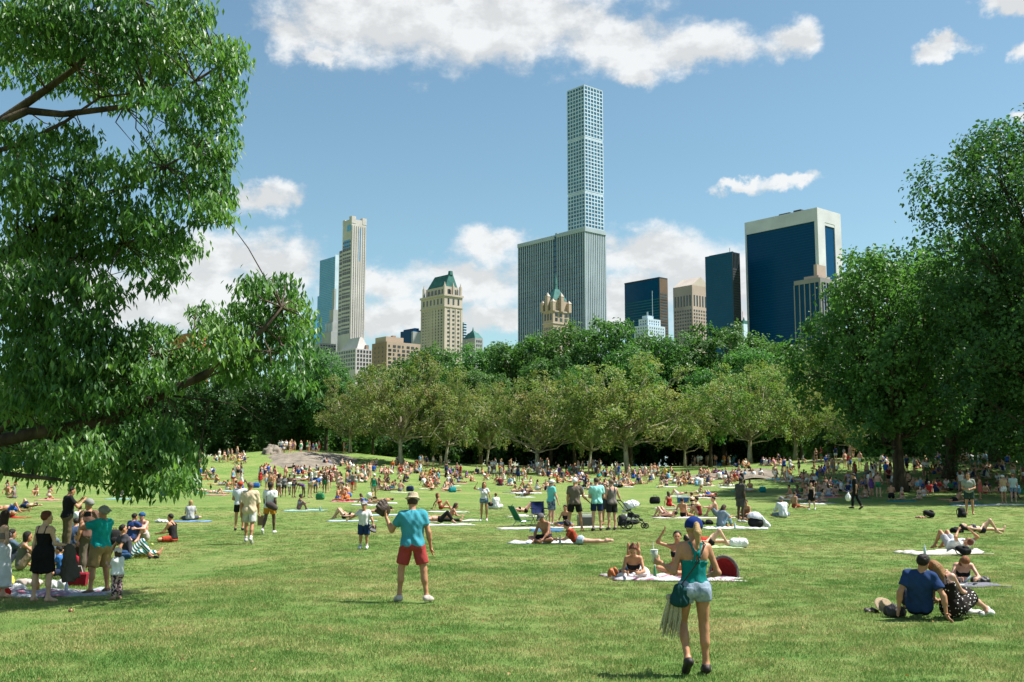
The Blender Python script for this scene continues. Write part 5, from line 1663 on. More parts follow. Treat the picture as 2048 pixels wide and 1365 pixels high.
M_TOWEL = mat_objcolor('terry_cloth', 0.95, 0.1, 0.16, 5.0, 0.5, 30.0)
M_PATCH = mat_objcolor('printed_blanket', 0.95, 0.1, 0.16, 5.0, 0.5, 30.0, pattern=_check)
M_PLASTIC = mat_objcolor('plastic', 0.4, 0.5, 0.06, 8.0, 0.0)
M_CANVAS = mat_objcolor('canvas', 0.85, 0.2, 0.2, 9.0, 0.4, 30.0)
M_LEATHER = mat_objcolor('leather', 0.5, 0.4, 0.25, 14.0, 0.4, 40.0)
M_METAL = mat_plain('brushed_aluminium', (0.5, 0.5, 0.5), 0.35, 0.5, 0.1, 10, metallic=1.0)
M_BLACKM = mat_plain('black_metal', (0.02, 0.02, 0.022), 0.45, 0.5, 0.2, 10)
M_RUBBER = mat_plain('rubber', (0.018, 0.018, 0.018), 0.8, 0.3, 0.2, 10)
M_BAG = mat_objcolor('thin_plastic_bag', 0.5, 0.4, 0.12, 6.0, 0.9, 18.0)
M_PAPER = mat_objcolor('kraft_paper', 0.85, 0.15, 0.12, 10.0, 0.2, 20.0)
M_CLEAR, _nt, _N, _L, _o = new_mat('clear_cup')
_b = principled(_N, _L, _o, (.75, .78, .76), .15, .5); _b.inputs['Transmission Weight'].default_value = .55; _b.inputs['IOR'].default_value = 1.2


def sdf_obj(name, prims, h, mat, parent=None, color=None, clips=(), cuts=(), wob=0.0, loc=None, rz=None):
    V, F = sdf_mesh(prims, h, clips, cuts, wob)
    return link(name, np_mesh(name, V, F, True, mat), parent, loc=loc, rz=rz, color=color)


def backpack(px, py, color, label, rz=0, sc=1.0, lying=False):
    c = ground(px, py)
    root = empty('backpack', c, R(rz)); tag(root, uniq(label), 'backpack')
    root.scale = (sc,) * 3
    if lying: root.rotation_euler = (R(-70), 0, R(rz)); root.location.z += .12 * sc
    b = sdf_obj('main_compartment', [Ell((0, 0, .20), (.17, .12, .22), None, .04), Cone((-.10, 0, .06), (.10, 0, .06), .11, .11, k=.05), Cone((-.08, 0, .34), (.08, 0, .34), .08, .08, k=.05)], .022, M_CANVAS, root, color, clips=[((0, 0, -1), (0, 0, .0))])
    sdf_obj('front_pocket', [Ell((0, -.12, .14), (.12, .05, .10), None, .03)], .018, M_CANVAS, root, tuple(k * .8 for k in color))
    MB().tube([(-.04, .02, .41), (-.03, .02, .46), (.03, .02, .46), (.04, .02, .41)], .012, 6).build('handle', M_RUBBER, root)
    for s in (-1, 1):
        MB().tube([(s * .09, .08, .40), (s * .11, .16, .30), (s * .11, .16, .15), (s * .12, .09, .04)], .018, 6).build('strap', M_RUBBER, root)
    return root


def tote(px, py, color, label, w=.4, h=.3, d=.16, rz=0, mat=None, handles=True, name='bag', cat='bag'):
    c = ground(px, py)
    root = empty(name, c, R(rz)); tag(root, uniq(label), cat)
    sdf_obj('body', [Cone((-w * .33, 0, d * .5), (w * .33, 0, d * .5), d * .55, d * .55, k=.05), Cone((-w * .36, 0, h * .8), (w * .36, 0, h * .8), d * .38, d * .38, k=.12), Ell((0, 0, h * .5), (w * .45, d * .5, h * .5), None, .06)], .025, mat or M_CANVAS, root, color,
            clips=[((0, 0, -1), (0, 0, .005))], wob=.006)
    if handles:
        for s in (-1, 1):
            MB().tube([(-w * .2, s * d * .3, h * .9), (-w * .15, s * d * .3, h * 1.3), (w * .15, s * d * .3, h * 1.3), (w * .2, s * d * .3, h * .9)], .012, 6).build('handle', M_CANVAS, root, color=color)
    return root


def heap(px, py, color, label, w=.5, d=.35, h=.14, rz=0, name='jacket', cat='clothing', seed=1, mat=None):
    """a dropped garment or crumpled bag"""
    c = ground(px, py); r = np.random.default_rng(seed)
    P = [Ell((r.uniform(-.35, .35) * w, r.uniform(-.3, .3) * d, h * r.uniform(.25, .5)), (w * r.uniform(.16, .34), d * r.uniform(.18, .36), h * r.uniform(.35, .6)), rot(0, r.uniform(0, 180), 0), .05) for _ in range(7)]
    P.append(Ell((0, 0, h * .2), (w * .4, d * .4, h * .35), None, .06))
    o = sdf_obj(name, P, .02, mat or M_CLOTH, None, color, clips=[((0, 0, -1), (0, 0, .004))], wob=.008, loc=c, rz=R(rz))
    return tag(o, uniq(label), cat)


def shoe_pair(px, py, color, label, rz=0):
    c = ground(px, py); c.z += .005
    for s, w in ((-1, 'first'), (1, 'second')):
        o = sdf_obj('shoe', [Cone((0, -.09, .04), (0, .08, .035), .04, .038, k=.03), Cone((0, .08, .035), (0, .14, .03), .038, .026, k=.02), Cone((0, -.09, .04), (0, -.07, .085), .036, .034, True, True, k=.02)], .012, M_SHOE, None, color,
                    clips=[((0, 0, -1), (0, 0, .004))], cuts=[Ell((0, -.075, .10), (.026, .05, .05))], loc=(c.x + s * .08 * math.cos(R(rz)), c.y + s * .08 * math.sin(R(rz)), c.z), rz=R(rz + s * 14))
        tag(o, uniq(label % w), 'shoe', label.replace('%s ', ''))


def wheel(name, c, r, w, parent, axis='x', n=20):
    """tyre, rim, hub and spokes; axle along local x"""
    t = MB()
    ring = [(c[0], c[1] + math.cos(2 * math.pi * k / n) * (r - w * .5), c[2] + math.sin(2 * math.pi * k / n) * (r - w * .5)) for k in range(n + 1)]
    wobj = t.tube(ring, w * .5, 7, False).build(name, M_RUBBER, parent, True)
    s = MB().tube([(c[0] - w * .5, c[1], c[2]), (c[0] + w * .5, c[1], c[2])], r * .2, 10)
    for k in range(5):
        a = 2 * math.pi * k / 5
        s.tube([(c[0], c[1], c[2]), (c[0], c[1] + math.cos(a) * (r - w * .6), c[2] + math.sin(a) * (r - w * .6))], r * .07, 5)
    s.build('spokes', M_BLACKM, wobj)
    return wobj


def stroller(px, py, rz, label):
    """pushchair facing local +y: handle at the back, hood over the seat, three wheels each side pair"""
    c = ground(px, py)
    root = empty('stroller', c, R(rz)); tag(root, uniq(label), 'stroller')
    for s in (-1, 1):
        MB().tube([(s * .25, -.55, 1.02), (s * .26, -.30, .72), (s * .27, .12, .40), (s * .22, .42, .14)], .018, 7).build('frame_side', M_BLACKM, root)
        MB().tube([(s * .27, -.10, .55), (s * .27, -.30, .17)], .018, 7).build('rear_strut', M_BLACKM, root)
        wheel('rear_wheel', (s * .29, -.30, .17), .17, .05, root)
        wheel('front_wheel', (s * .15, .42, .11), .11, .045, root)
    MB().tube([(-.25, -.55, 1.02), (-.2, -.60, 1.05), (.2, -.60, 1.05), (.25, -.55, 1.02)], .022, 8).build('handlebar', M_RUBBER, root)
    MB().tube([(-.29, -.30, .17), (.29, -.30, .17)], .014, 6).tube([(-.15, .42, .11), (.15, .42, .11)], .014, 6).build('axle', M_BLACKM, root)
    sdf_obj('seat', [Cone((-.12, -.12, .50), (.12, -.12, .50), .10, .10, k=.05), Cone((-.12, -.22, .72), (.12, -.22, .72), .08, .08, k=.08), Cone((-.12, .12, .46), (.12, .12, .46), .07, .07, k=.08), Cone((-.1, .28, .32), (.1, .28, .32), .05, .05, k=.08)], .022, M_CANVAS, root, (.03, .03, .035))
    sdf_obj('basket', [Ell((0, -.05, .24), (.2, .26, .09), None, .03)], .022, M_CANVAS, root, (.02, .02, .022))
    hood = sdf_obj('hood', [Ell((0, -.06, .80), (.25, .33, .26), None, .03)], .02, M_CLOTH, root, (.72, .74, .76), clips=[((0, .35, -.94), (0, .0, .80))], cuts=[Ell((0, -.02, .78), (.225, .31, .235))], wob=.004)
    for k in range(3):
        a = R(20 + 42 * k)
        pts = [(.255 * math.cos(t), -.06 + .335 * math.sin(t) * math.cos(a), .80 + .265 * math.sin(t) * math.sin(a)) for t in np.linspace(0, math.pi, 9)]
        MB().tube(pts, .008, 5, False).build('rib', M_BLACKM, hood)
    sdf_obj('blanket', [Cone((-.16, -.36, .62), (.16, -.36, .62), .05, .03, k=.04), Cone((-.18, -.30, .92), (.18, -.30, .92), .06, .06, k=.10)], .022, M_CLOTH, root, (.70, .72, .74), wob=.008)
    return root


def beach_chair(px, py, rz, color, label, low=True):
    """folding chair facing local +y"""
    c = ground(px, py)
    root = empty('folding_chair', c, R(rz)); tag(root, uniq(label), 'chair')
    sz = .20 if low else .42; bz = .78 if low else .92
    m = M_METAL if low else M_BLACKM
    for s in (-1, 1):
        if low:
            MB().tube([(s * .27, .30, .0), (s * .27, .26, sz), (s * .27, -.18, sz - .02), (s * .27, -.52, bz)], .013, 6).build('frame', m, root)
            MB().tube([(s * .27, -.28, .01), (s * .27, -.10, sz)], .013, 6).build('leg', m, root)
            MB().tube([(s * .29, .30, sz + .19), (s * .29, -.30, sz + .21)], .020, 7).build('armrest', m, root)
            MB().tube([(s * .28, .26, sz), (s * .29, .28, sz + .19)], .011, 6).build('arm_post', m, root)
        else:
            MB().tube([(s * .28, .28, 0), (s * .28, -.22, sz + .02), (s * .28, -.30, bz)], .012, 6).build('frame', m, root)
            MB().tube([(s * .28, -.30, 0), (s * .28, .26, sz + .04), (s * .28, .27, sz + .22)], .012, 6).build('leg', m, root)
            MB().box(s * .28 - .04, s * .28 + .04, -.28, .28, sz + .20, sz + .235).build('armrest', M_CANVAS, root, color=color)
            MB().tube([(s * .28, .28, .01), (-s * .28, .28, sz)], .009, 5).build('brace', m, root)
    by = (-.18, -.52) if low else (-.22, -.30)

    def sheet(name, P0, P1, sag, wd):
        n = 9; V, F = [], []
        for lay in (0, -.012):
            for j in range(n):
                t = j / (n - 1); p = np.array(P0) * (1 - t) + np.array(P1) * t
                for i in range(n):
                    u = i / (n - 1) * 2 - 1
                    V.append((u * wd, p[1] + sag[0] * (1 - u * u) * math.sin(math.pi * t), p[2] + sag[1] * (1 - u * u) * math.sin(math.pi * t) + lay))
        for j in range(n - 1):
            for i in range(n - 1):
                a = j * n + i; F.append((a, a + 1, a + 1 + n, a + n)); F.append((a + n * n, a + n + n * n, a + 1 + n + n * n, a + 1 + n * n))
        link(name, np_mesh(name, np.array(V), np.array(F), True, M_CANVAS), root, color=color)
    sheet('seat', (0, .26, sz + .02), (0, by[0], sz), (0, -.05), .265)
    sheet('backrest', (0, by[0], sz + .02), (0, by[1], bz - .01), (-.06, 0), .265)
    return root


def cooler(px, py, body, lid, label, rz=0, w=.5, d=.3, h=.32):
    c = ground(px, py)
    root = empty('cooler', c, R(rz)); tag(root, uniq(label), 'cooler')
    MB().box(-w / 2, w / 2, -d / 2, d / 2, 0, h * .8, top=1.04).build('body', M_PLASTIC, root, color=body)
    MB().box(-w * .54, w * .54, -d * .55, d * .55, h * .802, h, top=.93).build('lid', M_PLASTIC, root, color=lid)
    MB().tube([(-w * .55, 0, h * .6), (-w * .5, 0, h * 1.18), (w * .5, 0, h * 1.18), (w * .55, 0, h * .6)], .013, 6).build('handle', M_PLASTIC, root, color=lid)
    return root


def glove(name, parent_loc, rz, label, color=(.05, .032, .02), sc=1.0, tilt=0, roll=0):
    """baseball glove: deep pocket, four stiff fingers, thumb and laced web"""
    k = sc
    P = [Ell((0, 0, 0), np.array([.11, .05, .11]) * k, None, .03)]
    for i, x in enumerate((-.075, -.025, .028, .078)):
        P.append(Cone(np.array([x * .8, -.005, .05]) * k, np.array([x * 1.25, .045, .19 - abs(x) * .35]) * k, .036 * k, .031 * k, k=.022))
    P.append(Cone(np.array([-.09, .0, -.03]) * k, np.array([-.155, .05, .10]) * k, .036 * k, .028 * k, k=.02))
    P.append(Ell(np.array([-.115, .03, .10]) * k, np.array([.04, .018, .06]) * k, None, .01))
    o = sdf_obj(name, P, .011, M_LEATHER, None, color, cuts=[Ell(np.array([0, .07, .02]) * k, np.array([.085, .05, .10]) * k)])
    o.location = parent_loc; o.rotation_euler = (R(tilt), R(roll), R(rz))
    tag(o, uniq(label), 'glove')
    return o


def sunhat(px, py, color, label, r=.2, name='straw_hat', tilt=0):
    c = ground(px, py); c.z += .02 + (r * .5 if tilt else 0)
    o = sdf_obj(name, [Ell((0, 0, .012), (r, r * .9, .014), None, .012), Cone((0, 0, .01), (0, 0, .10), .095, .075, False, True, k=.02)], .012, M_STRAW, None, color, loc=c)
    o.rotation_euler = (R(tilt), 0, R(20))
    return tag(o, uniq(label), 'hat')


def ball(loc, r, color, label, name='ball', mat=None):
    bm = bmesh.new(); bmesh.ops.create_uvsphere(bm, u_segments=20, v_segments=12, radius=r)
    for v in bm.verts: v.co += v.co.normalized() * (-.012 * r * (1 if abs(math.sin(3 * math.atan2(v.co.y, v.co.x))) < .18 else 0))
    me = bpy.data.meshes.new(name); bm.to_mesh(me); bm.free()
    me.polygons.foreach_set('use_smooth', np.full(len(me.polygons), True))
    o = link(name, me, None, mat or M_PLASTIC, loc=loc, color=color)
    return tag(o, uniq(label), 'ball' if name == 'ball' else name)
# ================================================================== PEOPLE ONE CAN NAME BY THEIR CLOTHES
POSE = {
    'stand': {}, 'stand_wide': dict(lr=((.22, .02, -1), (.12, -.05, -1), (.35, 1, -.05)), ll=((-.22, .02, -1), (-.12, -.05, -1), (-.35, 1, -.05))),
    'hip': dict(ar=((.55, -.15, -.85), (-.75, .25, -.5)), al=((-.14, 0, -1), (-.05, .15, -1)), lr=((.10, .05, -1), (.03, -.06, -1), (.3, 1, -.05))),
    'phone': dict(ar=((.2, .15, -1), (-.35, .85, .35)), al=((-.2, .15, -1), (.35, .85, .30)), head=(18, 0, 0)),
    'front': dict(ar=((.22, .05, -1), (-.7, .65, -.25)), al=((-.22, .05, -1), (.7, .65, -.2))),
    'point': dict(ar=((.3, .9, .15), (.15, 1, .25)), al=((-.12, 0, -1), (-.05, .2, -1))),
    'raise': dict(ar=((.45, .2, .85), (-.1, .25, 1)), al=((-.14, 0, -1), (-.05, .15, -1))),
    'walk': dict(lr=((.04, .38, -1), (.02, .02, -1), (.08, 1, .1)), ll=((-.04, -.22, -1), (-.02, -.72, -1), (-.08, .85, -.55)), ar=((.14, -.3, -1), (.05, .1, -1)), al=((-.14, .3, -1), (-.04, .6, -1))),
    'walk2': dict(ll=((-.04, .34, -1), (-.02, .02, -1), (-.08, 1, .1)), lr=((.04, -.2, -1), (.02, -.45, -1), (.08, .85, -.5)), al=((-.14, -.25, -1), (-.05, .1, -1)), ar=((.14, .25, -1), (.04, .5, -1))),
    'bend': dict(pel=(58, 0, 0), chest=(22, 0, 0), head=(-10, 0, 0), lr=((.1, -.12, -1), (.03, .02, -1), (.1, 1, -.05)), ll=((-.1, -.12, -1), (-.03, .02, -1), (-.1, 1, -.05)), ar=((.12, .2, -1), (0, .3, -1)), al=((-.12, .2, -1), (0, .3, -1))),
    'cross': dict(pel=(-8, 0, 0), chest=(22, 0, 0), head=(-8, 0, 0), lr=((.8, .62, -.02), (-.88, .25, -.18), (-.75, .6, 0)), ll=((-.8, .62, -.02), (.88, .15, -.10), (.75, .6, 0)), ar=((.25, .45, -.85), (-.2, .85, -.15)), al=((-.25, .45, -.85), (.2, .85, -.15))),
    'knees': dict(pel=(-12, 0, 0), chest=(26, 0, 0), head=(-6, 0, 0), lr=((.22, .72, .62), (-.05, .45, -.9), (.05, 1, -.15)), ll=((-.22, .72, .62), (.05, .45, -.9), (-.05, 1, -.15)), ar=((.2, .75, -.6), (-.45, .8, .12)), al=((-.2, .75, -.6), (.45, .8, .05))),
    'lean': dict(pel=(-32, 0, 0), chest=(10, 0, 0), head=(18, 0, 0), lr=((.12, 1, .03), (.05, 1, -.12), (.1, .35, 1)), ll=((-.12, 1, .03), (-.05, 1, -.12), (-.1, .35, 1)), ar=((.25, -.55, -.85), (.12, -.3, -.95), ), al=((-.25, -.55, -.85), (-.12, -.3, -.95)), hr=(.2, -.9, -.3), hl=(-.2, -.9, -.3)),
    'lean_knee': dict(pel=(-30, 0, 0), chest=(8, 0, 0), head=(18, 0, 0), lr=((.10, .78, .6), (.0, .5, -.86), (.05, 1, -.1)), ll=((-.12, 1, .03), (-.05, 1, -.12), (-.1, .35, 1)), ar=((.25, -.55, -.85), (.12, -.3, -.95)), al=((-.25, -.55, -.85), (-.12, -.3, -.95)), hr=(.2, -.9, -.3), hl=(-.2, -.9, -.3)),
    'side_legs': dict(pel=(-5, 0, 6), chest=(15, 0, -8), head=(-5, 0, 0), lr=((.75, .68, -.02), (-.2, -.95, -.12), (-.2, -.95, -.1)), ll=((.55, .85, -.05), (.35, -.95, -.1), (.2, -.95, -.1)), ar=((.3, .35, -.9), (0, .8, -.35)), al=((-.4, -.2, -.9), (-.1, -.1, -1)), hl=(-.5, .1, -.3)),
    'back': dict(pel=(-88, 0, 0), lr=((.08, 1, -.03), (.04, 1, -.02), (.2, .25, 1)), ll=((-.08, 1, -.03), (-.04, 1, -.02), (-.2, .25, 1)), ar=((.35, .9, -.12), (.1, 1, .05)), al=((-.35, .9, -.12), (-.1, 1, .05)), head=(10, 0, 0)),
    'back_arms': dict(pel=(-88, 0, 0), lr=((.08, .78, .62), (.03, .52, -.85), (.05, 1, -.15)), ll=((-.08, 1, -.03), (-.04, 1, -.02), (-.2, .25, 1)), ar=((.75, -.6, .05), (-.8, -.45, .1)), al=((-.75, -.6, .05), (.8, -.45, .1)), head=(14, 0, 0)),
    'back_knees': dict(pel=(-86, 0, 0), lr=((.08, .75, .66), (.03, .52, -.85), (.05, 1, -.15)), ll=((-.1, .72, .68), (-.03, .50, -.85), (-.05, 1, -.15)), ar=((.35, .9, -.1), (-.5, .6, .5)), al=((-.35, .9, -.12), (-.1, 1, .05)), head=(16, 0, 0)),
    'prone': dict(pel=(84, 0, 0), chest=(-6, 0, 0), head=(-10, 40, 0), lr=((.08, -1, -.03), (.04, -1, .0), (.1, -1, -.25)), ll=((-.08, -1, -.03), (-.04, -1, .0), (-.1, -1, -.25)), ar=((.7, .7, -.1), (-.75, .5, -.05)), al=((-.7, .7, -.1), (.75, .5, -.05))),
    'prone_up': dict(pel=(78, 0, 0), chest=(-46, 0, 0), head=(-12, 0, 0), lr=((.08, -1, -.06), (.04, -1, .02), (.1, -1, -.25)), ll=((-.08, -1, -.06), (-.04, -1, .02), (-.1, -1, -.25)), ar=((.22, .45, -.9), (-.35, .9, -.02)), al=((-.22, .45, -.9), (.35, .9, -.02))),
    'prone_feet': dict(pel=(78, 0, 0), chest=(-46, 0, 0), head=(-4, 0, 0), lr=((.08, -1, -.06), (-.05, -.12, 1), (0, -.3, 1)), ll=((-.08, -1, -.06), (.12, -.3, .95), (0, -.3, 1)), ar=((.22, .45, -.9), (-.35, .9, -.02)), al=((-.22, .45, -.9), (.35, .9, -.02))),
    'kneel': dict(pel=(5, 0, 0), chest=(14, 0, 0), lr=((.12, .75, -.62), (.05, -1, -.08), (.05, -.9, -.4)), ll=((-.12, .75, -.62), (-.05, -1, -.08), (-.05, -.9, -.4)), ar=((.2, .4, -.9), (-.2, .9, -.2)), al=((-.2, .4, -.9), (.2, .9, -.2))),
}


def hpx(px, py, n):
    c = ground(px, py)
    return n * (c.y * CT + (c.z - CAM_Z) * ST) / FPX


SEAT = {'cross': -.10, 'knees': -.072, 'lean': -.115, 'lean_knee': -.09, 'side_legs': -.10, 'back': -.075, 'back_arms': -.06, 'back_knees': -.045}


def pp(pose, **k):
    d = dict(POSE[pose]); d.update(k)
    if pose in SEAT: d['seat'] = SEAT[pose]
    return d


def put(P, px, py, rz, label, cols, skin='light', hair='brown', fine=False, dz=0.0, group=None):
    c = ground(px, py); c.z += dz
    return put_person(P, c, rz, uniq(label), cols, skin, hair, group, fine)


WHITE, BLACK, NAVY, GREY, KHAKI, RED, TEAL = (.72, .72, .70), (.014, .014, .016), (.016, .03, .085), (.20, .20, .20), (.34, .23, .11), (.42, .035, .03), (.02, .30, .33)


def heroes():
    vx = .0145
    # ---------------- woman walking away, cup in hand
    c = ground(1392, 1352)
    P = Person(1.66, 'f', .97, **pp('walk', lr=((.05, .06, -1), (.02, -.06, -1), (.1, 1, -.05)), ll=((-.085, .30, -1), (.03, -.58, -1), (-.1, .8, -.6)), chest=(4, 0, 3), head=(8, 4, 0),
               ar=((.34, -.12, -.93), (-.35, .85, -.25)), al=((-.30, -.10, -.95), (-.42, .78, .34)), hl=(-.5, .8, .1)), voxel=.0125)
    P.curl_l = .9
    P.tank(.011, .035, .165, True, 'tank_top', .075, .03, .017); P.shorts(.32, .016, .014, 'denim_shorts', .085); P.shoes('shoe', .009); P.hair('pony'); P.cap('cap')
    w = put_person(P, c, 4, uniq('woman in teal tank top and denim shorts walking away with an iced drink'), {'tank_top': (.006, .185, .175), 'denim_shorts': (.17, .235, .31), 'shoe': (.02, .014, .012), 'cap': (.010, .03, .16)}, 'tan', 'blond', None, True)
    P.trim(w, 'denim_shorts', (.20, .27, .35), .0185, .13, -.09, .0)
    sh = P.shift
    Rw = Matrix.Rotation(R(4), 4, 'Z')
    G = lambda v: Rw @ Vector(np.array(v) + sh) + c
    # cup in her hand
    hp = G(P.wri['l'] + P.hd['l'] * .085 + np.array([0, .02, .05]))
    cup = empty('iced_drink', hp); tag(cup, uniq('clear plastic cup with a straw in the walking woman\'s hand'), 'cup')
    MB().tube([(0, 0, -.06), (0, 0, .02), (0, 0, .065)], [.030, .036, .041], 16).build('cup', M_CLEAR, cup, True)
    MB().tube([(0, 0, .065), (0, 0, .072)], .043, 16).build('lid', M_PLASTIC, cup, color=(.75, .75, .73))
    MB().tube([(.0, 0, .03), (-.012, 0, .16)], .004, 6).build('straw', M_PLASTIC, cup, color=(.7, .75, .65))
    # crossbody bag with strap, fringe hanging below it
    bg = empty('crossbody_bag', G(P.hip['l'] + np.array([-.10, -.10, -.02])), R(4)); bg.scale = (.84, .84, .84); tag(bg, uniq('dark green shoulder bag at the walking woman\'s hip'), 'bag')
    sdf_obj('pouch', [Ell((0, 0, -.06), (.115, .055, .12), rot(0, 0, 14), .04), Cone((-.07, 0, -.12), (.06, 0, -.13), .055, .06, k=.05), Cone((-.02, 0, .06), (.05, 0, .02), .045, .05, k=.05)], .011, M_CANVAS, bg, (.008, .055, .055), wob=.004)
    inv = lambda v: (Rw.inverted() @ (G(v) - bg.location)) / .84
    pts = [inv(P.hip['l'] + np.array([-.09, -.10, .04])), inv(P.waist + np.array([-.06, -.125, .05])), inv(P.chestc + np.array([.02, -.155, .02])), inv(P.sh['r'] + np.array([-.05, -.085, .045])), inv(P.sh['r'] + np.array([-.06, 0, .075])), inv(P.sh['r'] + np.array([-.07, .08, .02]))]
    MB().tube(pts, .009, 6).build('strap', M_LEATHER, bg, color=(.03, .02, .012))
    fr = empty('fringed_mat', G(P.hip['l'] + np.array([-.15, -.06, -.10])), R(4)); tag(fr, uniq('beige fringed straw mat hanging below the green bag'), 'mat')
    rr = random.Random(4)
    for i in range(34):
        a = (i / 33 - .5); x = a * .12; y = rr.uniform(-.035, .035)
        L_ = rr.uniform(.30, .42)
        MB().tube([(x, y, .0), (x * 1.5 - .03, y * 1.2, -L_ * .5), (x * 1.6 - .07 + rr.uniform(-.025, .025), y * 1.6 + rr.uniform(-.02, .02), -L_)], [.014, .012, .004], 5).build('fringe_strip', M_STRAW, fr, color=(.50, .44, .27))
    sdf_obj('rolled_top', [Cone((-.06, 0, .02), (.06, 0, .02), .035, .035, k=.02)], .012, M_STRAW, fr, (.45, .39, .25))

    # ---------------- man playing catch
    c = ground(824, 1206)
    P = Person(1.77, 'm', 1.06, **pp('stand_wide', lr=((.24, -.05, -1), (.12, -.08, -1), (.5, 1, -.05)), ll=((-.24, .05, -1), (-.05, -.06, -1), (-.45, 1, -.05)), chest=(3, 6, -2), head=(10, -6, 4),
               al=((-.50, .25, -.75), (-.42, .35, .85)), ar=((.30, -.05, -.95), (.16, .18, -.97)), hl=(-.2, .3, .9)), voxel=.0135)
    P.tee(.60, .024, -.07, 'polo_shirt', .008, True); P.shorts(.80, .022, .022); P.shoes('shoe', .009); P.hair('short'); P.hat('straw_hat', .148, .098)
    w = put_person(P, c, 2, uniq('man in turquoise polo, red shorts and straw hat ready to catch'), {'polo_shirt': (.06, .30, .37), 'shorts': (.37, .055, .05), 'shoe': (.55, .47, .42), 'straw_hat': (.52, .42, .28)}, 'tan', 'brown', None, True)
    P.trim(w, 'shorts', (.34, .05, .046), .0265, .15, -.19, -.09)
    hp = c + Vector(P.wri['l'] + P.shift) + Vector((-.02, .03, .10))
    glove('baseball_glove', hp, 40, 'worn brown baseball glove raised on the catching man\'s hand', (.06, .038, .022), .92, 12, -35)

    # ---------------- boy facing him
    c = ground(727, 1099)
    P = Person(hpx(727, 1099, 97), 'm', 1.08, **pp('stand', ar=((.75, .15, -.5), (.8, .15, -.5)), al=((-.45, .1, -.85), (-.4, .3, -.85)), head=(-4, 0, 0)), voxel=.0145, child=True)
    P.tee(.7, .022, -.06); P.shorts(.95, .026, .02); P.shoes('shoe', .010, 'sock'); P.hair('short'); P.cap('cap')
    put_person(P, c, 176, uniq('boy in white tee and long navy shorts throwing with arm out'), {'shirt': WHITE, 'shorts': (.02, .045, .13), 'shoe': (.7, .7, .7), 'sock': WHITE, 'cap': (.30, .29, .28)}, 'tan', 'brown', None, True)
    hp = c + Vector(rot(0, 176, 0) @ (P.wri['l'] + P.shift)) + Vector((0, -.02, -.08))
    glove('baseball_glove', hp, 20, 'small black baseball glove on the boy\'s lowered hand', (.012, .012, .013), .8, 160, 20)

    # ---------------- three walkers
    P = Person(hpx(497, 1089, 122), 'm', 1.12, **pp('walk2'), voxel=.0155)
    P.tee(.95, .034, -.13, 'shirt', .02, True); P.shorts(.86, .026, .028); P.shoes('shoe', .010, 'sock'); P.hair('short')
    put(P, 497, 1089, 2, 'stout man in beige patterned shirt and pale shorts walking away', {'shirt': (.62, .50, .33), 'shorts': (.55, .55, .52), 'shoe': (.5, .5, .5), 'sock': WHITE}, 'tan', (.22, .15, .10), True)
    P = Person(hpx(538, 1069, 104), 'm', 1.0, **pp('walk'), voxel=.0165)
    P.tee(.62, .025, -.09); P.shorts(.6, .022, .02); P.shoes(); P.hair('short')
    w = put(P, 538, 1069, -6, 'man in white tee and orange shorts walking with a grey shoulder bag', {'shirt': WHITE, 'shorts': (.55, .24, .03), 'shoe': WHITE}, 'deep', 'dark')
    q = w.location
    b = empty('messenger_bag', q + Vector((.10, -.20, .98))); tag(b, uniq('grey messenger bag slung on the man with orange shorts'), 'bag')
    sdf_obj('pouch', [Ell((0, 0, 0), (.21, .08, .12), rot(0, 0, 22), .03), Cone((-.12, 0, .03), (.14, 0, -.09), .07, .08, k=.05)], .014, M_CANVAS, b, (.075, .06, .055))
    MB().tube([(-.18, .0, .06), (-.20, .05, .30), (-.08, .14, .44), (.02, .2, .46)], .014, 6).build('strap', M_CANVAS, b, color=(.05, .04, .04))
    pb = empty('paper_bag', q + Vector((-.30, -.02, .30)), R(15)); tag(pb, uniq('brown paper shopping bag carried beside orange shorts'), 'bag')
    MB().box(-.10, .10, -.06, .06, 0, .34, top=1.05).build('body', M_PAPER, pb, color=(.25, .17, .10))
    MB().tube([(-.05, 0, .34), (-.03, 0, .44), (.03, 0, .44), (.05, 0, .34)], .005, 5).build('handle', M_PAPER, pb, color=(.3, .2, .12))
    P = Person(hpx(480, 1062, 98), 'm', 1.0, **pp('front'), voxel=.018)
    P.tee(.62); P.shorts(.7, .022, .02); P.shoes(); P.hair('short'); P.cap('cap')
    put(P, 478, 1062, 12, 'man in white shirt, black shorts and red cap ahead of the beige walker', {'shirt': (.62, .64, .68), 'shorts': BLACK, 'shoe': BLACK, 'cap': (.5, .07, .03)}, 'tan', 'dark')

    # ---------------- the four standing men and the pushchair
    P = Person(hpx(1103, 1050, 90), 'm', 1.0, **pp('stand', ar=((.2, .25, -1), (.05, .35, -1)), head=(5, 0, 0)), voxel=.018)
    P.tee(.6); P.shorts(.85, .024, .02, 'denim_shorts'); P.shoes(); P.hair('short'); P.cap('cap')
    put(P, 1103, 1052, -62, 'man in mint tee and white cap looking toward the standing men', {'shirt': (.16, .56, .52), 'denim_shorts': (.03, .06, .14), 'shoe': WHITE, 'cap': WHITE}, 'pink', 'brown')
    P = Person(hpx(1150, 1063, 108), 'm', 1.03, **pp('stand_wide', ar=((.35, .25, -.9), (.6, .45, -.6)), al=((-.16, 0, -1), (-.05, .12, -1)), head=(6, -25, 0)), voxel=.0165)
    P.tee(.66, .026, -.09); P.shorts(.72, .024, .022); P.hair('short')
    g = put(P, 1150, 1064, -4, 'man in white and taupe block tee with black shorts, barefoot', {'shirt': (.15, .12, .095), 'shorts': BLACK}, 'tan', 'brown')
    me = g.children[0].data; me.materials.clear(); me.materials.append(M_BLOCK)
    P = Person(hpx(1194, 1062, 106), 'm', 1.0, **pp('front', head=(8, 20, 0)), voxel=.0165)
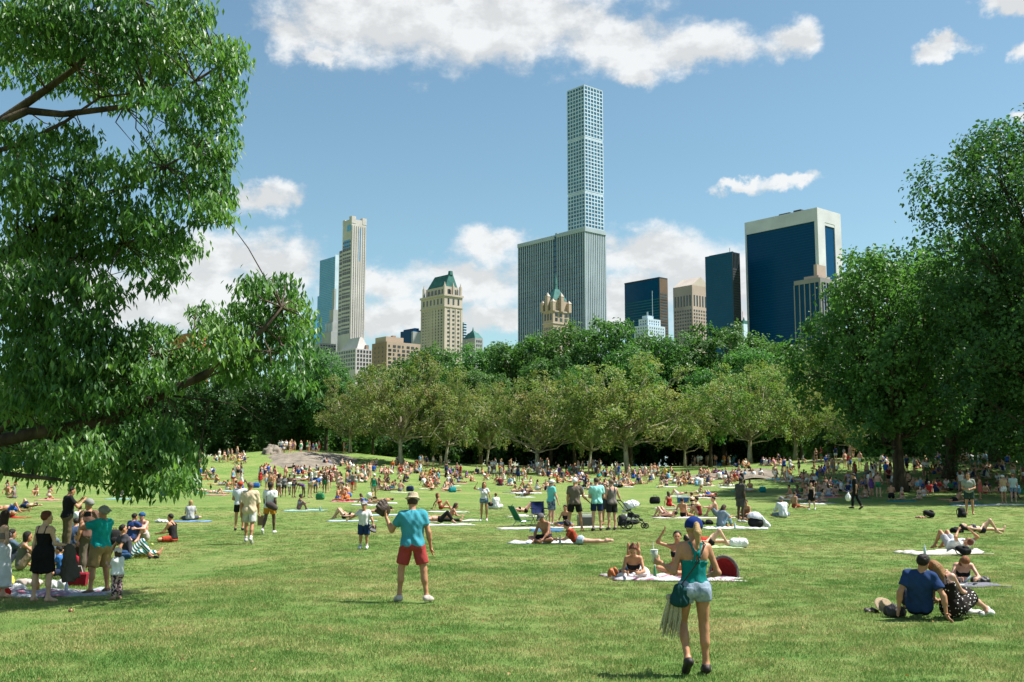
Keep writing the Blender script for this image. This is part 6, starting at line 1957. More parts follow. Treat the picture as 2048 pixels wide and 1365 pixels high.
    P.tee(.66, .026, -.09); P.shorts(.7, .024, .02); P.hair('short'); P.shoes('sandal', .007)
    put(P, 1194, 1063, 6, 'man in pale aqua tee and navy shorts in the standing circle', {'shirt': (.30, .66, .60), 'shorts': NAVY, 'sandal': BLACK}, 'pink', 'brown')
    P = Person(hpx(1223, 1061, 101), 'm', 1.05, **pp('front', ar=((.5, .35, -.75), (.55, .6, -.5)), head=(4, 20, 0)), voxel=.0165)
    P.tank(.016, -.09, .28, True, 'tank_top', .095, None, .03); P.shorts(.82, .026, .022); P.hair('short'); P.shoes()
    put(P, 1224, 1061, 22, 'man in grey sleeveless top and dark shorts by the pushchair', {'tank_top': (.19, .165, .15), 'shorts': (.03, .03, .032), 'shoe': (.1, .1, .12)}, 'pink', (.2, .13, .08))
    P = Person(1.62, 'f', 1.0, **pp('stand'), voxel=.02); P.tee(); P.shorts(.7); P.hair('long')
    put(P, 1212, 1050, 150, 'woman in dark top mostly hidden behind the grey sleeveless man', {'shirt': (.05, .05, .06), 'shorts': (.05, .05, .05)}, 'tan', 'dark')
    stroller(1268, 1058, -78, 'black pushchair with a pale grey cloth over its hood')
    # their camp
    beach_chair(1045, 1052, -62, (.01, .16, .09), 'low green folding beach chair on the grass')
    beach_chair(1080, 1050, -160, (.012, .025, .09), 'navy folding camp chair beside the mint-tee man', False)
    towel(1040, 1058, 1.9, 1.1, 10, (.60, .59, .55), 'pale towel under the green beach chair')
    towel(1092, 1062, 1.3, .9, -5, (.05, .18, .42), 'bright blue towel by the navy camp chair')
    towel(1150, 1056, 2.4, 1.0, 6, (.55, .52, .46), 'cream blanket under the standing men', 'blanket')
    P = Person(1.62, 'f', 1.0, **pp('cross'), voxel=.018); P.tank(); P.shorts(.8, .014, .004, 'trousers'); P.hair('bun')
    put(P, 1133, 1055, 150, 'seated woman in black tank top beside the standing men', {'tank_top': BLACK, 'trousers': (.12, .2, .42)}, 'tan', 'dark')
    cooler(1170, 1052, (.10, .10, .10), (.42, .42, .41), 'dark grey cooler with pale lid between the standing men', 8, .55, .35, .42)
    backpack(1245, 1052, (.03, .03, .035), 'black backpack behind the aqua-tee man', 30)
    tote(1262, 1042, (.66, .66, .64), 'white cloth bag beside the pushchair wheels', .5, .25, .2, 10, M_BAG)
    cooler(1205, 998, (.02, .14, .36), (.02, .14, .36), 'blue box held up behind the standing men', 0, .6, .4, .55)
    P = Person(1.7, 'f', 1.0, **pp('back_knees'), voxel=.019); P.bra(); P.brief(); P.hair('short'); P.cap('cap')
    put(P, 1050, 1032, -80, 'sunbather with raised knees and dark cap behind the green chair', {'bikini_top': BLACK, 'bikini_bottom': BLACK, 'cap': (.03, .04, .05)}, 'pink', 'dark', dz=.12)
    towel(1050, 1034, 1.9, .9, 5, (.68, .67, .63), 'white towel of the sunbather behind the green chair')
    # ---------------- shirtless man and woman lying on a towel in front of them
    towel(1085, 1087, 2.3, 1.0, 4, (.66, .66, .68), 'crumpled white towel under the shirtless man in a grey cap', wr=.04)
    P = Person(1.78, 'm', 1.0, **pp('cross', chest=(34, 0, 0), head=(10, 0, 0), ar=((.2, .35, -.9), (-.3, .6, -.7)), al=((-.2, .35, -.9), (.1, .7, -.6))), voxel=.0155); P.shorts(.6, .016, .01); P.hair('short'); P.cap('cap')
    put(P, 1093, 1088, 138, 'shirtless man in grey cap sitting cross-legged, looking down', {'shorts': (.02, .02, .025), 'cap': (.12, .11, .11)}, (.40, .18, .105), 'dark', True)
    P = Person(1.66, 'f', 1.02, **pp('prone_up'), voxel=.0155); P.tee(.6, .014, .05, 'shirt'); P.shorts(.28, .016, .01, 'denim_shorts'); P.hair('curly')
    put(P, 1158, 1090, 82, 'woman in rust top and denim shorts lying propped on her elbows', {'shirt': (.32, .05, .025), 'denim_shorts': (.30, .38, .48)}, 'pink', 'dark', True)

    # ---------------- behind the woman with the cup
    towel(1345, 1158, 3.1, 1.25, 2, (.62, .60, .58), 'long printed blanket behind the walking woman', 'blanket', mat=M_PATCH, wr=.035)
    P = Person(1.64, 'f', 1.0, **pp('prone_feet', lr=((.08, -1, -.06), (.0, .25, .97), (0, .5, 1)), ll=((-.08, -1, -.06), (.05, .08, 1), (0, .3, 1))), voxel=.0145); P.bra(lo=.08); P.shorts(.25, .014, .008, 'denim_shorts'); P.hair('topknot')
    put(P, 1268, 1155, 172, 'woman lying prone with feet raised and hair in a topknot', {'bikini_top': BLACK, 'denim_shorts': (.05, .12, .22)}, 'tan', 'auburn', True)
    P = Person(1.66, 'f', 1.0, **pp('cross', ar=((.75, .1, .25), (-.5, .2, .85)), al=((-.4, .1, -.9), (-.2, .5, -.8)), chest=(4, 0, 0), pel=(0, 0, 0)), voxel=.015); P.bra(); P.shorts(.5, .014, .006, 'shorts'); P.hair('bun')
    put(P, 1356, 1152, 170, 'woman in black bikini top and peach shorts with an arm raised', {'bikini_top': BLACK, 'shorts': (.62, .25, .12)}, 'tan', 'dark', True)
    tent = empty('canopy', ground(1448, 1157), R(-12)); tag(tent, uniq('small red and grey dome canopy on the printed blanket'), 'canopy')
    sdf_obj('shell', [Ell((0, .05, .10), (.30, .34, .36), None, .03)], .016, M_CANVAS, tent, (.16, .13, .12), clips=[((0, 0, -1), (0, 0, .005)), ((0, -1, .12), (0, -.10, .2))], cuts=[Ell((0, .03, .09), (.275, .32, .335))])
    sdf_obj('lining', [Ell((0, .055, .10), (.285, .325, .345), None, .03)], .016, M_CANVAS, tent, (.50, .045, .045), clips=[((0, 0, -1), (0, 0, .01)), ((0, -1, .12), (0, -.085, .2))], cuts=[Ell((0, .02, .09), (.262, .30, .32))], wob=.004)
    MB().tube([(.30 * math.cos(t), -.10 + .04 * math.sin(t), .10 + .36 * math.sin(t)) for t in np.linspace(-.2, math.pi + .2, 15)], .018, 6).build('rim', M_CANVAS, tent, color=(.22, .19, .17))
    sunhat(1285, 1157, (.72, .70, .66), 'white sun hat in front of the topknot woman', .17, 'sun_hat', 62)
    heap(1240, 1155, (.03, .028, .03), 'dark bag with orange trim beside the printed blanket', .4, .25, .18, 0, 'bag', 'bag', 3, M_LEATHER)
    heap(1225, 1156, (.45, .12, .02), 'orange purse at the end of the printed blanket', .18, .16, .2, 0, 'purse', 'bag', 4, M_LEATHER)
    heap(1256, 1158, (.66, .66, .66), 'white crumpled cloth beside the dark bag', .4, .25, .14, 0, 'cloth', 'cloth', 5)
    P = Person(1.7, 'f', 1.0, **pp('back_knees', ll=((-.08, .92, .1), (-.03, 1, -.1), (-.1, .3, 1))), voxel=.0155); P.tank(); P.brief(); P.hair('long')
    put(P, 1418, 1094, -84, 'sunbather in red top lying with one knee raised behind the walking woman', {'tank_top': (.5, .04, .03), 'bikini_bottom': BLACK}, 'light', 'dark')
    towel(1425, 1096, 1.9, .8, 4, (.42, .55, .30), 'pale green towel behind the walking woman')
    tote(1478, 1096, WHITE, 'white plastic bag by the raised-knee sunbather\'s feet', .42, .22, .22, 0, M_BAG, False)

    # ---------------- right-hand side
    P = Person(1.70, 'm', 1.04, **pp('lean_knee', pel=(-30, 0, 0), chest=(16, 0, 6), head=(12, -38, 0), lr=((.2, .9, .4), (-.05, .75, -.6), (.05, 1, -.1)), ll=((-.25, .9, .3), (0, .8, -.5), (-.05, 1, -.1)), ar=((.42, -.28, -.85), (.10, -.12, -.98)), hr=(.3, -.6, -.6),
               al=((-.40, -.25, -.85), (-.1, .1, -.95))), voxel=.0125)
    P.tee(.62, .026, -.06, 'shirt', .012, True); P.trousers(.018); P.hair('short'); P.shoes()
    put(P, 1840, 1238, -20, 'man in navy shirt sitting on the grass beside the polka-dot dress', {'shirt': (.022, .05, .135), 'trousers': (.014, .018, .03), 'shoe': BLACK}, 'tan', 'dark', True)
    P = Person(1.60, 'f', .95, **pp('side_legs', pel=(-20, 0, -6), chest=(14, 0, -14), head=(10, 34, -16), lr=((.25, .92, .12), (.3, .6, -.4), (.3, .9, -.1)), ll=((.1, .95, .2), (.2, .7, -.5), (.2, .9, -.1)), al=((-.15, .35, -.9), (.1, .9, -.2)), ar=((.3, .5, -.8), (.2, .9, -.2))), voxel=.0125)
    P.dress(1.05, .24, .07, 'polka_dot_dress'); P.hair('long'); P.shoes('shoe', .009)
    put(P, 1908, 1240, -34, 'woman in black polka-dot dress leaning on the navy-shirt man', {'polka_dot_dress': (.018, .014, .012), 'shoe': WHITE}, 'pink', (.30, .15, .055), True)
    sunhat(1768, 1226, (.42, .32, .20), 'straw hat tipped on the grass beside the navy-shirt man', .165, 'straw_hat', 50)
    heap(1742, 1226, (.05, .035, .028), 'brown sunglasses case on the grass by the straw hat', .2, .1, .06, 0, 'case', 'case', 3, M_LEATHER)
    heap(1795, 1234, (.03, .026, .026), 'dark purse between the straw hat and navy-shirt man', .34, .2, .2, 20, 'purse', 'bag', 6, M_LEATHER)
    shoe_pair(1958, 1232, (.66, .64, .62), 'the %s white sneaker beside the polka-dot dress', -60)
    towel(1930, 1172, 1.5, .9, 12, (.20, .20, .24), 'dark grey towel under the red-haired woman')
    P = Person(1.66, 'f', .98, **pp('prone_up', head=(26, 0, 0), chest=(-34, 0, 0), ar=((.3, .62, -.7), (-.35, .9, -.05)), al=((-.3, .62, -.7), (.35, .9, -.05))), voxel=.0135); P.bra(); P.shorts(.25, .014, .008, 'denim_shorts'); P.hair('long')
    put(P, 1922, 1166, 168, 'red-haired woman lying propped on elbows, reading', {'bikini_top': BLACK, 'denim_shorts': (.3, .42, .5)}, 'pink', 'ginger', True)
    heap(1958, 1166, (.02, .02, .02), 'black pouch beside the red-haired woman', .35, .25, .14, 0, 'pouch', 'bag', 8, M_LEATHER)
    towel(1885, 1108, 2.5, 1.1, 5, (.60, .57, .50), 'rumpled cream blanket with a person in white lying on it', 'blanket', wr=.05)
    P = Person(1.72, 'm', 1.0, **pp('back_knees', ar=((.55, -.35, .5), (-.6, .2, .6)), al=((-.5, -.3, .5), (.6, .25, .6))), voxel=.0155); P.tee(.6); P.shorts(.7); P.hair('short')
    put(P, 1905, 1104, 20, 'person in white tee lying head-first toward us on the cream blanket', {'shirt': WHITE, 'shorts': (.4, .4, .42)}, 'tan', 'auburn', dz=.04)
    backpack(1938, 1113, BLACK, 'black bag lying at the cream blanket\'s corner', 40, .8, True)
    P = Person(1.72, 'f', .98, **pp('back_knees', ll=((-.1, .98, .1), (-.05, 1, -.1), (-.1, .3, 1))), voxel=.0155); P.bra(); P.brief(); P.hair('long')
    put(P, 1962, 1068, -86, 'woman in dark bikini lying on bare grass with one knee bent', {'bikini_top': (.08, .08, .12), 'bikini_bottom': (.03, .03, .05)}, 'light', 'dark')
    heap(1915, 1066, BLACK, 'black bag under the bare-grass sunbather\'s head', .5, .35, .2, 0, 'bag', 'bag', 2)
    backpack(1868, 1037, BLACK, 'black backpack lying flat near the sage-tee man', 80, 1.1, True)
    heap(1842, 1037, (.35, .22, .14), 'tan sweater beside the flat black backpack', .5, .3, .1, 0, 'sweater', 'clothing', 2)
    backpack(1924, 1036, (.016, .016, .018), 'upright black backpack at the sage-tee man\'s feet', 20, 1.1)
    P = Person(hpx(1938, 1030, 84), 'm', 1.08, **pp('front', head=(8, -20, 0)), voxel=.0175); P.tee(.66, .026, -.09); P.shorts(.72, .024, .02); P.hair('short')
    put(P, 1940, 1030, 160, 'man in sage tee and dark green shorts standing with folded hands', {'shirt': (.28, .30, .26), 'shorts': (.03, .055, .05)}, 'tan', 'brown')
    P = Person(1.64, 'f', 1.0, **pp('phone'), voxel=.019); P.dress(.9, .25, .06); P.hair('long')
    put(P, 1961, 1000, 60, 'woman in coral dress standing behind the sage-tee man', {'dress': (.55, .12, .09)}, 'tan', 'auburn')
    P = Person(1.76, 'm', 1.1, **pp('hip'), voxel=.018); P.shorts(.5, .022, .02); P.hair('short'); P.cap('cap'); P.tee(.5, .02, -.02)
    put(P, 2008, 1008, 20, 'stout man in tan shirt, white shorts and white cap', {'shorts': WHITE, 'cap': WHITE, 'shirt': (.50, .33, .18)}, 'tan', 'grey')
    P = Person(1.80, 'm', 1.02, **pp('stand'), voxel=.018); P.tee(.66); P.shorts(.65, .024, .02, 'denim_shorts'); P.hair('short')
    put(P, 2028, 1006, -15, 'man in pale green tee and denim shorts beside the white cap', {'shirt': (.48, .55, .48), 'denim_shorts': (.07, .16, .26)}, 'pink', 'ginger')
    towel(1950, 1012, 2.8, 1.2, 4, (.68, .66, .62), 'broad white blanket behind the sage-tee man', 'blanket')
    towel(2020, 1010, 2.4, 1.2, -4, (.66, .64, .62), 'white blanket under the man with the white cap', 'blanket')

    # ---------------- walkers and sitters right of centre
    P = Person(hpx(1482, 1045, 90), 'm', 1.0, **pp('stand', head=(18, 0, 0)), voxel=.0175); P.tee(.62, .025, -.09); P.shorts(.82, .022, .02); P.hair('short'); P.shoes()
    put(P, 1482, 1046, -58, 'lean man in charcoal tee and grey shorts standing alone', {'shirt': (.075, .065, .065), 'shorts': (.10, .09, .095), 'shoe': (.5, .5, .5)}, 'deep', 'dark')
    P = Person(hpx(1623, 1021, 56), 'f', 1.0, **pp('walk'), voxel=.02); P.dress(.75, .25, .06); P.hair('long'); P.shoes()
    put(P, 1624, 1021, 150, 'woman in short black dress and white shoes walking past', {'dress': BLACK, 'shoe': WHITE}, 'light', 'auburn')
    P = Person(hpx(1711, 1020, 72), 'm', 1.0, **pp('walk2', head=(20, 0, 0)), voxel=.0185); P.tee(.66); P.trousers(.016); P.hair('short'); P.shoes()
    put(P, 1712, 1020, 70, 'man all in black walking with a white bag', {'shirt': BLACK, 'trousers': BLACK, 'shoe': BLACK}, 'tan', 'dark')
    b = empty('carrier_bag', ground(1697, 1014) + Vector((0, 0, .42))); tag(b, uniq('white carrier bag swinging beside the man in black'), 'bag')
    sdf_obj('sack', [Ell((0, 0, .1), (.17, .12, .2), None, .05), Cone((0, 0, .28), (.03, 0, .42), .08, .02, k=.06)], .02, M_BAG, b, WHITE, wob=.008)
    MB().tube([(.03, 0, .40), (.0, 0, .52), (.06, 0, .52), (.05, 0, .40)], .008, 5).build('handle', M_BAG, b, color=WHITE)
    P = Person(1.76, 'm', 1.1, **pp('cross'), voxel=.018); P.tee(1.9, .03, -.1, 'shirt', .01); P.shorts(.9, .02, .01, 'denim_shorts'); P.hair('short'); P.cap('cap')
    put(P, 1566, 1036, 14, 'man in loose white shirt and grey cap sitting with his back turned', {'shirt': (.66, .68, .74), 'denim_shorts': (.06, .10, .18), 'cap': (.2, .2, .22)}, 'tan', 'grey')
    P = Person(1.74, 'm', 1.0, **pp('lean', pel=(-12, 0, 0), ar=((.25, -.3, -.9), (.1, -.2, -1)), al=((-.25, -.3, -.9), (-.1, -.2, -1))), voxel=.019); P.shorts(.5, .018, .01); P.hair('short')
    put(P, 1590, 1018, -60, 'shirtless man in rust shorts sitting upright on his hands', {'shorts': (.35, .07, .04)}, (.46, .24, .14), 'dark')
    # car seat with cloth, woman behind it
    cs = empty('infant_carrier', ground(1512, 1056), R(-70)); tag(cs, uniq('black infant carrier draped with a pale cloth'), 'carrier')
    sdf_obj('shell', [Ell((0, 0, .2), (.22, .32, .22), None, .04)], .02, M_CANVAS, cs, BLACK, clips=[((0, 0, -1), (0, 0, .01))])
    sdf_obj('hood', [Ell((0, -.05, .34), (.25, .30, .26), None, .04)], .02, M_CLOTH, cs, (.5, .52, .56), clips=[((0, -.2, -.97), (0, 0, .32))], wob=.005)
    sdf_obj('muslin_cloth', [Cone((-.15, .1, .45), (-.2, .42, .08), .05, .09, k=.05), Cone((.15, .1, .45), (.1, .45, .06), .05, .1, k=.08)], .02, M_CLOTH, cs, (.66, .68, .74), wob=.01)
    P = Person(1.66, 'f', 1.0, **pp('cross'), voxel=.019); P.tank(); P.shorts(.6); P.hair('bun')
    put(P, 1494, 1040, 150, 'woman with hair tied up sitting behind the infant carrier', {'tank_top': (.25, .12, .08), 'shorts': (.1, .1, .12)}, 'tan', 'brown')
    P = Person(1.66, 'f', 1.0, **pp('knees', head=(25, 0, 0)), voxel=.018); P.tee(); P.trousers(.014, 1.9, 'denim_jeans'); P.hair('long')
    put(P, 1442, 1056, -60, 'woman in grey tee bent over a book beside white cloths', {'shirt': (.20, .25, .32), 'denim_jeans': (.10, .22, .32)}, 'tan', 'brown')
    towel(1455, 1058, 2.0, .9, 3, (.68, .68, .67), 'white cloth spread before the woman with a book', wr=.05)
    towel(1500, 1058, 1.4, .8, -4, (.62, .64, .68), 'pale towel under the infant carrier')
    heap(1412, 1050, BLACK, 'black duffel bag near the woman with a book', .5, .3, .2, 0, 'duffel_bag', 'bag', 9)
    P = Person(1.74, 'm', 1.0, **pp('knees'), voxel=.018); P.shorts(.7, .018, .01); P.hair('short')
    put(P, 1432, 1034, 84, 'shirtless man hugging his knees on a pale towel', {'shorts': (.2, .25, .32)}, 'pink', 'dark')
    towel(1432, 1037, 2.2, .8, 5, (.66, .62, .54), 'cream towel under the knee-hugging man')
    towel(1360, 1037, 2.8, .9, 0, (.68, .60, .54), 'pale pink towel with three sunbathers')
    for (px, py, rz, pose, sex, col, skin, lab) in ((1330, 1036, 40, 'back_knees', 'm', BLACK, 'pink', 'shirtless man in black trunks lying at the pink towel\'s end'), (1368, 1036, -30, 'lean', 'm', BLACK, 'tan', 'shirtless man leaning back at the pink towel\'s middle'), (1398, 1034, 60, 'knees', 'f', (.2, .02, .03), 'light', 'woman in maroon swimsuit with knees up on the pink towel')):
        P = Person(1.72, sex, 1.0, **pp(pose), voxel=.019); P.brief(.012, 'trunks', .09) if sex == 'm' else P.tank(.008, -.1, .22, True, 'swimsuit'); P.hair('short' if sex == 'm' else 'bun')
        put(P, px, py, rz, lab, {'trunks': col, 'swimsuit': col}, skin, 'dark')
    P = Person(1.66, 'f', 1.02, **pp('side_legs'), voxel=.019); P.tank(.008, -.1, .2, True, 'swimsuit'); P.brief(.008, 'swimsuit'); P.hair('long')
    put(P, 1338, 1015, 15, 'woman in red swimsuit sitting with her back to us', {'swimsuit': (.45, .02, .025)}, 'tan', 'brown')
    P = Person(1.66, 'f', 1.0, **pp('cross'), voxel=.019); P.bra(); P.brief(); P.hair('bun')
    put(P, 1386, 1016, 35, 'woman in black bikini sitting beside the blue cooler', {'bikini_top': BLACK, 'bikini_bottom': BLACK}, 'light', 'dark')
    cooler(1366, 1006, (.02, .10, .34), (.62, .64, .66), 'blue cooler with white lid among the sunbathers', 0, .7, .4, .42)
    towel(1350, 1018, 2.6, .9, 2, (.64, .62, .60), 'white towel under the red swimsuit woman')

    # ---------------- middle: lone people on the open grass
    P = Person(hpx(968, 1043, 78), 'f', .98, **pp('stand', ar=((.8, .1, .1), (-.5, .2, .85)), al=((-.35, .05, -.95), (-.2, .25, -.9)), head=(0, 15, 0)), voxel=.017); P.tee(.5, .018, 0); P.shorts(.35, .02, .012, 'denim_shorts'); P.hair('long'); P.shoes()
    w = put(P, 968, 1043, 172, 'woman in white tee and denim shorts shading her eyes', {'shirt': WHITE, 'denim_shorts': (.03, .10, .20), 'shoe': WHITE}, 'tan', 'auburn')
    q = w.location
    b = empty('handbag', q + Vector((.28, .0, .72))); tag(b, uniq('small black handbag at the eye-shading woman\'s side'), 'bag')
    sdf_obj('pouch', [Ell((0, 0, 0), (.12, .05, .10), None, .03)], .014, M_LEATHER, b, BLACK)
    MB().tube([(-.08, 0, .06), (-.18, -.14, .40), (-.38, -.17, .62)], .008, 5).build('strap', M_LEATHER, b, color=BLACK)
    P = Person(1.62, 'f', 1.05, **pp('cross'), voxel=.019); P.tee(1.0, .03, -.1, 'shirt'); P.skirt(.9, .1); P.hair('bun')
    put(P, 992, 1019, 10, 'person in white blouse sitting with back turned near the eye-shading woman', {'shirt': WHITE, 'skirt': WHITE}, 'light', 'auburn')
    P = Person(1.64, 'f', 1.0, **pp('knees'), voxel=.018); P.bra(); P.brief(); P.hair('curly')
    put(P, 598, 1021, -70, 'curly-haired woman sitting on a pale blue towel', {'bikini_top': (.3, .3, .34), 'bikini_bottom': (.2, .1, .1)}, 'brown', 'dark')
    towel(608, 1022, 2.6, .9, 3, (.34, .54, .60), 'pale blue towel under the curly-haired woman')
    for i, (px, py, rz, pose, sex, tops, skin, hr, lab, tw) in enumerate((
            (690, 1040, 80, 'back_knees', 'f', (.02, .02, .025), 'light', 'dark', 'sunbather with dark swimsuit lying behind the boy', (.45, .58, .66)),
            (755, 1028, -80, 'prone', 'f', (.5, .2, .2), 'pink', 'dark', 'sunbather lying face down beyond the boy', (.46, .60, .68)),
            (882, 1022, -72, 'lean_knee', 'f', (.35, .05, .03), 'tan', 'auburn', 'woman in rust bikini reclining with one knee up', (.55, .52, .50)),
            (895, 1040, -80, 'prone_up', 'f', (.6, .25, .15), (.48, .24, .15), 'brown', 'tanned woman in coral bikini propped on her elbows', (.60, .58, .55)),
            (880, 1048, -86, 'back_arms', 'm', (.02, .02, .02), 'pink', 'brown', 'shirtless man in black trousers stretched out on his back', (.62, .62, .60)))):
        P = Person(1.70, sex, 1.0, **pp(pose), voxel=.0175)
        if sex == 'f': P.bra(); P.brief()
        else: P.trousers(.014)
        P.hair('long' if sex == 'f' else 'short')
        put(P, px, py, rz, lab, {'bikini_top': tops, 'bikini_bottom': tops, 'trousers': tops}, skin, hr, dz=.03)
        towel(px + 12, py + 3, 2.4, .85, 4, tw, 'towel under the ' + lab, seed=i)
    ball(ground(739, 998) + Vector((0, 0, .22)), .22, (.66, .68, .6), 'pale beach ball by the man in the green vest')
    P = Person(1.78, 'm', 1.0, **pp('walk'), voxel=.019); P.tank(.016, -.08, .28, True, 'vest', .095, None, .03); P.shorts(.9, .024, .02); P.hair('short'); P.cap('cap')
    put(P, 748, 1000, 10, 'man in green vest, khaki shorts and white cap', {'vest': (.03, .24, .13), 'shorts': (.45, .40, .24), 'cap': WHITE}, 'tan', 'brown')

    # ---------------- the picnic under the drooping tree
    P = Person(1.64, 'f', 1.06, **pp('stand', lr=((.12, .05, -1), (.05, -.06, -1), (.45, 1, -.05)), ll=((-.12, -.05, -1), (-.03, -.05, -1), (-.2, 1, -.05)), ar=((.28, .05, -.95), (.35, .85, -.15)), al=((-.22, -.05, -1), (-.1, .1, -1)), head=(4, -30, 0)), voxel=.0135)
    P.dress(.86, .23, .07, 'slip_dress', .095); P.hair('bun')
    w = put(P, 82, 1206, -16, 'barefoot woman in black slip dress with auburn hair pinned up', {'slip_dress': (.012, .011, .011)}, 'light', 'auburn', True)
    q = w.location + Vector((.40, .14, .0))
    jk = empty('jacket', q + Vector((0, 0, .36))); tag(jk, uniq('grey-brown jacket hanging from the slip-dress woman\'s arm'), 'jacket')
    sdf_obj('cloth', [Cone((0, 0, .62), (.02, 0, .0), .06, .12, False, True, k=.06), Cone((.05, 0, .60), (.14, .02, .06), .05, .08, False, True, k=.05), Cone((-.04, 0, .6), (-.08, .02, .1), .05, .07, False, True, k=.05)], .016, M_CLOTH, jk, (.085, .075, .065), wob=.008)
    P = Person(1.62, 'f', 1.0, **pp('hip', head=(8, 30, 0)), voxel=.0145); P.bra(); P.skirt(1.7, .14); P.hair('long')
    put(P, -2, 1197, -40, 'long-haired woman in a long white skirt, hand on hip', {'bikini_top': (.25, .2, .2), 'skirt': (.68, .68, .68)}, 'light', (.045, .022, .014), True)
    P = Person(1.70, 'm', 1.14, **pp('stand_wide', pel=(0, 0, 0), chest=(-8, 0, 0), head=(4, 0, 0), ar=((.3, .75, -.35), (-.35, .45, .85)), al=((-.3, .8, -.25), (.35, .4, .85))), voxel=.0135)
    P.tee(.66, .028, -.05, 'shirt', .012); P.shorts(.96, .03, .03); P.hair('short'); P.shoes('sandal', .007); P.cap('cap', True)
    w = put(P, 196, 1190, 68, 'stout man in turquoise tee and khaki shorts lifting a camera', {'shirt': (.01, .34, .33), 'shorts': (.36, .24, .105), 'sandal': (.16, .09, .05), 'cap': (.30, .30, .27)}, 'tan', 'grey', True)
    hand = Vector(rot(0, 68, 0) @ ((P.wri['r'] + P.wri['l']) / 2 + P.shift + np.array([0, .05, .06]))) + w.location
    cm = empty('camera', hand, R(68)); tag(cm, uniq('dark camera held to the turquoise-tee man\'s face'), 'camera')
    MB().box(-.07, .07, -.03, .03, -.05, .05, top=.92).build('body', M_RUBBER, cm)
    MB().tube([(0, .03, 0), (0, .10, 0)], [.035, .032], 14).build('lens', M_BLACKM, cm, True)
    P = Person(hpx(231, 1203, 107), 'f', 1.15, **pp('stand', ar=((.3, .4, -.85), (-.2, .8, .3)), al=((-.3, .4, -.85), (.2, .8, .35))), voxel=.0125, child=True)
    P.tee(.62, .02, -.05); P.trousers(.012, 1.9, 'printed_leggings', .006); P.hair('bob'); P.cap('cap'); P.shoes('sandal', .006)
    put(P, 232, 1202, 58, 'toddler in white tee, printed leggings and pink cap', {'shirt': WHITE, 'printed_leggings': (.03, .025, .03), 'cap': (.66, .54, .54), 'sandal': (.3, .18, .1)}, 'pink', 'brown', True)
    P = Person(1.84, 'm', 1.05, **pp('phone', ar=((.3, .5, -.7), (-.3, .7, .7)), al=((-.25, .6, -.6), (.3, .7, .6))), voxel=.016); P.tee(.66, .026, -.1); P.trousers(.024); P.hair('short'); P.shoes()
    put(P, 132, 1102, -50, 'tall man in black tee and brown trousers under the leaves', {'shirt': BLACK, 'trousers': (.11, .085, .05), 'shoe': BLACK}, 'tan', 'dark')
    P = Person(1.76, 'm', 1.05, **pp('stand'), voxel=.018); P.tee(); P.trousers(.02); P.hair('short'); P.cap('cap')
    put(P, 172, 1158, 60, 'man in grey cap standing behind the turquoise-tee man', {'shirt': (.13, .075, .055), 'trousers': (.12, .10, .07), 'cap': (.26, .26, .24)}, 'tan', 'grey')
    for i, (px, py, rz, pose, sex, child, top, bot, skin, hr, hs, lab) in enumerate((
            (42, 1142, -62, 'knees', 'f', False, (.16, .15, .12), (.3, .22, .14), 'tan', 'dark', 'bob', 'dark-haired woman in khaki vest sitting under the tree'),
            (12, 1135, -40, 'knees', 'm', False, (.08, .12, .16), (.05, .06, .08), 'tan', 'dark', 'short', 'man in slate tee sitting at the picnic\'s shaded end'),
            (168, 1092, 25, 'cross', 'm', False, WHITE, (.08, .08, .1), 'tan', 'dark', 'short', 'man in white tee sitting in the picnic ring'),
            (148, 1098, 10, 'cross', 'm', False, (.05, .08, .14), (.05, .05, .06), 'tan', 'dark', 'short', 'man in dark blue tee sitting beside the white tee'),
            (163, 1140, 90, 'knees', 'f', False, (.06, .03, .03), (.42, .02, .04), 'tan', 'dark', 'long', 'woman in crimson shorts kneeling in the picnic\'s middle'),
            (122, 1152, 100, 'cross', 'm', True, (.04, .16, .42), (.02, .03, .06), 'tan', 'dark', 'short', 'child in bright blue shirt sitting at the picnic'),
            (97, 1128, 0, 'cross', 'f', False, (.12, .16, .2), (.05, .05, .06), 'tan', 'dark', 'long', 'long-haired woman with her back turned at the picnic'),
            (262, 1085, -30, 'knees', 'm', False, (.03, .06, .18), (.05, .06, .1), 'tan', 'dark', 'short', 'man in royal blue tee sitting beside the shirtless blue cap'),
            (345, 1085, 78, 'cross', 'm', False, (.028, .025, .026), (.42, .06, .03), 'tan', 'dark', 'short', 'man in black tank and red shorts sitting cross-legged'),
            (158, 1058, 30, 'cross', 'f', False, (.6, .6, .6), (.5, .5, .5), 'light', 'dark', 'short', 'woman in white sitting beyond the picnic'),
            (183, 1080, -10, 'cross', 'f', False, (.12, .06, .05), (.1, .08, .08), 'brown', 'brown', 'long', 'woman in maroon top behind the turquoise-tee man'),
            (380, 1042, 12, 'cross', 'f', False, (.42, .42, .40), (.08, .09, .12), 'light', 'blond', 'bob', 'blonde woman in grey tee sitting back turned on a blue towel'))):
        P = Person(1.2 if child else 1.70, sex, 1.0, **pp(pose), voxel=.017, child=child)
        if 'tank' in lab or 'vest' in lab: P.tank(.012, -.05, .27, True, 'tank_top', .095, None, .028)
        else: P.tee(.62)
        P.shorts(.75, .018, .01); P.hair(hs)
        put(P, px, py, rz, lab, {'shirt': top, 'tank_top': top, 'shorts': bot}, skin, hr)
    P = Person(1.72, 'm', 1.1, **pp('knees', lr=((.3, .85, .1), (-.4, .5, -.3), (0, 1, 0))), voxel=.016); P.shorts(.5, .02, .012); P.hair('short'); P.cap('cap', True)
    put(P, 286, 1083, 160, 'shirtless man in blue cap and pale shorts sitting in the sun', {'shorts': (.6, .52, .48), 'cap': (.02, .08, .2)}, 'pink', 'brown', True)
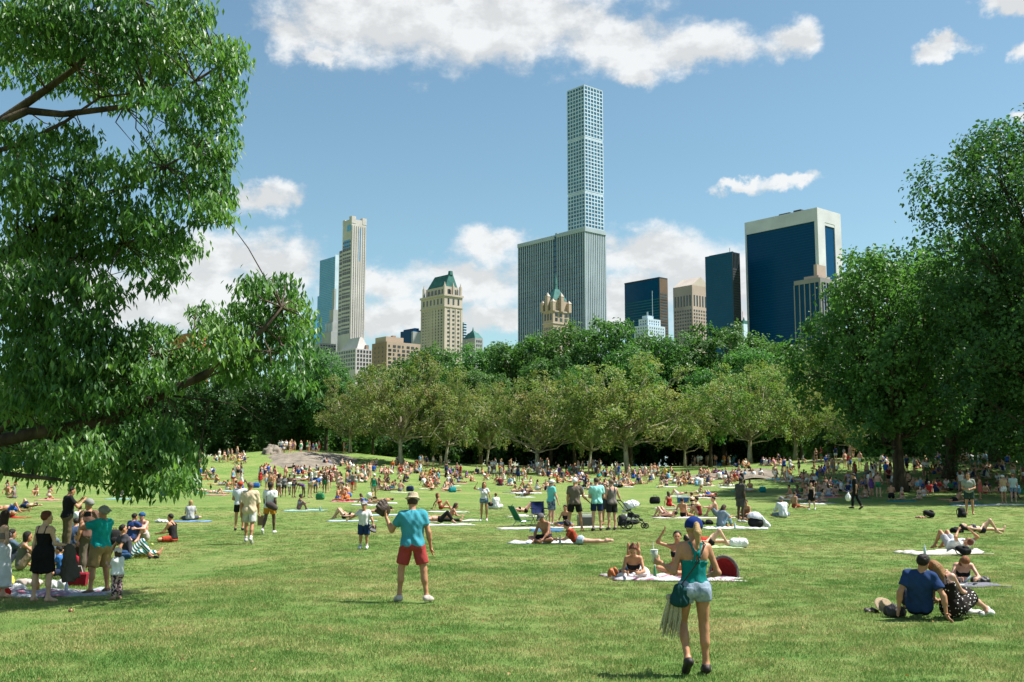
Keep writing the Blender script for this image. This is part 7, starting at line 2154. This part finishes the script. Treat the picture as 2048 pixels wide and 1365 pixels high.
    P = Person(1.70, 'm', 1.0, **pp('lean_knee'), voxel=.016); P.tee(.6); P.trousers(.016, 1.85, 'striped_trousers'); P.hair('short')
    put(P, 258, 1118, -52, 'person in teal striped trousers reclining by the picnic', {'shirt': (.06, .06, .07), 'striped_trousers': (.0, .13, .14)}, 'tan', 'dark')
    towel(95, 1190, 3.1, 1.3, 4, (.48, .52, .58), 'blue and white printed picnic blanket under the tree', 'blanket', mat=M_PATCH, wr=.05)
    towel(380, 1044, 1.9, .9, 0, (.18, .30, .46), 'blue towel under the blonde woman in grey')
    rb = empty('cooler_bag', ground(152, 1172), R(10)); tag(rb, uniq('dark red square cooler bag on the picnic blanket'), 'bag')
    MB().box(-.20, .20, -.13, .13, 0, .24, top=1.12).build('body', M_CANVAS, rb, color=(.26, .012, .025)); MB().box(-.225, .225, -.15, .15, .242, .27, top=.9).build('lid', M_CANVAS, rb, color=(.22, .01, .02))
    MB().tube([(-.12, 0, .27), (-.08, 0, .40), (.08, 0, .40), (.12, 0, .27)], .012, 6).build('handle', M_CANVAS, rb, color=(.5, .45, .42))
    heap(28, 1186, (.62, .62, .62), 'white shopping bag on the picnic blanket', .45, .3, .2, 0, 'carrier_bag', 'bag', 3, M_BAG)
    heap(112, 1178, (.55, .55, .54), 'white food box pile on the picnic blanket', .35, .25, .18, 0, 'food_box', 'box', 4, M_PAPER)
    heap(60, 1172, (.48, .40, .36), 'beige folded clothes on the picnic blanket', .5, .3, .16, 0, 'clothes', 'clothing', 5)
    heap(140, 1130, (.55, .42, .03), 'yellow bag in the picnic ring', .3, .25, .2, 0, 'bag', 'bag', 6)
    heap(20, 1170, (.5, .42, .05), 'yellow snack packet near the white skirt', .2, .12, .16, 0, 'snack_packet', 'packet', 7, M_BAG)
    heap(8, 1192, (.5, .03, .02), 'red bag at the white skirt\'s hem', .25, .2, .18, 0, 'bag', 'bag', 8)
    backpack(228, 1092, (.018, .018, .018), 'black backpack behind the toddler', 20, 1.15)
    backpack(250, 1122, (.02, .06, .14), 'navy backpack by the striped trousers', 40, .8, True)
    heap(283, 1115, (.5, .36, .04), 'yellow shirt lying by the striped trousers', .4, .2, .08, 0, 'shirt', 'clothing', 2)
    shoe_pair(306, 1118, BLACK, 'the %s black shoe left on the grass', 30)
    ball(ground(304, 1092) + Vector((0, 0, .04)), .04, (.5, .6, .1), 'small tennis ball on the grass')
    ball(ground(141, 1227) + Vector((0, 0, .035)), .04, (.22, .09, .04), 'small brown ball lying in the grass')
    for (px, py, col, cap_, lab) in ((1310, 1158, (.05, .20, .08), (.6, .6, .6), 'green glass bottle on the printed blanket'), (1395, 1160, (.5, .62, .68), (.1, .3, .6), 'clear water bottle on the printed blanket'), (1120, 1090, (.55, .64, .7), (.6, .1, .1), 'water bottle beside the lying rust-top woman'),
                                   (75, 1186, (.45, .2, .04), (.7, .7, .7), 'amber bottle on the picnic blanket'), (132, 1190, (.55, .6, .66), (.1, .3, .6), 'water bottle on the picnic blanket'), (1850, 1112, (.5, .6, .66), (.7, .7, .7), 'water bottle on the cream blanket'),
                                   (1885, 1176, (.6, .12, .1), (.6, .6, .6), 'red flask beside the red-haired woman'), (1470, 1060, (.5, .62, .68), (.6, .6, .6), 'water bottle on the white cloth'), (640, 1024, (.1, .3, .5), (.6, .6, .6), 'blue flask on the pale blue towel')):
        bt = empty('bottle', ground(px, py) + Vector((0, 0, .03))); tag(bt, uniq(lab), 'bottle')
        MB().tube([(0, 0, 0), (0, 0, .008), (0, 0, .15), (0, 0, .19), (0, 0, .23)], [.030, .035, .035, .016, .014], 12).build('body', M_PLASTIC, bt, True, color=col)
        MB().tube([(0, 0, .23), (0, 0, .25)], .016, 10).build('cap', M_PLASTIC, bt, True, color=cap_)
    for (px, py, col, rz, lab) in ((1368, 1160, (.5, .1, .08), 20, 'red paperback lying on the printed blanket'), (1918, 1178, (.6, .58, .52), -10, 'open book under the red-haired woman\'s chin'), (1436, 1058, (.1, .2, .35), 30, 'blue book before the bent-over woman')):
        bk = empty('book', ground(px, py) + Vector((0, 0, .045)), R(rz)); tag(bk, uniq(lab), 'book')
        MB().box(-.10, .10, -.07, .07, 0, .004).box(-.10, .10, -.07, .07, .026, .030).build('cover', M_PAPER, bk, color=col)
        MB().box(-.096, .096, -.066, .066, .0045, .0255).build('pages', M_PAPER, bk, color=(.7, .68, .6))
    heap(325, 1046, (.6, .6, .62), 'white cloth heap near the blonde woman', .6, .3, .16, 0, 'cloth', 'cloth', 6)


def _block(N, L, col):
    g = N('ShaderNodeSeparateXYZ'); L(N('ShaderNodeTexCoord').outputs['Object'], g.inputs[0])
    t = N('ShaderNodeMath'); t.operation = 'GREATER_THAN'; L(g.outputs[2], t.inputs[0]); t.inputs[1].default_value = 1.27
    t2 = N('ShaderNodeMath'); t2.operation = 'GREATER_THAN'; L(g.outputs[2], t2.inputs[0]); t2.inputs[1].default_value = 1.17
    return mix_rgb(N, L, t.outputs[0], mix_rgb(N, L, t2.outputs[0], col, (.27, .24, .22)), (.68, .68, .70))


M_BLOCK = mat_objcolor('colour_block_cotton', 0.9, 0.15, 0.14, 5.0, 0.5, 11.0, pattern=_block)
heroes()
# ================================================================== THE CROWD
PAL = {'white': (.70, .70, .68), 'black': (.015, .015, .017), 'grey': (.20, .20, .21), 'navy': (.018, .035, .10), 'sky-blue': (.20, .42, .60), 'teal': (.01, .24, .25), 'red': (.45, .03, .03), 'orange': (.55, .16, .03),
       'green': (.04, .22, .09), 'yellow': (.60, .42, .05), 'pink': (.60, .25, .28), 'tan': (.40, .29, .17), 'maroon': (.14, .02, .03), 'royal-blue': (.02, .10, .40), 'cream': (.62, .57, .46), 'purple': (.14, .06, .22)}
TOPS = ['white'] * 9 + ['cream'] * 2 + ['black'] * 3 + ['grey'] * 3 + ['navy', 'navy', 'sky-blue', 'sky-blue', 'teal', 'red', 'red', 'orange', 'green', 'yellow', 'pink', 'tan', 'royal-blue', 'cream', 'purple', 'maroon']
BOTS = ['black'] * 3 + ['navy'] * 3 + ['grey'] * 3 + ['tan'] * 4 + ['white'] * 4 + ['teal', 'red', 'green', 'royal-blue', 'cream', 'sky-blue']
VERB = {'stand': 'standing', 'stand_wide': 'standing feet apart', 'hip': 'standing hand on hip', 'phone': 'standing over a phone', 'front': 'standing hands clasped', 'point': 'pointing', 'raise': 'waving an arm', 'walk': 'striding', 'walk2': 'strolling',
        'bend': 'bending down', 'cross': 'sitting cross-legged', 'knees': 'hugging their knees', 'lean': 'sitting leaning back', 'lean_knee': 'reclining, one knee up', 'side_legs': 'sitting with legs aside', 'kneel': 'kneeling',
        'back': 'lying on their back', 'back_arms': 'lying, arms behind head', 'back_knees': 'lying with knees up', 'prone': 'lying face down', 'prone_up': 'lying propped on elbows'}
MODES = {'S': ['stand', 'stand_wide', 'hip', 'phone', 'front', 'walk', 'walk2', 'stand', 'front', 'hip', 'point', 'raise'], 'B': ['bend'], 'T': ['cross', 'knees', 'lean', 'lean_knee', 'side_legs', 'kneel', 'cross', 'knees'],
         'U': ['back', 'back_arms', 'back_knees', 'prone', 'prone_up']}
HTONE = ['dark', 'dark', 'brown', 'brown', 'brown', 'blond', 'auburn', 'grey']
LIB = {}


def lib(pose, sex, outfit, vox):
    key = (pose, sex, outfit, vox)
    if key not in LIB:
        P = Person(1.75 if sex == 'm' else 1.65, sex, 1.0, **pp(pose), voxel=vox)
        if outfit == 'tee': P.tee(.62); P.shorts(.7)
        elif outfit == 'bare': P.shorts(.6)
        elif outfit == 'tank': P.tank(.012, -.06, .27, True, 'tank_top', .09, None, .03); P.shorts(.4)
        elif outfit == 'bikini': P.bra(); P.brief()
        elif outfit == 'dress': P.dress(.8, .25, .07)
        P.hair('long' if sex == 'f' and outfit != 'tank' else ('bun' if sex == 'f' else 'short'))
        P.body(False, False)
        LIB[key] = P
    return LIB[key]


LIBM = {}


def lib_mesh(*key):
    if key not in LIBM: LIBM[key] = lib(*key).meshes('')
    return LIBM[key]


def outfit_text(outfit, sex, t, b):
    return {'tee': f'{t} tee and {b} shorts', 'bare': f'{b} trunks, no shirt,', 'tank': f'{t} tank top and {b} shorts', 'bikini': f'{t} bikini', 'dress': f'{t} dress'}[outfit]


def spread(rr, x0, x1, y0, y1, n, taken, gap):
    """uneven knots of people rather than an even sprinkle"""
    out = []
    cs = [(rr.uniform(x0, x1), rr.uniform(y0, y1)) for _ in range(max(1, round(n / 3.2)))]
    for i in range(n):
        c = cs[i % len(cs)]
        for t in range(14):
            p = (min(max(rr.gauss(c[0], gap * .95), x0), x1), min(max(rr.gauss(c[1], gap * .22), y0), y1))
            if min([math.hypot(p[0] - q[0], (p[1] - q[1]) * 2.5) for q in taken] or [99]) > gap * .5: break
        taken.append(p); out.append(p)
    return out


def crowd():
    rr = random.Random(21)
    taken = []
    areas = [(520, 735, 970, 1000, 27, 'S', 'in the standing throng before the rocky rise', 'rocky-rise throng'), (565, 640, 986, 997, 3, 'B', 'at the throng\'s front edge', 'rocky-rise throng'), (585, 705, 992, 1003, 4, 'T', 'at the standing throng\'s feet', 'rocky-rise throng'),
             (410, 470, 958, 990, 7, 'T', 'beside the drooping leaf tips', 'leaf-tip sitters'), (405, 482, 950, 985, 6, 'S', 'beside the drooping leaf tips', 'leaf-tip standers'), (410, 480, 978, 993, 2, 'U', 'near the drooping leaf tips', 'leaf-tip sunbathers'),
             (0, 110, 962, 1000, 6, 'T', 'seen below the drooping leaves', 'sitters below the leaves'), (0, 100, 1002, 1035, 4, 'U', 'seen below the drooping leaves', 'sunbathers below the leaves'), (190, 290, 986, 1000, 3, 'U', 'beyond the tall man in black', 'far sunbathers under the leaves'), (330, 400, 978, 1000, 3, 'S', 'half hidden by the leaf curtain', 'standers behind leaves'),
             (745, 960, 957, 990, 21, 'T', 'on the sunny middle lawn', 'middle lawn sitters'), (785, 960, 948, 956, 5, 'S', 'on the sunny middle lawn', 'middle lawn standers'), (700, 790, 1004, 1012, 3, 'U', 'between boy and throng', 'sunbathers behind the boy'),
             (965, 1130, 950, 964, 9, 'S', 'behind the eye-shading woman', 'standers at mid lawn'), (975, 1130, 958, 984, 11, 'T', 'behind the eye-shading woman', 'sitters at mid lawn'), (1010, 1060, 986, 1002, 3, 'U', 'behind the green chair', 'sunbathers behind the chair'),
             (1150, 1310, 952, 966, 6, 'S', 'beyond the standing men', 'standers beyond the men'), (1150, 1310, 960, 992, 13, 'T', 'beyond the standing men', 'sitters beyond the men'), (1290, 1480, 950, 985, 17, 'T', 'below the grey ledge', 'sitters below the ledge'), (1300, 1440, 986, 1002, 4, 'U', 'behind the blue cooler', 'sunbathers behind the cooler'),
             (1480, 1645, 958, 1010, 19, 'T', 'behind the white-shirt sitter', 'sitters near the shade'), (1500, 1645, 945, 988, 6, 'S', 'behind the white-shirt sitter', 'standers near the shade'),
             (1560, 1700, 908, 926, 6, 'S', 'up by the bent trunk', 'standers by the bent trunk'), (1600, 1700, 914, 928, 6, 'T', 'up by the bent trunk', 'sitters by the bent trunk'),
             (1650, 1900, 960, 995, 12, 'S', 'along the shade\'s front edge', 'standers at the shade edge'), (1650, 2040, 988, 1002, 13, 'T', 'along the shade\'s front edge', 'sitters at the shade edge'), (1820, 1930, 1003, 1008, 2, 'U', 'along the shade\'s front edge', 'sunbathers at the shade edge')]
    tn = 0
    for (x0, x1, y0, y1, n, mode, where, grp) in areas:
        for (px, py) in spread(rr, x0, x1, y0, y1, n, taken, 13 if mode == 'S' else 20):
            for _ in range(60):
                pose = rr.choice(MODES[mode]); sex = rr.choice('mf')
                if mode == 'U' or (mode == 'T' and rr.random() < .75): outfit = 'bare' if sex == 'm' else 'bikini'
                else: outfit = rr.choice(['tee', 'tank', 'bare', 'bare'] if sex == 'm' else ['tee', 'tank', 'dress', 'bikini', 'bikini'])
                t, b = rr.choice(TOPS), rr.choice(BOTS)
                if outfit == 'bikini': b = t
                what = outfit_text(outfit, sex, t, b)
                lab = f'person in {what} {VERB[pose]} {where}'
                if lab not in USED and len(lab.split()) <= 16: break
            ms = lib_mesh(pose, sex, outfit, .034)
            c = ground(px, py)
            rz = rr.uniform(-180, 180) if mode != 'U' else rr.choice((-80, 80, 65, -100, 30))
            cols = {'shirt': PAL[t], 'tank_top': PAL[t], 'dress': PAL[t], 'bikini_top': PAL[t], 'shorts': PAL[b], 'bikini_bottom': PAL[b]}
            sk = rr.choice(['light', 'pink', 'tan', 'tan', 'pink', 'light', 'brown', 'deep'])
            o = put_person(None, c + Vector((0, 0, .03 if mode != 'S' else 0)), rz, uniq(lab), cols, sk, rr.choice(HTONE), grp, meshes=ms)
            k = rr.uniform(.93, 1.06); o.scale = (k, k, k)
            if mode in 'TU' and rr.random() < (.55 if mode == 'T' else .95) and len(what.split()) < 6:
                tc = rr.choice(['white'] * 4 + ['cream', 'cream', 'sky-blue', 'grey', 'pink', 'teal', 'red', 'royal-blue'])
                tl = f'{tc} towel under the {what.rstrip(",")} {VERB[pose]} {where}'
                if tl not in USED and len(tl.split()) <= 16:
                    towel(px, py + 1, rr.uniform(1.6, 2.3), rr.uniform(.8, 1.3), rr.uniform(-25, 25), PAL[tc], tl, seed=tn, group='towels among the crowd'); tn += 1
    # bags that show as colour among the people
    for (px, py, col, lab) in ((512, 976, 'royal-blue', 'bright blue bag beside the orange-vest man'), (480, 978, 'royal-blue', 'blue bag hidden behind the red cap'), (1575, 950, 'orange', 'bright orange bag among the sitters near the shade'), (1395, 972, 'sky-blue', 'light blue bag below the grey ledge'),
                                (1525, 985, 'teal', 'teal rolled mat among the sitters near the shade'), (1660, 972, 'royal-blue', 'royal blue bag where the shade begins'), (905, 985, 'teal', 'teal bag on the middle lawn'), (640, 1000, 'green', 'pale green sack at the throng\'s feet'), (690, 1003, 'orange', 'orange cloth at the throng\'s feet'),
                                (330, 992, 'royal-blue', 'blue bag under the leaf curtain'), (1310, 1008, 'black', 'black bag behind the pushchair'), (820, 983, 'navy', 'navy bag among the middle lawn sitters')):
        tote(px, py, PAL[col], lab, .55, .42, .3, rr.uniform(-40, 40), None, True)
    bl = ground(1418, 930); bl.z += 2.2
    o = ball(bl, .42, (.10, .35, .62), 'blue balloon floating over the grey ledge', 'balloon')
    MB().tube([(0, 0, -.42), (.03, 0, -1.2), (0, .02, -2.0)], .012, 5).build('string', M_CANVAS, o, color=(.6, .6, .6))
    # the far and shaded people, too many and too small to tell one from another
    far = [(556, 712, 900, 910, 26, 'S'), (400, 520, 917, 932, 16, 'T'), (395, 520, 914, 925, 5, 'S'), (640, 890, 928, 949, 44, 'T'), (700, 890, 930, 946, 5, 'S'), (900, 1320, 938, 949, 32, 'S'), (900, 1320, 942, 956, 44, 'T'),
           (1340, 1560, 914, 930, 16, 'S'), (1340, 1560, 920, 940, 16, 'T'), (1640, 2048, 912, 988, 125, 'T'), (1640, 2048, 905, 985, 52, 'S'), (400, 1640, 950, 985, 40, 'U'),
           (400, 740, 945, 966, 40, 'T'), (745, 1320, 946, 972, 75, 'T'), (1300, 1640, 940, 975, 50, 'T'), (0, 400, 925, 960, 30, 'T'), (520, 740, 950, 968, 22, 'S')]
    Vs, Fs, Cs, b = [], [], [], 0
    for (x0, x1, y0, y1, n, mode) in far:
        for _ in range(n):
            if _ % 4 == 0: kx, ky = rr.uniform(x0, x1), rr.uniform(y0, y1)
            px, py = min(max(rr.gauss(kx, 13), x0), x1), min(max(rr.gauss(ky, 2.5), y0), y1)
            pose = rr.choice(MODES[mode][:6]); sex = rr.choice('mf')
            outfit = rr.choice(['tee', 'tee', 'bare'] if sex == 'm' else ['bikini', 'dress', 'tank', 'tee'])
            P = lib(pose, sex, outfit, .078)
            c = np.array(ground(px, py, 165)); a = rr.uniform(-3.14, 3.14)
            M = np.array([[math.cos(a), -math.sin(a), 0], [math.sin(a), math.cos(a), 0], [0, 0, 1]])
            t, bt = PAL[rr.choice(TOPS)], PAL[rr.choice(BOTS)]
            if x0 == 1640 and rr.random() < .5: t = PAL[rr.choice(['sky-blue', 'royal-blue', 'navy', 'white'])]
            zmin = P.zmin
            for nme, v in P.parts.items():
                col = SKIN[rr.choice(['light', 'pink', 'tan', 'pink', 'brown'])] if nme == 'person' else HAIRC[rr.choice(HTONE)] if nme == 'hair' else bt if nme in ('shorts', 'bikini_bottom') else t
                for it in ([v] if nme == 'person' else v):
                    V, F = it[0], it[1]
                    Vs.append((V - np.array([0, 0, zmin])) @ M.T + c); Fs.append(F + b); b += len(V); Cs.append(np.tile(np.array([*col, 1.0]), (len(F), 1)))
    me = np_mesh('crowd', np.concatenate(Vs), np.concatenate(Fs), True, None)
    at_ = me.attributes.new('col', 'FLOAT_COLOR', 'FACE'); at_.data.foreach_set('color', np.concatenate(Cs).astype(np.float32).ravel())
    m, nt, N, L, out = new_mat('crowd_cloth_and_skin')
    bb = principled(N, L, out, None, .8, .2); an = N('ShaderNodeAttribute'); an.attribute_name = 'col'; L(an.outputs['Color'], bb.inputs['Base Color'])
    o = link('crowd', me, None, m)
    tag(o, 'mass of tiny far and shaded people under the trees', 'crowd', kind='stuff')


crowd()
# ================================================================== GRASS BLADES (stuff): clumps scattered over the near lawn
def grass():
    r = np.random.default_rng(9)
    m, nt, N, L, out = new_mat('grass_blade')
    b = N('ShaderNodeBsdfPrincipled'); b.inputs['Roughness'].default_value = .6; b.inputs['Specular IOR Level'].default_value = .3
    geo = N('ShaderNodeNewGeometry').outputs['Position']
    big = noise(N, L, 0.16, 5, 0.62, geo, stretch=(.7, 1.15, 1)); mid = noise(N, L, 1.1, 5, 0.68, geo, stretch=(.75, 1.2, 1))
    ad = N('ShaderNodeMath'); ad.operation = 'ADD'; L(big, ad.inputs[0]); L(mid, ad.inputs[1])
    at_ = N('ShaderNodeAttribute'); at_.attribute_name = 'tint'
    ad2 = N('ShaderNodeMath'); ad2.operation = 'MULTIPLY_ADD'; L(at_.outputs['Fac'], ad2.inputs[0]); ad2.inputs[1].default_value = .34; L(ad.outputs[0], ad2.inputs[2])
    mr = N('ShaderNodeMapRange'); L(ad2.outputs[0], mr.inputs[0]); mr.inputs[1].default_value = .86; mr.inputs[2].default_value = 1.46
    col = ramp(N, L, mr.outputs[0], [(0.0, (.092, .215, .038)), (.32, (.165, .280, .062)), (.62, (.30, .33, .108)), (1.0, (.52, .44, .20))])
    L(col, b.inputs['Base Color'])
    t = N('ShaderNodeBsdfTranslucent'); L(col, t.inputs['Color'])
    mx = N('ShaderNodeMixShader'); mx.inputs[0].default_value = .35; L(b.outputs[0], mx.inputs[1]); L(t.outputs[0], mx.inputs[2]); L(mx.outputs[0], out.inputs[0])
    # one tuft mesh per variant
    tufts = []
    for v in range(4):
        n = 46
        ang = r.uniform(0, 6.28, n); rad = .16 * np.sqrt(r.random(n))
        C = np.stack([np.cos(ang) * rad, np.sin(ang) * rad, np.full(n, -.005)], 1)
        d = r.uniform(0, 6.28, n); tl = r.uniform(.15, 1.1, n)
        A = unit(np.stack([np.cos(d) * tl, np.sin(d) * tl, np.ones(n)], 1))
        Nn = unit(np.cross(A, r.normal(size=(n, 3))))
        V, F = leaf_faces(C, A, Nn, r.uniform(.025, .06, n), r.uniform(.005, .011, n), .1)
        tufts.append(np_mesh('tuft', V, F, False, m, np.repeat(r.random(n), 2)))
    tcol = bpy.data.collections.new('grass_tufts')
    for i, me in enumerate(tufts):
        o = bpy.data.objects.new('tuft', me); tcol.objects.link(o)
    # points, thinning with distance
    P = []
    for (y0, y1, den) in ((8.6, 15, 62), (15, 24, 40), (24, 38, 20), (38, 60, 7)):
        w = (y1 + 1) * .52
        n = int((y1 - y0) * 2 * w * den)
        x, y = r.uniform(-w, w, n), r.uniform(y0, y1, n)
        k = np.abs(x) < y * .50 + .6
        P.append(np.stack([x[k], y[k], height(x[k], y[k])], 1))
    P = np.concatenate(P)
    pm = bpy.data.meshes.new('grass'); pm.vertices.add(len(P)); pm.vertices.foreach_set('co', P.astype(np.float32).ravel()); pm.update()
    go = link('grass', pm); tag(go, 'short mown grass blades over the near lawn', 'grass', kind='stuff')
    ng = bpy.data.node_groups.new('grass_scatter', 'GeometryNodeTree')
    ng.interface.new_socket('Geometry', in_out='INPUT', socket_type='NodeSocketGeometry'); ng.interface.new_socket('Geometry', in_out='OUTPUT', socket_type='NodeSocketGeometry')
    N, L = ng.nodes.new, ng.links.new
    gi, gout = N('NodeGroupInput'), N('NodeGroupOutput')
    ci = N('GeometryNodeCollectionInfo'); ci.inputs['Collection'].default_value = tcol; ci.inputs['Separate Children'].default_value = True; ci.inputs['Reset Children'].default_value = True
    ip = N('GeometryNodeInstanceOnPoints'); ip.inputs['Pick Instance'].default_value = True
    rv = N('FunctionNodeRandomValue'); rv.data_type = 'FLOAT_VECTOR'; rv.inputs[0].default_value = (0, 0, 0); rv.inputs[1].default_value = (.12, .12, 6.28)
    rs = N('FunctionNodeRandomValue'); rs.data_type = 'FLOAT'; rs.inputs[2].default_value = .6; rs.inputs[3].default_value = 1.25
    L(gi.outputs[0], ip.inputs['Points']); L(ci.outputs[0], ip.inputs['Instance']); L(rv.outputs[0], ip.inputs['Rotation']); L(rs.outputs[1], ip.inputs['Scale'])
    L(ip.outputs[0], gout.inputs[0])
    md = go.modifiers.new('scatter', 'NODES'); md.node_group = ng

    # dry leaves and scraps strewn over the lawn
    n = 420
    y = 9 + 34 * r.random(n) ** 1.3; x = (r.random(n) - .5) * y
    C = np.stack([x, y, height(x, y) + .035], 1); d = r.uniform(0, 6.28, n)
    A = unit(np.stack([np.cos(d), np.sin(d), r.uniform(-.2, .5, n)], 1)); Nn = unit(np.stack([r.normal(size=n) * .4, r.normal(size=n) * .4, np.ones(n)], 1))
    V, F = leaf_faces(C, A, Nn, r.uniform(.03, .07, n), r.uniform(.02, .045, n), .3)
    lm = leaf_mat('dry_leaf', [(.12, .06, .025), (.30, .18, .07), (.42, .33, .16)], .8, .2, .2, False)
    tag(link('leaf_litter', np_mesh('leaf_litter', V, F, False, lm, np.repeat(r.random(n), 2))), 'scattered dry leaves lying in the grass', 'leaves', kind='stuff')


grass()
